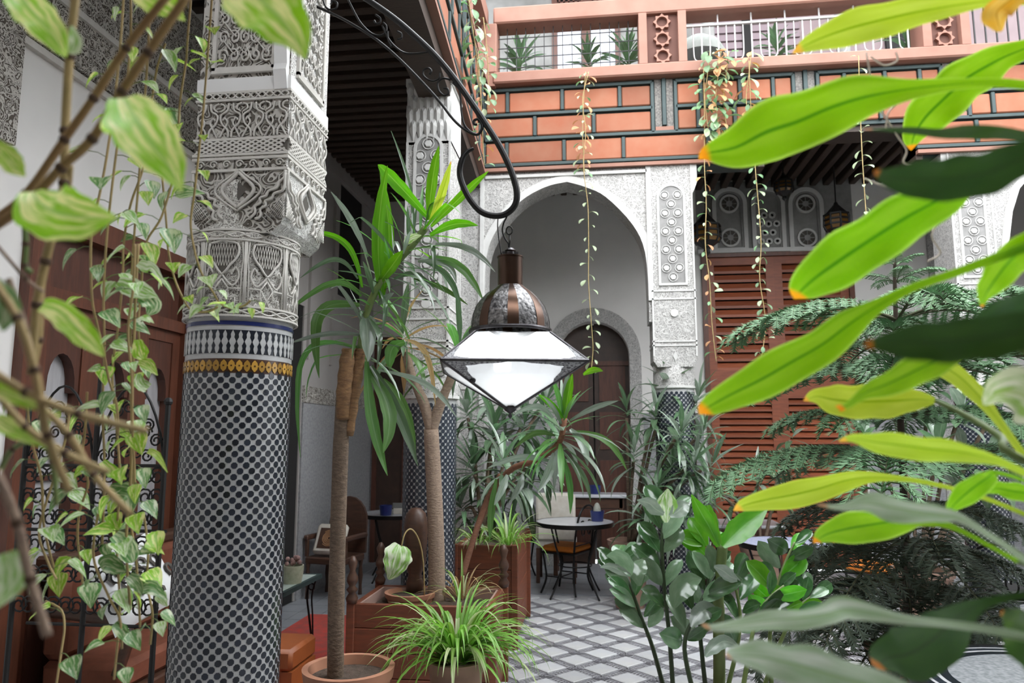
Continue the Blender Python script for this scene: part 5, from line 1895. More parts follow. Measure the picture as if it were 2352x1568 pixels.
# ================================================================== PLANTS
def uvmesh(name, vs, fs, uvs, m=None, smooth=True):
    me = bpy.data.meshes.new(name)
    me.from_pydata([tuple(v) for v in vs], [], fs)
    ul = me.uv_layers.new(name='UVMap')
    li = [0] * len(me.loops)
    me.loops.foreach_get('vertex_index', li)
    flat = []
    for i in li: flat.extend(uvs[i])
    ul.data.foreach_set('uv', flat)
    if smooth: me.polygons.foreach_set('use_smooth', [True] * len(me.polygons))
    if m: me.materials.append(m)
    return me


def blade_arrays(L, W, e0, droop, fold=.25, n=8, prof=None, pw=1.5, cols=2, wave=0, kink=None):
    prof = prof or (lambda s: min(1, s * 5 + .35) * (1 - s ** 3.2) ** .8)
    vs, uvs, fs = [], [], []
    p = Vector((0, 0, 0))
    ds = L / n
    for i in range(n + 1):
        s = i / n
        a = e0 - droop * s ** pw
        if kink and s > kink[0]: a -= kink[1]
        t = Vector((cos(a), 0, sin(a)))
        nrm = Vector((-sin(a), 0, cos(a)))
        hw = W / 2 * max(prof(s), .02)
        for c in range(cols + 1):
            u = c / cols * 2 - 1
            vs.append(p + Vector((0, u * hw, 0)) + nrm * (abs(u) * hw * fold + wave * hw * sin(s * 9 + u * 2) * abs(u)))
            uvs.append((c / cols, s))
        p = p + t * ds
    k = cols + 1
    for i in range(n):
        for c in range(cols):
            fs.append((i * k + c, i * k + c + 1, (i + 1) * k + c + 1, (i + 1) * k + c))
    return vs, fs, uvs


_bl = {}
STRAP = lambda s: (.30 + .70 * min(1, s * 2.6)) * (1 - max(0, (s - .5) / .5) ** 1.7) if s < 1 else 0
SPID = lambda s: (1 - s ** 2.2) * (.6 + .4 * min(1, s * 4))
LANCE = lambda s: (sin(pi * min(1, s * .93 + .05)) ** .75) if s < .99 else .0
OBOV = lambda s: (sin(pi * min(1, (s * .95 + .03) ** 1.25)) ** .7) if s < .99 else 0


def blade(kind, m, e, dr, L=1.0, W=.12, prof=STRAP, n=8, fold=.3, kink=None):
    key = (kind, m.name, round(e, 2), round(dr, 2), bool(kink))
    if key not in _bl:
        _bl[key] = uvmesh('leaf', *blade_arrays(L, W, e, dr, fold, n, prof, kink=kink), m)
    return _bl[key]


def crown(parent, base, axis, length, n, Lr, mats, W=.12, elo=radians(10), ehi=radians(85), prof=STRAP, kind='strap', droop=(.5, 1.6), rnd=None, name='leaf', n_seg=8, fold=.3, kinkp=0.0, tipdroop=0):
    """leaves spiralling along a stem axis; the youngest, at the tip, stand steepest"""
    rnd = rnd or random
    axis = Vector(axis).normalized()
    o1 = axis.orthogonal().normalized()
    o2 = axis.cross(o1)
    base = Vector(base)
    for i in range(n):
        t = i / max(n - 1, 1)
        ph = i * 2.39996 + rnd.uniform(-.25, .25)
        off = ehi + (elo - ehi) * (t ** 1.3)          # angle from the axis: wide below, narrow at the tip
        d = axis * cos(off) + (o1 * cos(ph) + o2 * sin(ph)) * sin(off)
        e = math.asin(max(-1, min(1, d.z)))
        az = atan2(d.y, d.x)
        eq = round(e / radians(12)) * radians(12)
        dr = droop[0] + (droop[1] - droop[0]) * (1 - t) * rnd.uniform(.5, 1.1)
        dq = round(dr / .3) * .3
        if eq - dq < -1.5: dq = max(0, eq + 1.5)
        L = rnd.uniform(*Lr) * (1 - .25 * t)
        kk = (.45 + .1 * int(rnd.random() * 3), .8) if rnd.random() < kinkp else None
        me = blade(kind, rnd.choice(mats), eq, dq, 1.0, W, prof, n_seg, fold, kk)
        put(name, me, None, parent, Matrix.Translation(base + axis * length * t) @ Matrix.Rotation(az, 4, 'Z') @ Matrix.Diagonal((L, L * rnd.uniform(.8, 1.15), L, 1)))


DR1 = leafm('dracaena_green', (.085, .20, .05), (.12, .25, .07), (.16, .30, .11), transl=.4, rough=.3, rand=.3, hue=.015)
DR2 = leafm('dracaena_grey_green', (.08, .15, .07), (.13, .20, .12), (.16, .23, .14), transl=.3, rough=.22, rand=.3, spec=.9)
DR3 = leafm('dracaena_bright', (.10, .30, .02), (.15, .38, .04), (.24, .46, .08), transl=.5, rough=.3, rand=.2)
DRY = leafm('dry_leaf', (.32, .20, .09), (.42, .30, .15), (.3, .2, .1), transl=.3, rough=.7, rand=.2)
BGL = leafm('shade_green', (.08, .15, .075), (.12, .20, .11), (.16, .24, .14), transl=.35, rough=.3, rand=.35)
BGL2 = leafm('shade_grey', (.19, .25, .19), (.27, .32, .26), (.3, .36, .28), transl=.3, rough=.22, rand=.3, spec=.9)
SPM = leafm('spider_leaf', (.16, .34, .05), (.22, .42, .08), (.5, .58, .30), transl=.4, rough=.4, rand=.25, edge=None)
SPM2 = leafm('spider_leaf_pale', (.42, .50, .25), (.55, .58, .36), (.22, .40, .08), transl=.4, rough=.4, rand=.2)
ZZM = leafm('zz_leaf', (.15, .25, .14), (.23, .33, .21), (.17, .27, .15), transl=.25, rough=.16, rand=.4, spec=.8)
ZZD = leafm('zz_leaf_dark', (.045, .11, .04), (.08, .17, .065), (.11, .2, .10), transl=.25, rough=.14, rand=.4, spec=.9)
ZZB = leafm('zz_leaf_young', (.10, .36, .03), (.16, .45, .05), (.2, .5, .1), transl=.4, rough=.2, rand=.2, spec=.7)
POTH = leafm('pothos_leaf', (.27, .54, .05), (.36, .62, .08), (.38, .58, .16), vari=(.80, .82, .36), transl=.5, rough=.3, rand=.2, hue=.01)
POTHD = leafm('pothos_leaf_shade', (.10, .25, .07), (.16, .33, .11), (.25, .4, .18), vari=(.58, .64, .42), transl=.35, rough=.3, rand=.3)
POTHW = leafm('pothos_leaf_pale', (.55, .64, .42), (.75, .78, .62), (.35, .5, .2), vari=(.25, .45, .10), transl=.35, rough=.35, rand=.15)
FG = leafm('strap_leaf', (.18, .37, .03), (.25, .44, .05), (.06, .20, .015), tip=(.72, .30, .05), transl=.55, rough=.3, rand=.12, edge=(.40, .60, .12))
FGY = leafm('strap_leaf_yellowing', (.36, .48, .06), (.45, .56, .10), (.20, .34, .02), tip=(.72, .42, .10), transl=.55, rough=.35, rand=.1, edge=(.55, .66, .12))
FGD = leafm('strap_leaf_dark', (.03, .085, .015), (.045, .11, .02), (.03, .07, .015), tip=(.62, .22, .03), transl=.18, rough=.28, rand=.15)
FGG = leafm('strap_leaf_sheen', (.30, .42, .24), (.58, .64, .54), (.24, .36, .16), tip=(.62, .36, .20), transl=.25, rough=.12, rand=.1, spec=1.0)  # whitish grey is sky reflection put into the leaf colour
FGW = leafm('strap_leaf_cream', (.62, .66, .45), (.70, .72, .55), (.4, .5, .2), vari=(.30, .46, .12), transl=.4, rough=.35)
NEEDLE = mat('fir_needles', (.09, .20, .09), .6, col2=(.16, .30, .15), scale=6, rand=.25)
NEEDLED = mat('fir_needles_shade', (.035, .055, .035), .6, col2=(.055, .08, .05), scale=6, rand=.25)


def px_leaf(parent, pts, hws, m, tilt=0.0, fold=.12, wave=.12, n=5, name='leaf', label=None, thick=0):
    """a large leaf along measured points (px, py, distance), stalk first; tilt turns the blade about its own midrib"""
    path = smooth_path([(p[0], p[1], p[2], w) for p, w in zip(pts, hws)], n)
    P = [at(a, b, c) for a, b, c, w in path]
    HW = [max(w, .4) * c / FPX for a, b, c, w in path]
    tot = sum((P[i + 1] - P[i]).length for i in range(len(P) - 1))
    acc = 0
    vs, uvs, fs = [], [], []
    cols = 4
    for i, p in enumerate(P):
        t = (P[min(i + 1, len(P) - 1)] - P[max(i - 1, 0)]).normalized()
        view = (EYE - p).normalized()
        side = t.cross(view).normalized()
        nrm = side.cross(t).normalized()
        side2 = side * cos(tilt) + nrm * sin(tilt)
        n2 = t.cross(side2).normalized() * -1
        if i: acc += (p - P[i - 1]).length
        s = acc / tot
        hw = HW[i] / max(cos(tilt), .35)
        for c in range(cols + 1):
            u = c / cols * 2 - 1
            wv = wave * hw * sin(s * 21 + (1.3 if u > 0 else 0)) * abs(u) ** 2
            vs.append(p + side2 * (u * hw * (1 + .05 * sin(s * 27 + u))) + n2 * (abs(u) * hw * fold + wv))
            uvs.append((c / cols, s))
    k = cols + 1
    for i in range(len(P) - 1):
        for c in range(cols): fs.append((i * k + c, i * k + c + 1, (i + 1) * k + c + 1, (i + 1) * k + c))
    o = put(name, uvmesh(name, vs, fs, uvs, m), None, parent)
    if label: o['label'] = label
    return o


# ---------------------------------------------------------------- tall dracaena in front of the left gallery
DA = 3.1
da = thing('dracaena', (at(775, 1560, DA).x, at(775, 1560, DA).y, .0), 'tall dracaena with one slim bare trunk and a leaning leafy head left of the lantern', 'plant', None)
tr = [(770, 1600, DA), (772, 1400, DA), (777, 1200, DA), (783, 1020, DA), (790, 900, DA), (800, 830, DA + .02)]
ob('trunk', MB().tube(smooth_path([tuple(at(*p)) for p in tr], 5), [.036] * 8 + [.034] * 8 + [.032] * 10, 10), BARK, da, True)
ob('trunk_top', MB().tube(smooth_path([tuple(at(*p)) for p in ((788, 960, DA - .01), (790, 900, DA - .03), (797, 830, DA - .03), (800, 800, DA - .03))], 4), [.03] * 4 + [.034, .03, .034, .03, .034, .03, .025, .028, .024], 10)
   .tube(smooth_path([tuple(at(*p)) for p in ((802, 1000, DA), (812, 920, DA), (822, 850, DA), (828, 800, DA))], 4), [.018, .022, .02, .026, .022, .027, .023, .028, .024, .028, .024, .026, .022], 8), BARKT, da, True, 'tan peeling upper trunk')
ax = [at(826, 820, DA), at(838, 735, DA), at(862, 670, DA), at(905, 610, DA), at(945, 565, DA), at(978, 522, DA)]
ob('leafy_stem', MB().tube(smooth_path([tuple(p) for p in ax], 4), .016, 8), STEMG, da, True)
R1 = random.Random(11)
for i in range(len(ax) - 1):
    v = ax[i + 1] - ax[i]
    last = i == len(ax) - 2
    crown(da, ax[i], v, v.length, 15 if not last else 11, (.24, .42), [DR1, DR2, BGL2, DR2] if not last else [DR1, DR3, DR2], .068, radians(45) if not last else radians(10), radians(105) if i < 3 else radians(85), droop=(.1, 1.1), rnd=R1, kinkp=.25)
# particular leaves of the photograph: base, tip, half width
def dleaf(par, base, tip, w, m=DR1, bend=(0, 0), depth=DA, dd=0.0, tilt=.2):
    bx_, by_ = base
    tx, ty = tip
    q = [(bx_ + (tx - bx_) * t + bend[0] * sin(pi * t), by_ + (ty - by_) * t + bend[1] * sin(pi * t), depth + dd * t) for t in (0, .2, .4, .6, .8, .93, 1)]
    w *= .8
    px_leaf(par, q, [w * .35, w * .7, w, w * .98, w * .7, w * .32, .5], m, tilt, .25, .0, 3)


for b, t, w, m, bend, dd in (((880, 700), (890, 380), 18, DR3, (-16, 0), -.05), ((876, 690), (872, 385), 14, DR3, (20, 10), .1), ((985, 500), (868, 378), 18, DR3, (-18, -22), .1), ((945, 560), (898, 300), 5, DR2, (22, 10), .15), ((985, 505), (1008, 335), 15, DR3, (-4, 0), -.05), ((988, 510), (1036, 370), 12, FGY, (2, 8), -.1), ((990, 520), (1122, 393), 12, DR3, (4, -6), -.1), ((988, 540), (1098, 518), 13, DR3, (0, -14), -.05), ((845, 590), (760, 440), 9, BGL2, (6, -6), .05), ((832, 660), (700, 530), 9, DR3, (28, -36), .0), ((822, 640), (690, 638), 7, DR2, (14, -44), .0), ((830, 680), (655, 720), 9, DR1, (20, -50), -.05), ((826, 700), (733, 868), 16, DR1, (-46, -62), -.05), ((838, 720), (846, 830), 22, BGL2, (2, -10), -.1), ((842, 830), (890, 1092), 16, DR1, (-12, 0), -.15), ((846, 850), (880, 1040), 20, DR1, (30, 0), -.15), ((852, 840), (960, 1070), 15, DR2, (6, -10), -.1), ((880, 870), (955, 1040), 11, DR1, (12, -20), 0), ((870, 850), (1050, 960), 8, BGL2, (20, -22), -.2), ((1000, 560), (1138, 625), 9, BGL2, (10, -20), -.1), ((985, 590), (1110, 690), 12, DR1, (10, -26), -.1), ((975, 600), (1060, 720), 9, DR2, (14, -20), 0), ((930, 560), (968, 540), 12, FGW, (-6, -2), -.1), ((870, 650), (925, 575), 17, DR3, (4, -4), -.15), ((905, 640), (1000, 665), 8, DR2, (0, -22), 0), ((868, 700), (905, 672), 9, BGL2, (-2, 0), -.1), ((960, 600), (1048, 650), 10, BGL2, (20, -18), -.05), ((930, 780), (1000, 930), 8, DRY, (14, -40), .1), ((930, 785), (895, 850), 18, DR1, (-12, -16), .1), ((845, 770), (660, 790), 7, BGL2, (0, -14), -.1), ((828, 800), (690, 1050), 8, DR1, (-60, -110), .0), ((950, 640), (1075, 700), 7, DR1, (0, -10), .05)):
    dleaf(da, b, t, w, m, bend, DA, dd)
pot('flower_pot', 'large terracotta pot whose rim shows under the slim dracaena trunk', (at(800, 1568, DA).x, at(800, 1568, DA).y, 0), .19, at(800, 1562, DA - .17).z, TERRAPOT, .045)

# ---------------------------------------------------------------- stout bare trunk in the front planter
tb = onZ(.5, 1000, 1385)
DB = 4.75
db = thing('dracaena', (tb.x, tb.y, .5), 'stout pale forked trunk rising from the front planter behind the lantern', 'plant')
ob('trunk', MB().tube(smooth_path([tuple(at(*p)) for p in ((1003, 1392, DB), (1002, 1250, DB), (996, 1100, DB), (990, 985, DB))], 4), [.062, .058, .056, .055, .054, .053, .053, .052, .052, .052, .05, .05, .048], 10), BARKP, db, True)
for pts in (((990, 990, DB), (975, 930, DB), (945, 860, DB), (930, 800, DB)), ((992, 990, DB), (1010, 930, DB), (1035, 870, DB), (1045, 830, DB))):
    ob('branch', MB().tube(smooth_path([tuple(at(*p)) for p in pts], 4), [.036] * 6 + [.03] * 7, 8), BARKP, db, True)
crown(db, at(928, 810, DB), (-.1, 0, 1), .16, 20, (.4, .6), [DR1, DR2, DRY], .11, radians(20), radians(120), droop=(.5, 1.6), rnd=random.Random(4))
crown(db, at(1045, 850, DB), (.2, 0, 1), .16, 18, (.35, .55), [DR1, DR2, BGL], .11, radians(15), radians(110), droop=(.5, 1.6), rnd=random.Random(5))

# ---------------------------------------------------------------- dracaena with leaning red stems (back planter)
DC = 5.0
sb = Vector((QX1 - .16, QY0 + .25, .72))
dc = thing('dracaena', sb, 'dracaena with thin reddish leaning stems and a broad head of leaves under the lantern', 'plant')
REDST = mat('reddish_stem', (.27, .12, .07), .8, col2=(.18, .075, .045), scale=14, stretch=(3, 3, 10), bumpy=.4)
for pts in (((1075, 1270, 5.7), (1110, 1180, 5.5), (1165, 1085, 5.2), (1235, 1055, 5.05), (1285, 1015, DC), (1296, 960, DC)), ((1060, 1330, 5.2), (1090, 1230, 5.3), (1118, 1150, 5.4), (1150, 1090, 5.4))):
    ob('stem', MB().tube(smooth_path([tuple(at(*p)) for p in pts], 4), .022, 8), REDST, dc, True)
R2 = random.Random(21)
crown(dc, at(1284, 1030, DC), at(1300, 930, DC) - at(1284, 1030, DC), .2, 34, (.36, .58), [DR1, DR2, DR1, BGL2], .125, radians(12), radians(125), droop=(.4, 1.6), rnd=R2)
for b, t, w, m, bend, dd in (((1298, 960), (1315, 858), 13, DR3, (-2, 0), -.1), ((1310, 965), (1420, 920), 8, BGL2, (0, -6), -.1), ((1270, 960), (1180, 950), 9, BGL2, (10, -22), -.1), ((1275, 1000), (1180, 1030), 8, DR1, (0, -20), -.1), ((1272, 1040), (1235, 1130), 13, BGL2, (8, -4), -.15), ((1290, 1040), (1310, 1180), 9, DR1, (8, 0), -.1), ((1310, 985), (1350, 1070), 12, BGL2, (8, -8), -.15), ((1320, 990), (1440, 1080), 9, DR1, (14, -22), -.1), ((1270, 1060), (1120, 1075), 9, BGL2, (0, -18), -.1), ((1165, 1090), (1135, 1160), 11, BGL2, (4, -6), -.1), ((1200, 1090), (1170, 1155), 10, BGL2, (8, -6), -.1), ((1140, 1100), (1125, 1240), 10, DR1, (-4, 0), -.1), ((1340, 860), (1385, 852), 9, DR3, (0, -6), -.3), ((1300, 970), (1235, 905), 9, DR3, (0, -8), -.1)):
    dleaf(dc, b, t, w, m, bend, DC, dd)
crown(dc, at(1155, 1100, 5.3), (0, 0, 1), .15, 20, (.3, .5), [BGL, DR2, BGL2], .11, radians(20), radians(125), droop=(.5, 1.5), rnd=R2)

# ---------------------------------------------------------------- shrubs farther back
def bush(name, label, potc, heads, n, Lr, mats, stem_r=.016, W=.13, potr=None, poth=.45, prof=STRAP, kind='strap', cat='plant', group=None, rnd=None, z0=None, potm=OLDPOT, potlabel=None):
    base = Vector(potc)
    t = thing(name, base, label, cat, group)
    zz = z0 if z0 is not None else poth * .7
    for (px, py, d, k) in heads:
        P = at(px, py, d)
        b = Vector((base.x, base.y, base.z + zz))
        midp = b.lerp(P, .55) + Vector((0, 0, .12))
        ob('stem', MB().tube(smooth_path([tuple(b), tuple(midp), tuple(P)], 5), stem_r, 6), BARK, t, True)
        crown(t, P - Vector((0, 0, .08)), (P - midp) + Vector((0, 0, .15)), .2, int(n * k), Lr, mats, W, radians(12), radians(118), prof, kind, (.4, 1.5), rnd, n_seg=6)
    if potlabel: pot('flower_pot', potlabel, base, potr, poth, potm, .05)
    return t


pd = onZ(0, 1447, 1392)
RB = random.Random(31)
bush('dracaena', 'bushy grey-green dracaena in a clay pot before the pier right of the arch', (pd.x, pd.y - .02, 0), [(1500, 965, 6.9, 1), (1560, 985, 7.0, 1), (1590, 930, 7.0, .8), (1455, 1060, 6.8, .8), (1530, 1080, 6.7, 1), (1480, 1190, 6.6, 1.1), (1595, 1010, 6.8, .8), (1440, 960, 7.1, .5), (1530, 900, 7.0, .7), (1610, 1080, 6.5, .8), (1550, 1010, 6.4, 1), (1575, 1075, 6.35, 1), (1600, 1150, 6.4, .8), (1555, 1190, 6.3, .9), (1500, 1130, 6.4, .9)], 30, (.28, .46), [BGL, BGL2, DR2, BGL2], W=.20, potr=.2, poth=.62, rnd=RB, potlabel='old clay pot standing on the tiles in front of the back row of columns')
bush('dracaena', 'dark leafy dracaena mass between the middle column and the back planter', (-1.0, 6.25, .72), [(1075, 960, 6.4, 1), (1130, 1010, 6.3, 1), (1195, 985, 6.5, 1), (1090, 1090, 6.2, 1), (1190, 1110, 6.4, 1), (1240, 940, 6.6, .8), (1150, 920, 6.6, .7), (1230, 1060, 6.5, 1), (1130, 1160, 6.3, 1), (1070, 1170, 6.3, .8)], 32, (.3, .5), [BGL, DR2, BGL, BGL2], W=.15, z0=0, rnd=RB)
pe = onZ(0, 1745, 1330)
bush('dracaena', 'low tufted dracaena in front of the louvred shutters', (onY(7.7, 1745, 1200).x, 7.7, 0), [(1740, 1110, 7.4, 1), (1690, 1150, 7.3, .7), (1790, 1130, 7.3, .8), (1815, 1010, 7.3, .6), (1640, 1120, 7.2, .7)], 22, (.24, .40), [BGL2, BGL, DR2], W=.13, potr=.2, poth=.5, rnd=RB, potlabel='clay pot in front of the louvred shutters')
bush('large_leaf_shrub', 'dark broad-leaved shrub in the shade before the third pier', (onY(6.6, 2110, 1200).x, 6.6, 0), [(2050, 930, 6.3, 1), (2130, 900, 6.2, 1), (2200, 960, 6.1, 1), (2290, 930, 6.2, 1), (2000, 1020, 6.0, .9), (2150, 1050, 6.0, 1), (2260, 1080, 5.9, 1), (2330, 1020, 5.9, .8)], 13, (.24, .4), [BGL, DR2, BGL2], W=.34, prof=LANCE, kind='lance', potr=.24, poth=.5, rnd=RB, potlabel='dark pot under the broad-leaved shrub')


# ---------------------------------------------------------------- spider plants
def spider(label, c, n, Lr, rnd, W=.05, group='spider plants', mats=None, ehi=80, dro=(1.2, 2.6)):
    t = thing('spider_plant', c, label, 'plant', group)
    mats = mats or [SPM, SPM, SPM, SPM2]
    for i in range(n):
        e = radians(rnd.uniform(25, ehi))
        az = rnd.uniform(0, 2 * pi)
        eq = round(e / radians(12)) * radians(12)
        dq = round(rnd.uniform(*dro) / .35) * .35
        L = rnd.uniform(*Lr)
        me = blade('spid', rnd.choice(mats), eq, dq, 1.0, W, SPID, 9, .35)
        put('leaf', me, None, t, Matrix.Translation(Vector(c) + Vector((.05 * cos(az), .05 * sin(az), rnd.uniform(-.02, .03)))) @ Matrix.Rotation(az, 4, 'Z') @ Matrix.Diagonal((L, L, L, 1)))
    return t


RS = random.Random(41)
spc = at(1048, 1512, 3.35)
spider('large bright green and cream spider plant in front of the front planter', spc, 240, (.26, .5), RS, .05, dro=(1.2, 3.0))
pot('flower_pot', 'clay pot under the large spider plant', (spc.x, spc.y, 0), .13, spc.z - .0, OLDPOT)
s2c = at(1178, 1238, 5.72)
spider('spider plant spilling over the corner of the back planter', (QX1 - .06, QY0 + .12, .76), 60, (.22, .42), RS, .06)
spider('small spider plant on the front edge of the back planter, left of the spilling one', (QX1 - .3, QY0 + .1, .76), 34, (.18, .32), RS, .06)
spider('thin reddish-tipped spider plant beside the stout trunk in the front planter', (at(1062, 1340, 4.7).x, at(1062, 1340, 4.7).y, .55), 40, (.2, .36), RS, .04, 'spider plants', [SPM2, DRY, SPM])
# white-green leaf in the front planter
cal = thing('caladium', (at(940, 1370, 4.6).x, at(940, 1370, 4.6).y, .5), 'single drooping white and green leaf on a curved stalk in the front planter', 'plant')
ob('stalk', MB().tube(smooth_path([tuple(at(*p)) for p in ((975, 1370, 4.62), (972, 1290, 4.6), (962, 1240, 4.58), (945, 1215, 4.55), (930, 1225, 4.52), (922, 1255, 4.5))], 4), .005, 6), STEMT, cal, True)
px_leaf(cal, [(920, 1252, 4.5), (915, 1270, 4.46), (908, 1295, 4.44), (900, 1318, 4.44), (892, 1330, 4.46)], [14, 32, 28, 14, 2], POTHW, .2, .2, .1)

# ---------------------------------------------------------------- glossy plant in the lower right (ZZ)
DZ = 2.35
zc2_ = at(1600, 1620, DZ)
zz_ = thing('zz_plant', (zc2_.x, zc2_.y, .45), 'glossy dark-leaved plant with upright dark stems in the lower middle right', 'plant')
RZ2 = random.Random(51)
stems = [[(1548, 1620), (1538, 1470), (1524, 1330), (1520, 1230), (1530, 1190), (1545, 1162)], [(1535, 1620), (1500, 1490), (1470, 1410), (1448, 1345), (1432, 1310), (1412, 1290)], [(1600, 1620), (1572, 1490), (1592, 1420), (1620, 1360), (1645, 1318)], [(1625, 1620), (1612, 1500), (1608, 1430), (1625, 1350), (1630, 1270), (1632, 1245)],
         [(1775, 1620), (1768, 1470), (1780, 1370), (1800, 1300), (1825, 1245)], [(1700, 1620), (1720, 1500), (1735, 1430), (1760, 1380), (1800, 1345)], [(1660, 1620), (1690, 1500), (1700, 1420), (1690, 1350), (1680, 1310)], [(1740, 1620), (1790, 1480), (1830, 1400), (1862, 1370)]]


def leaf_at(par, P, d, nrm, L, W, m, prof=OBOV, fold=.2, drp=.5, kind='ob'):
    """leaf with midrib direction d and upper face towards nrm"""
    d = d.normalized()
    s = d.cross(nrm)
    if s.length < 1e-4: s = d.orthogonal()
    s.normalize()
    n2 = s.cross(d).normalized()
    Mx = Matrix(((d.x, -s.x, n2.x, P.x), (d.y, -s.y, n2.y, P.y), (d.z, -s.z, n2.z, P.z), (0, 0, 0, 1)))
    me = blade(kind, m, .25, drp, 1.0, 1.0, prof, 7, fold)
    return put('leaf', me, None, par, Mx @ Matrix.Diagonal((L, W, L, 1)))


for si, s in enumerate(stems):
    path = smooth_path([tuple(at(x, y, DZ + .12 * sin(si * 2.1) + (.04 * k))) for k, (x, y) in enumerate(s)], 6)
    n = len(path)
    ob('stem', MB().tube(path, [.0085 - .005 * i / n for i in range(n)], 7), STEMG if si > 3 else mat('dark_stem_%d' % si, (.03, .05, .02), .4), zz_, True)
    for i in range(int(n * (.30 if si not in (5, 7) else .45)), n, 2 if si < 2 else 2):
        P = Vector(path[i])
        t = (Vector(path[min(i + 1, n - 1)]) - Vector(path[max(i - 1, 0)])).normalized()
        for sd in (-1, 1):
            if RZ2.random() < (.15 if si < 2 else .4): continue
            rt = (CR * sd + Vector((RZ2.uniform(-.5, .5), RZ2.uniform(-.8, .5), 0))).normalized()
            d = (rt * RZ2.uniform(.5, 1.0) + t * RZ2.uniform(.35, .9) + Vector((0, 0, RZ2.uniform(-.1, .25))))
            L = RZ2.uniform(.075, .125) * (1 if i < n - 3 else .85)
            young = si == 3 and i > n * .7 or (si in (4, 5, 7) and RZ2.random() < .35)
            leaf_at(zz_, P + d.normalized() * .012, d, Vector((RZ2.uniform(-.5, .5), -.9, RZ2.uniform(.1, .9))), L, L * RZ2.uniform(.42, .56), ZZB if young else RZ2.choice((ZZM, ZZD, ZZD)))
for pts, hw, m in (([(1530, 1200), (1530, 1180), (1532, 1155), (1534, 1122)], [4, 16, 24, 2], POTHW), ([(1525, 1180), (1505, 1168), (1490, 1155), (1463, 1148)], [4, 15, 14, 1], BGL2), ([(1538, 1185), (1555, 1175), (1570, 1163), (1584, 1156)], [4, 17, 16, 1], BGL2),
                   ([(1448, 1322), (1440, 1300), (1420, 1278), (1393, 1276)], [4, 18, 17, 1], ZZM), ([(1450, 1322), (1425, 1310), (1400, 1300), (1379, 1303)], [3, 10, 8, 1], BGL2), ([(1470, 1345), (1465, 1320), (1470, 1300), (1478, 1285)], [4, 17, 17, 4], ZZM),
                   ([(1588, 1440), (1600, 1420), (1622, 1400), (1655, 1408)], [3, 17, 20, 1], BGL2), ([(1548, 1395), (1560, 1360), (1585, 1335), (1612, 1328)], [4, 24, 22, 1], ZZM), ([(1640, 1300), (1660, 1310), (1680, 1325), (1700, 1332)], [3, 14, 12, 1], BGL2), ([(1660, 1255), (1690, 1225), (1725, 1195), (1765, 1165)], [6, 26, 24, 1], ZZB), ([(1650, 1255), (1632, 1215), (1612, 1180), (1588, 1135)], [5, 14, 18, 1], ZZB), ([(1655, 1250), (1640, 1215), (1632, 1190), (1625, 1160)], [5, 12, 15, 6], ZZB), ([(1620, 1508), (1635, 1490), (1665, 1472), (1700, 1487)], [3, 14, 14, 1], BGL2)):
    px_leaf(zz_, [(x, y, DZ - .08 + .02 * k) for k, (x, y) in enumerate(pts)], hw, m, .15, .15, .05, 5)
ob('thick_stalk', MB().tube(smooth_path([tuple(at(x, y, DZ + .05)) for x, y in ((1652, 1620), (1652, 1480), (1650, 1380), (1655, 1310), (1660, 1250))], 5), [.02] * 10 + [.017] * 11, 8), mat('olive_stalk', (.16, .22, .06), .5, col2=(.12, .16, .05), scale=12), zz_, True)
pot('flower_pot', 'pot of the glossy dark-leaved plant', (zc2_.x, zc2_.y + .05, 0), .2, max(zc2_.z - .02, .3), OLDPOT)

# ---------------------------------------------------------------- tiered fir (Norfolk pine)
DF = 4.1
fb = at(2085, 1500, DF)
fir = thing('norfolk_pine', (fb.x, fb.y, 0), 'tiered Norfolk pine with flat feathery branches on the right', 'tree')
tp = smooth_path([(fb.x, fb.y, .35)] + [tuple(at(x, y, DF)) for x, y in ((2085, 1400), (2076, 1150), (2066, 900), (2058, 740), (2055, 640), (2055, 602))], 5)
ob('trunk', MB().tube(tp, [.028 - .022 * i / len(tp) for i in range(len(tp))], 8), mat('fir_bark', (.05, .035, .028), .9, col2=(.09, .065, .05), scale=14, bumpy=.4), fir, True)
FIRW = mat('fir_twig', (.07, .07, .035), .8)


def frond(seed, dens=1.0):
    r = random.Random(seed)
    ax_, nd = MB(), MB()
    pts = []
    n = 14
    for i in range(n + 1):
        s = i / n
        pts.append(Vector((s, 0, .10 * sin(pi * s * .9) - .16 * s * s)))
    ax_.tube(pts, [.012 - .009 * i / n for i in range(n + 1)], 5)

    def needles(path, ln, k):
        for i in range(len(path) - 1):
            a, b = path[i], path[i + 1]
            t = (b - a).normalized()
            for q_ in range(k):
                p = a.lerp(b, q_ / k)
                sd = t.cross(Vector((0, 0, 1))).normalized()
                for s in (-1, 1):
                    d = (t * .8 + sd * s * r.uniform(.3, .75) + Vector((0, 0, r.uniform(.05, .6)))).normalized() * ln * r.uniform(.7, 1.1)
                    w = t * .007
                    nd.add([p - w, p + w, p + d], [(0, 1, 2)])
    nb_ = 17
    for i in range(nb_):
        s = .16 + .82 * i / nb_
        p = pts[int(s * n)].lerp(pts[min(int(s * n) + 1, n)], s * n % 1)
        ln = (.34 * (1 - s) ** .6 + .05) * r.uniform(.85, 1.1)
        for sd in (-1, 1):
            ang = sd * radians(r.uniform(48, 62))
            d = Vector((cos(ang), sin(ang), 0))
            path = [p + d * ln * u + Vector((0, 0, .04 * sin(pi * u) - .07 * u * u)) for u in (0, .25, .5, .75, 1)]
            ax_.tube(path, [.004, .0035, .003, .002, .001], 3)
            needles(path, .05, int(7 * dens))
    needles(pts[4:], .045, 4)
    return ax_, nd


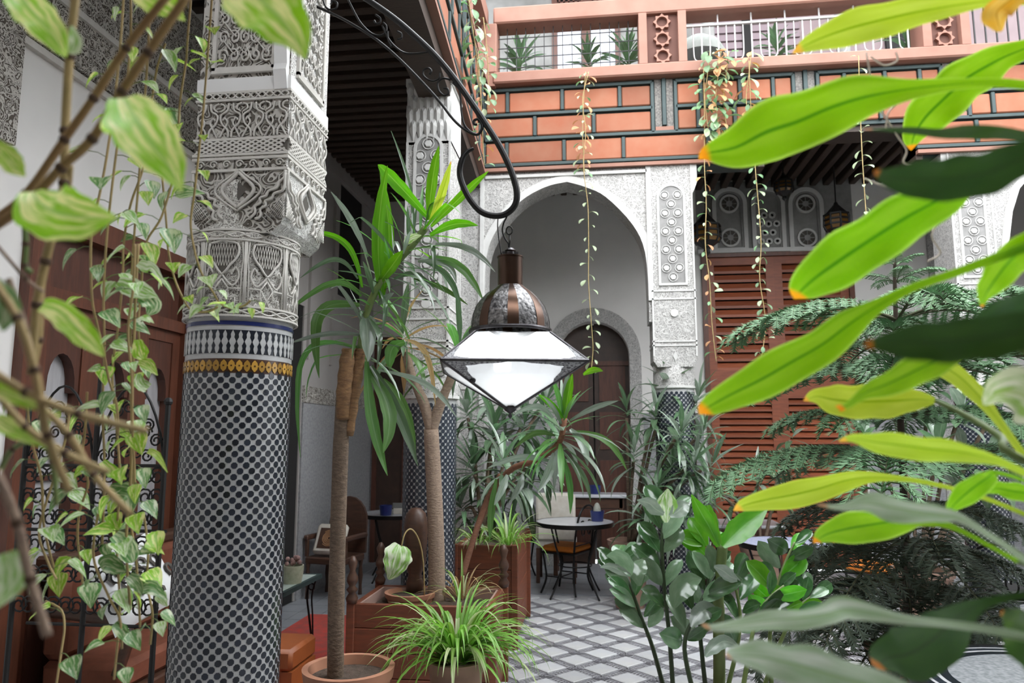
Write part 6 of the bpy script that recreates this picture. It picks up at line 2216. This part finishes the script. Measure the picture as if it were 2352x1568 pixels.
FR = []
for sd in range(3):
    a_, b_ = frond(sd)
    m1 = a_.mesh('branch', True)
    m1.materials.append(FIRW)
    m2 = b_.mesh('needles', False, False)
    m2.materials.append(NEEDLE)
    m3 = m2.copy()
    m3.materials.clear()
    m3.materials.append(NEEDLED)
    FR.append((m1, m2, m3))
RF = random.Random(61)
tiers = [(612, .16, 5, .45, 0), (648, .24, 5, .22, 0), (735, .92, 6, .10, .5), (800, .75, 5, .06, 1.1), (860, 1.0, 6, .0, .2), (960, .7, 5, -.05, .7), (1050, 1.05, 6, -.08, .0), (1160, .8, 6, -.2, .4), (1240, .95, 7, -.32, .9), (1330, .95, 7, -.42, .2), (1420, .8, 6, -.4, .6)]
for (py, L, n, e, ph) in tiers:
    P = at(2058 + (py - 600) * .03, py, DF)
    for k in range(n):
        az = ph + 2 * pi * k / n + RF.uniform(-.15, .15) + pi
        l = L * RF.uniform(.85, 1.1)
        Mx = Matrix.Translation(P) @ Matrix.Rotation(az, 4, 'Z') @ Matrix.Rotation(-(e + RF.uniform(-.06, .06)), 4, 'Y') @ Matrix.Diagonal((l, l * .95, l * .9, 1))
        m1, m2, m3 = FR[RF.randrange(3)]
        b_ = put('branch', m1, None, fir, Mx)
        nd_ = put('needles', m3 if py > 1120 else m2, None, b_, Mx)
        nd_['kind'] = 'stuff'
pot('flower_pot', 'dark pot of the Norfolk pine', (fb.x, fb.y, 0), .22, .40, OLDPOT)
# ---------------------------------------------------------------- strap-leaved plant close to the lens, right
fgc = Vector((1.35, .95, 1.0))
sg = thing('strap_leaved_plant', (1.35, .95, .5), 'large plant with long green and yellowing strap leaves reaching in from the right', 'plant')


def sleaf(pts, hws, m, tilt=0.2, pet=None, wave=.10, fold=.12):
    """pts tip first (as measured), each (px, py, d)"""
    px_leaf(sg, pts[::-1], hws[::-1], m, tilt, fold, wave, 5)
    q = [at(*pts[-1])] + ([at(*p) for p in pet] if pet else [])
    E_ = q[-1]
    top = fgc + Vector((0, 0, .02))
    q += [E_.lerp(top, .45) + Vector((.05, .02, .06)), E_.lerp(top, .8) + Vector((.02, 0, .03)), top]
    n_ = len(smooth_path([tuple(p) for p in q], 5))
    ob('leaf_stalk', MB().tube(smooth_path([tuple(p) for p in q], 5), [.0035 + .004 * i / n_ for i in range(n_)], 7), STEMG, sg, True)


def Z(pts, d0, d1):
    n = len(pts) - 1
    return [(x, y, d0 + (d1 - d0) * i / n) for i, (x, y) in enumerate(pts)]


sleaf(Z([(1820, 123), (1850, 104), (1900, 82), (1960, 62), (2040, 42), (2120, 25), (2210, 10), (2300, 2), (2400, 4)], 1.05, .95), [1, 16, 30, 38, 38, 30, 18, 10, 7], FGY, .3)
sleaf(Z([(1606, 366), (1625, 352), (1690, 338), (1760, 303), (1830, 280), (1900, 250), (1960, 230), (2020, 216), (2100, 203), (2220, 192), (2310, 190), (2420, 204)], 1.05, .88), [1, 18, 50, 66, 66, 62, 54, 40, 22, 12, 10, 9], FG, .25)
sleaf(Z([(2092, 345), (2100, 310), (2125, 270), (2170, 225), (2220, 180), (2270, 150), (2320, 125), (2400, 95)], 1.25, 1.1), [1, 26, 44, 50, 48, 42, 28, 14], FG, .35)
sleaf(Z([(1985, 297), (2040, 297), (2100, 299), (2160, 304), (2230, 300), (2290, 302), (2420, 320)], .85, .75), [1, 5, 8, 11, 17, 15, 10], FGD, 1.0, wave=.0)
sleaf(Z([(2008, 392), (2040, 408), (2100, 412), (2170, 410), (2240, 402), (2310, 380), (2420, 330)], .62, .55), [2, 22, 40, 50, 50, 46, 30], FGD, .3)
sleaf(Z([(1824, 686), (1842, 665), (1880, 632), (1940, 590), (2000, 550), (2060, 512), (2120, 478), (2180, 448), (2240, 420), (2400, 350)], .95, .8), [1, 30, 52, 60, 60, 58, 50, 38, 20, 9], FG, .3)
sleaf(Z([(1606, 950), (1626, 935), (1680, 905), (1750, 870), (1820, 830), (1890, 790), (1950, 745), (2010, 705), (2090, 662), (2190, 628), (2290, 590), (2420, 540)], 1.0, .8), [1, 20, 36, 44, 46, 42, 34, 18, 10, 10, 11, 12], FG, .35)
sleaf(Z([(2255, 705), (2262, 680), (2280, 650), (2310, 610), (2340, 580), (2420, 520)], .9, .8), [1, 14, 28, 36, 36, 20], FG, .3)
sleaf(Z([(1985, 792), (2030, 788), (2100, 785), (2180, 782), (2260, 775), (2340, 762), (2440, 740)], .52, .48), [2, 24, 42, 50, 50, 46, 36], FGD, .2, wave=.05)
sleaf(Z([(2180, 775), (2230, 750), (2290, 712), (2350, 690), (2440, 660)], .62, .55), [2, 14, 22, 24, 16], FGD, .7)
sleaf(Z([(1846, 920), (1875, 910), (1920, 918), (1980, 922), (2050, 920), (2110, 917), (2148, 920)], 1.1, 1.0), [1, 18, 34, 39, 36, 22, 7], FGY, .2, [(2230, 960, .97), (2300, 1005, .92), (2400, 1080, .88)])
sleaf(Z([(1925, 938), (1950, 928), (1985, 903), (2030, 885), (2080, 862), (2130, 838), (2200, 810), (2300, 780)], .85, .75), [8, 8, 14, 26, 32, 32, 22, 10], FG, .5)
sleaf(Z([(2040, 795), (2090, 812), (2150, 835), (2200, 862), (2245, 905), (2290, 960), (2340, 1030), (2420, 1140)], 1.15, .95), [1, 12, 20, 22, 18, 10, 8, 8], FGY, .4)
sleaf(Z([(2260, 930), (2290, 905), (2330, 900), (2380, 920), (2440, 960)], .8, .7), [1, 30, 55, 60, 40], FGW, .3)
sleaf(Z([(1928, 1012), (1960, 1006), (2010, 1015), (2070, 1022), (2130, 1030), (2190, 1036), (2250, 1046), (2310, 1066), (2420, 1115)], .9, .78), [2, 10, 22, 28, 28, 24, 16, 9, 8], FGY, .5)
sleaf(Z([(1685, 1172), (1710, 1160), (1760, 1147), (1820, 1136), (1880, 1122), (1940, 1104), (1990, 1096), (2060, 1098), (2150, 1112), (2280, 1150), (2420, 1210)], 1.25, 1.0), [1, 14, 24, 29, 28, 22, 14, 7, 5, 5, 5], FGY, .3)
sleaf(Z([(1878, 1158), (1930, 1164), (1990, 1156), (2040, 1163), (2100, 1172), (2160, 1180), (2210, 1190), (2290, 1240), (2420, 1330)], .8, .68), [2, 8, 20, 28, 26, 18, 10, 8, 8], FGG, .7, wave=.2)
sleaf(Z([(1868, 1246), (1900, 1226), (1950, 1213), (2010, 1203), (2070, 1194), (2120, 1192), (2200, 1215), (2340, 1290)], 1.1, .9), [1, 22, 34, 36, 28, 14, 6, 5], FG, .4)
sleaf(Z([(2175, 1178), (2200, 1150), (2235, 1120), (2270, 1095), (2285, 1085), (2330, 1095), (2420, 1130)], 1.0, .9), [2, 20, 26, 18, 6, 4, 4], FG, .4)
sleaf(Z([(2258, 1132), (2290, 1122), (2330, 1128), (2380, 1136), (2440, 1150)], 1.1, 1.0), [1, 14, 20, 18, 8], FG, .4)
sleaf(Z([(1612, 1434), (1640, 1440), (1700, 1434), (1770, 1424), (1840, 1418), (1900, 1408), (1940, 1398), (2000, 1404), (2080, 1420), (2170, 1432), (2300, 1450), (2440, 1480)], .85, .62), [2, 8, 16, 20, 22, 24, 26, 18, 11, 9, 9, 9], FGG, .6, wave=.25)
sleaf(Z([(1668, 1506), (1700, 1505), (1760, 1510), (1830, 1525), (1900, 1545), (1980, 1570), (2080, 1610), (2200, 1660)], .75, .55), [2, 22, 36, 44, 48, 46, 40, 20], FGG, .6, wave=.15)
sleaf(Z([(2010, 1530), (2040, 1510), (2090, 1500), (2140, 1470), (2180, 1435), (2215, 1405), (2280, 1380), (2420, 1350)], .8, .65), [6, 40, 58, 58, 46, 26, 10, 8], FGD, .3)
sleaf(Z([(2300, 1405), (2330, 1430), (2360, 1470), (2420, 1540)], .7, .6), [4, 34, 50, 40], FGD, .3)
sleaf(Z([(2300, 72), (2292, 50), (2290, 28), (2310, 8), (2350, -20), (2420, -60)], .95, .9), [3, 20, 30, 28, 22, 14], leafm('strap_leaf_scorched', (.66, .34, .07), (.74, .50, .16), (.5, .25, .05), transl=.45, rough=.5), .3)
for q in ([(2000, 130), (2030, 150), (2060, 140), (2058, 120)], [(1990, 120), (2010, 230), (2035, 270), (2060, 310), (2082, 345), (2075, 372), (2098, 378)], [(2065, 235), (2040, 260), (2035, 300)], [(2165, 500), (2140, 540), (2160, 580), (2130, 600)], [(1985, 410), (2010, 420), (2035, 430)]):
    ob('aerial_root', MB().tube(smooth_path([tuple(at(x, y, 1.2)) for x, y in q], 5), .0016, 5), mat('pale_root', (.78, .68, .58), .7) if 'pale_root' not in bpy.data.materials else bpy.data.materials['pale_root'], sg, True)
# stalks gather in a crown outside the frame on the right, over its pot
ob('crown_base', MB().lathe([(.02, .0), (.05, .05), (.06, .3), (.04, .52), (.01, .56)], (fgc.x, fgc.y, .48), 12), STEMG, sg, True)
pot('flower_pot', 'pot of the strap-leaved plant, outside the view', (fgc.x, fgc.y, 0), .24, .55, TERRAPOT)

# ---------------------------------------------------------------- pothos on the left: near leaves and long hanging vines
HEARTP = [(0, .30), (.04, .62), (.10, .86), (.2, 1.0), (.35, .96), (.5, .78), (.65, .55), (.8, .32), (.92, .12), (1, 0)]


def heart(s):
    for (a, b), (c, d) in zip(HEARTP, HEARTP[1:]):
        if s <= c: return b + (d - b) * (s - a) / (c - a)
    return 0


pn_ = thing('pothos', at(200, -60, 1.0), 'variegated pothos with big leaves and thick brown runners close to the lens, upper left', 'plant', 'hanging pothos')


def nleaf(pts, hws, m, tilt=.2, par=None, fold=.15, wave=.06):
    px_leaf(par or pn_, pts, hws, m, tilt, fold, wave, 5)


nleaf([(28, -40, .75), (60, 10, .74), (95, 50, .73), (128, 92, .73), (152, 132, .74)], [22, 40, 40, 28, 2], POTH)
nleaf([(165, 60, .8), (172, 90, .8), (168, 112, .8), (160, 122, .8)], [4, 14, 14, 3], POTHW)
nleaf([(300, -30, .85), (345, -8, .84), (385, 14, .84), (425, 48, .84)], [16, 34, 30, 2], POTH)
nleaf([(545, -60, .7), (590, -10, .69), (640, 40, .68), (680, 90, .68), (702, 136, .68)], [50, 78, 68, 38, 2], POTH)
nleaf([(285, 225, .72), (310, 270, .71), (345, 325, .70), (385, 380, .70), (418, 440, .70)], [30, 66, 64, 42, 2], POTH)
nleaf([(320, 300, .74), (285, 290, .73), (255, 290, .73), (236, 300, .73)], [10, 28, 26, 6], POTH)
nleaf([(300, 340, .76), (320, 352, .76), (345, 368, .76)], [10, 22, 3], POTHW)
nleaf([(75, 440, .7), (95, 470, .69), (140, 492, .68), (195, 500, .68), (235, 500, .68), (268, 498, .68)], [20, 62, 66, 50, 26, 2], POTH)
nleaf([(-20, 330, .7), (10, 355, .7), (35, 385, .7), (58, 405, .7)], [14, 26, 22, 2], POTH)
nleaf([(98, 700, .8), (130, 712, .79), (165, 742, .78), (205, 782, .78), (238, 818, .78)], [16, 26, 30, 24, 2], POTH)
nleaf([(10, 1270, .6), (18, 1310, .6), (12, 1350, .6), (-8, 1395, .6)], [22, 40, 34, 4], POTHW)
nleaf([(-20, 640, .6), (8, 680, .6), (14, 720, .6), (6, 760, .6)], [10, 26, 26, 3], POTHD)
nleaf([(-30, 880, .6), (20, 905, .6), (70, 925, .6), (110, 945, .6)], [14, 18, 14, 2], POTH)
nleaf([(-10, 960, .65), (20, 980, .65), (60, 1000, .65), (110, 1030, .65)], [14, 20, 16, 2], POTH)
for pts, r, m in (([(-20, 508, .8), (60, 445, .8), (148, 320, .8), (215, 225, .8), (290, 110, .8), (400, -30, .8)], .0045, STEMB), ([(-20, 525, .75), (60, 470, .75), (140, 385, .75), (212, 318, .75), (280, 210, .75), (340, 120, .75), (430, -10, .75)], .0048, STEMB),
                  ([(175, -20, .85), (160, 130, .85), (150, 300, .85), (147, 420, .85), (130, 500, .85), (105, 600, .85), (85, 700, .85), (75, 830, .85)], .005, STEMT), ([(160, 380, .85), (150, 460, .86), (120, 540, .86), (96, 640, .86), (88, 780, .86), (70, 860, .86)], .0045, STEMT),
                  ([(-20, 640, .6), (40, 730, .6), (80, 850, .6), (110, 1000, .6), (160, 1130, .6)], .0035, STEMT), ([(-20, 850, .6), (60, 900, .6), (180, 950, .6), (340, 990, .62)], .0035, STEMT), ([(-10, 900, .65), (60, 980, .65), (150, 1040, .65), (250, 1085, .66)], .0032, STEMT), ([(20, 640, .7), (60, 760, .7), (90, 900, .7), (100, 1000, .7)], .003, BARKP), ([(-10, 1080, .6), (40, 1200, .6), (70, 1330, .6), (110, 1460, .6)], .004, BARKP),
                  ([(55, 500, .8), (60, 560, .8), (58, 610, .8), (72, 625, .8)], .003, STEMG), ([(100, 670, .8), (60, 640, .8), (-10, 560, .8)], .002, BARKP), ([(10, 870, .7), (90, 930, .7), (160, 1000, .7), (215, 1090, .7), (300, 1180, .7)], .0035, STEMT), ([(0, 1080, .8), (30, 1030, .8), (90, 1010, .8), (120, 1060, .8), (130, 1160, .8)], .003, STEMG)):
    ob('runner', MB().tube(smooth_path([tuple(at(*p)) for p in pts], 6), r, 7), m, pn_, True)
    k_ = 0
    for p in pts[1:-1]:
        ob('node', MB().ball(at(*p), r * 1.35, 7, 5), mat('stem_node', (.07, .035, .015), .7) if 'stem_node' not in bpy.data.materials else bpy.data.materials['stem_node'], pn_, True)

RV = random.Random(71)


def vine(label, pts, d0, d1, nleaves, Lpx, mats, r=.003, stem=STEMT, group='hanging pothos', petiole=26, par=None, name='pothos_vine', spread=1.0, start=0.0, prof=heart, asp=.8, cat='vine'):
    t = par or thing(name, at(pts[0][0], pts[0][1], d0), label, cat, group)
    n = len(pts) - 1
    path = smooth_path([(x, y, d0 + (d1 - d0) * i / n) for i, (x, y) in enumerate(pts)], 8)
    P = [at(*p) for p in path]
    ob('stem', MB().tube(P, r, 6), stem, t, True)
    pet = MB()
    for k in range(nleaves):
        u = start + (1 - start) * (k + RV.uniform(.1, .9)) / nleaves
        i = min(int(u * (len(P) - 1)), len(P) - 2)
        p = P[i].lerp(P[i + 1], u * (len(P) - 1) - i)
        dpt = path[i][2]
        sd = 1 if k % 2 else -1
        out = (CR * sd * RV.uniform(.4, 1) * spread + CF * RV.uniform(-1, .7) + Vector((0, 0, RV.uniform(-.2, .5)))).normalized()
        q = p + out * petiole * RV.uniform(.4, 1.1) * dpt / FPX
        pet.tube([p, p.lerp(q, .5) + Vector((0, 0, .1 * (q - p).length)), q], r * .4, 4)
        d = (out * RV.uniform(.2, .8) + Vector((0, 0, RV.uniform(-1.1, -.25))))
        L = Lpx * RV.uniform(.6, 1.25) * dpt / FPX
        leaf_at(t, q, d, out * RV.uniform(.3, 1) + Vector((RV.uniform(-.4, .4), -.6, RV.uniform(0, .9))), L, L * asp * RV.uniform(.85, 1.1), RV.choice(mats), prof, .25, .6, 'heart' if prof is heart else 'tiny')
    ob('leaf_stalks', pet, STEMG, t, kind='stuff')
    return t


vine('pothos strand hanging nearest the tiled column, curling right at its foot', [(488, -20), (480, 90), (468, 240), (458, 340), (447, 440), (438, 510), (446, 570), (462, 625), (490, 672), (505, 695), (530, 708), (560, 702), (575, 690)], 1.75, 1.75, 26, 44, [POTH, POTH, POTHW], .0026, petiole=30)
vine('pothos strand just left of the one by the column', [(440, -20), (430, 100), (428, 135), (414, 230), (410, 300)], 1.75, 1.75, 8, 42, [POTH, POTHW], .0026, petiole=24)
vine('pothos strand sweeping across the door frame to the column foot of the carving', [(372, 400), (382, 510), (386, 570), (398, 630), (418, 680), (440, 712), (475, 716), (500, 705)], 1.8, 1.75, 9, 42, [POTH, POTHW, POTH], .0026, petiole=26)
vs_ = [([(285, -20), (275, 120), (262, 240), (245, 360), (228, 450), (212, 520), (208, 600), (212, 690), (222, 740), (238, 810), (250, 870), (268, 930), (272, 1000)], 18, 'thick tan pothos strand in front of the cedar door'),
       ([(300, -20), (300, 90), (290, 200), (270, 330), (255, 450), (244, 560), (238, 680), (240, 800), (236, 940), (240, 1080), (235, 1250)], 16, 'pothos strand hanging straight down left of the cedar door panes'),
       ([(345, -20), (340, 120), (330, 260), (320, 400), (310, 520), (304, 600), (300, 700), (300, 850), (302, 960), (306, 1080), (302, 1180), (305, 1260)], 24, 'long pothos strand hanging past the iron screen crest'),
       ([(380, 100), (360, 160), (345, 260), (330, 380), (300, 470), (284, 560), (282, 640), (270, 760), (258, 860), (268, 980), (275, 1100), (268, 1250), (275, 1400), (262, 1560)], 26, 'longest pothos strand falling to the lower edge of the picture'),
       ([(310, 560), (306, 660), (294, 760), (302, 860), (305, 1000), (310, 1120), (302, 1200), (312, 1280), (318, 1360), (322, 1440)], 18, 'pothos strand in front of the patterned pillow'),
       ([(200, 900), (196, 980), (188, 1060), (202, 1110), (184, 1170), (178, 1230), (185, 1300), (190, 1340)], 10, 'zigzag tan pothos strand with few leaves'),
       ([(160, 940), (150, 1010), (120, 1110), (90, 1220), (110, 1290), (130, 1330)], 9, 'pothos strand low on the left edge'),
       ([(105, 1380), (140, 1400), (148, 1440), (140, 1500), (128, 1580)], 2, 'bare yellowing pothos strand in the lower left corner'),
       ([(60, 900), (70, 1000), (95, 1100), (100, 1200), (120, 1290), (140, 1350)], 9, 'pothos tangle strand beside the left edge'),
       ([(225, 1180), (215, 1280), (250, 1370), (275, 1420), (280, 1490)], 7, 'short pothos strand before the rust settee'),
       ([(330, 1180), (340, 1260), (338, 1340), (350, 1410), (345, 1480)], 7, 'short pothos strand over the orange bench end'),
       ([(395, 420), (370, 500), (335, 560), (325, 650), (318, 760), (330, 850)], 12, 'pothos strand with pale leaves in front of the door head')]
for i, (pts, nl, lb) in enumerate(vs_):
    vine(lb, pts, 1.55 + .07 * (i % 4), 1.6 + .05 * (i % 3), nl, 52, [POTH, POTHD, POTHW, POTHD] if i > 3 else [POTH, POTHW, POTHD, POTH], .0026, petiole=40)
big = thing('pothos', at(330, 640, 1.5), 'cluster of larger pale and dark pothos leaves at door-head height', 'plant', 'hanging pothos')
for pts, hw, m in (([(270, 648), (300, 660), (335, 672), (362, 682)], [12, 22, 18, 1], POTHW), ([(325, 680), (342, 690), (350, 706), (340, 722)], [14, 20, 18, 4], POTHD), ([(318, 604), (335, 612), (352, 616), (378, 650)], [8, 14, 10, 1], POTHW), ([(316, 780), (322, 810), (330, 824)], [8, 18, 8], POTH), ([(320, 828), (340, 838), (362, 862)], [8, 14, 1], POTH), ([(318, 858), (322, 880), (340, 892)], [4, 14, 12], POTHW), ([(250, 1120), (275, 1130), (295, 1140), (300, 1175)], [10, 24, 24, 6], POTHD), ([(262, 1228), (285, 1250), (300, 1280), (304, 1292)], [12, 22, 18, 3], POTHD), ([(230, 1300), (245, 1292), (270, 1305), (290, 1312)], [8, 20, 16, 1], POTHD), ([(295, 1322), (315, 1340), (325, 1365)], [10, 16, 2], POTHD), ([(330, 1350), (350, 1350), (385, 1378)], [12, 16, 1], POTHD), ([(262, 1432), (280, 1450), (296, 1480)], [8, 14, 2], POTHD), ([(340, 1035), (360, 1045), (385, 1085)], [6, 8, 1], POTH), ([(235, 1060), (260, 1085), (290, 1100)], [8, 14, 2], POTH)):
    px_leaf(big, [(x, y, 1.6) for x, y in pts], hw, m, .25, .15, .08, 5)
ob('stem', MB().tube(smooth_path([tuple(at(x, y, 1.61)) for x, y in ((318, 560), (312, 660), (308, 780), (304, 900), (300, 1100), (290, 1250), (300, 1400))], 5), .003, 6), STEMT, big, True)
# sticky ends above the picture: the basket the vines hang from
bk = thing('hanging_basket', at(330, -180, 1.6), 'planter trough above the view from which the pothos vines hang', 'planter')
pt_ = at(330, -150, 1.6)
ob('trough', MB().cbox(pt_.x - .35, pt_.x + .35, pt_.y - .15, pt_.y + .15, pt_.z + .05, pt_.z + .28, .01), TERRAPOT, bk)
ob('hanger', MB().tube([(pt_.x - .3, pt_.y, pt_.z + .28), (pt_.x - .3, pt_.y, 4.6)], .006, 6).tube([(pt_.x + .3, pt_.y, pt_.z + .28), (pt_.x + .3, pt_.y, 4.6)], .006, 6), IRON, bk)

# ---------------------------------------------------------------- string vines falling over the back parapet
STRL = leafm('string_leaf', (.30, .38, .22), (.42, .48, .32), None, transl=.35, rough=.4, rand=.2)
STRD = leafm('string_leaf_dry', (.42, .20, .09), (.50, .30, .15), None, transl=.3, rough=.6, rand=.2)
STRG = leafm('string_leaf_green', (.12, .24, .10), (.18, .30, .16), None, transl=.35, rough=.35, rand=.25)


def string(label, pts, d, n, mats, Lpx=17, spread=.8):
    if 'corner' in label:
        d = (onX(-.97, *pts[0]) - EYE).dot(CF)
    d = sum((onY(YP - .045, *p) - EYE).dot(CF) for p in pts[:2]) / 2 if d > 6.52 else d
    vine(label, pts, d, (onY(YP - .045, *pts[-1]) - EYE).dot(CF) if d > 6.52 else d, n, Lpx, mats, .004, STEMT, 'string vines over the back parapet', 12, None, 'string_vine', spread, 0, OBOV, .55)


string('string vine hanging through the tall arch beside the lantern', [(1352, 165), (1338, 230), (1345, 300), (1340, 380), (1350, 470), (1352, 560), (1352, 650), (1358, 740), (1362, 800), (1358, 850)], 6.6, 46, [STRL])
string('dry brown string vine over the painted bricks above the arch', [(1345, 165), (1340, 240), (1338, 300), (1340, 350), (1342, 400)], 6.55, 26, [STRD, STRG, STRD])
string('string vine along the pier edge left of the shutters', [(1616, 148), (1618, 270), (1618, 380), (1622, 470), (1620, 560), (1630, 650), (1635, 740), (1645, 830)], 6.6, 44, [STRL, STRG, STRD])
string('string vine in the middle of the shutter bay', [(1720, 140), (1725, 250), (1735, 390), (1742, 470), (1748, 560), (1745, 640), (1758, 740), (1748, 830)], 6.6, 52, [STRL, STRG])
string('short string vine with white leaves at the tall opening', [(1972, 128), (1976, 260), (1980, 350), (1985, 430), (1990, 500)], 6.6, 22, [STRL])
string('string vine down the corner of the two brick bands', [(1098, 120), (1104, 220), (1108, 300), (1112, 380)], 6.6, 24, [STRL, STRD, STRG])
string('trailing vine on the parapet corner', [(1075, -10), (1085, 60), (1095, 130), (1100, 200)], 6.4, 30, [STRG, STRG, STRL], 30)
string('second trailing vine on the parapet corner, nearer the inner post', [(1110, 40), (1118, 110), (1122, 180), (1120, 250)], 6.6, 18, [STRG, STRL], 22)
for i, (x, n, lb) in enumerate(((1625, 34, 'leftmost strand of the trailing plant under the balcony railing'), (1650, 38, 'fullest strand of the trailing plant under the balcony railing'), (1668, 26, 'rust-tinted strand of the trailing plant under the balcony railing'), (1720, 24, 'separate strand right of the trailing plant under the balcony railing'))):
    string(lb, [(x + 6, 118), (x, 170), (x - 6, 220), (x - 2, 270), (x + 4, 310)], 6.55, n, [STRG, STRL, STRG, STRD] if i != 2 else [STRD, STRG], 26)

# ---------------------------------------------------------------- potted plants upstairs
for i, (px, py, L, lb) in enumerate(((1190, 140, .5, 'potted plant behind the left iron grid upstairs'), (1355, 150, .35, 'small potted plant in front of the upstairs panes'), (1440, 140, .45, 'potted shrub at the right end of the iron grid upstairs'), (1790, 130, .35, 'potted grassy plant behind the pale balcony railing'), (2080, 60, .4, 'potted plant at the far end of the balcony'))):
    P = onY(YF + .32, px, py)
    c = (P.x, YF + .36, ZP1 - .05)
    t = thing('potted_shrub', c, lb, 'plant', 'potted plants on the upper gallery')
    ob('flower_pot', MB().lathe([(.001, 0), (.09, 0), (.13, .18), (.14, .22), (.12, .22), (.001, .2)], c, 16, caps=False), TERRAPOT if i % 2 == 0 else OLDPOT, t, 'auto')
    ob('stem', MB().tube([(c[0], c[1], c[2] + .18), (c[0] + .02, c[1], c[2] + .35)], .012, 6), BARK, t)
    crown(t, (c[0], c[1], c[2] + .22), (.1 * (-1) ** i, 0, 1), .25, 30, (L * .7, L), [BGL, DR2, BGL], .12, radians(10), radians(95), droop=(.3, 1.4), rnd=random.Random(80 + i), n_seg=6)
tag(ob('umbrella_dome', MB().lathe([(.001, .26), (.12, .24), (.22, .17), (.28, .06), (.29, 0)], tuple(onY(YF + .5, 1606, 138)), 20, caps=False), mat('grey_dome', (.42, .44, .42), .6, col2=(.3, .33, .3), scale=10), None, True), 'grey domed basket cover behind the left end of the pale balcony railing', 'basket cover')

# ---------------------------------------------------------------- wall lanterns of the back gallery
def mlantern(label, px, py, h, y, hang):
    P = onY(y, px, py)
    t = thing('wall_lantern', P, label, 'lantern', 'dark pierced lanterns in the back gallery')
    r = h * .3
    prof_ = [(.001, h * .5), (r * .12, h * .46), (r * .2, h * .40), (r * .9, h * .16), (r, h * .12)]
    ob('roof', MB().lathe(prof_, P, 8), IRONM, t)
    ob('cage', MB().lathe([(r * .9, h * .12), (r * .95, -h * .12), (r * .8, -h * .2)], P, 8), mat('amber_lantern_glass', (.16, .08, .02), .25) if 'amber_lantern_glass' not in bpy.data.materials else bpy.data.materials['amber_lantern_glass'], t)
    bars = MB()
    for k in range(8):
        a = 2 * pi * k / 8
        bars.tube([(P.x + r * .95 * cos(a), P.y + r * .95 * sin(a), P.z + h * .13), (P.x + r * cos(a), P.y + r * sin(a), P.z - h * .12), (P.x + r * .82 * cos(a), P.y + r * .82 * sin(a), P.z - h * .21)], .012, 5)
    for zz_1 in (.12, 0, -.12): bars.lathe([(r * .96, 0), (r * 1.04, 0), (r * 1.04, .02), (r * .96, .02)], (P.x, P.y, P.z + h * zz_1), 8, caps=False)
    ob('cage_bars', bars, IRONM, t)
    ob('foot', MB().lathe([(.001, -h * .5), (r * .25, -h * .42), (r * .2, -h * .34), (r * .85, -h * .2)], P, 8), IRONM, t)
    ob('chain', MB().tube([(P.x, P.y, P.z + h * .48), (P.x, P.y, ZCEIL + .02)], .008, 5), IRONM, t)
    return t


mlantern('dark pierced lantern hanging at the pier edge left of the shutters', 1622, 535, .58, 8.6, True)
mlantern('pointed dark lantern in front of the wall right of the pierced windows', 1922, 508, .50, 8.7, True)
mlantern('small lantern hanging before the right pierced window', 1800, 428, .36, 8.5, True)
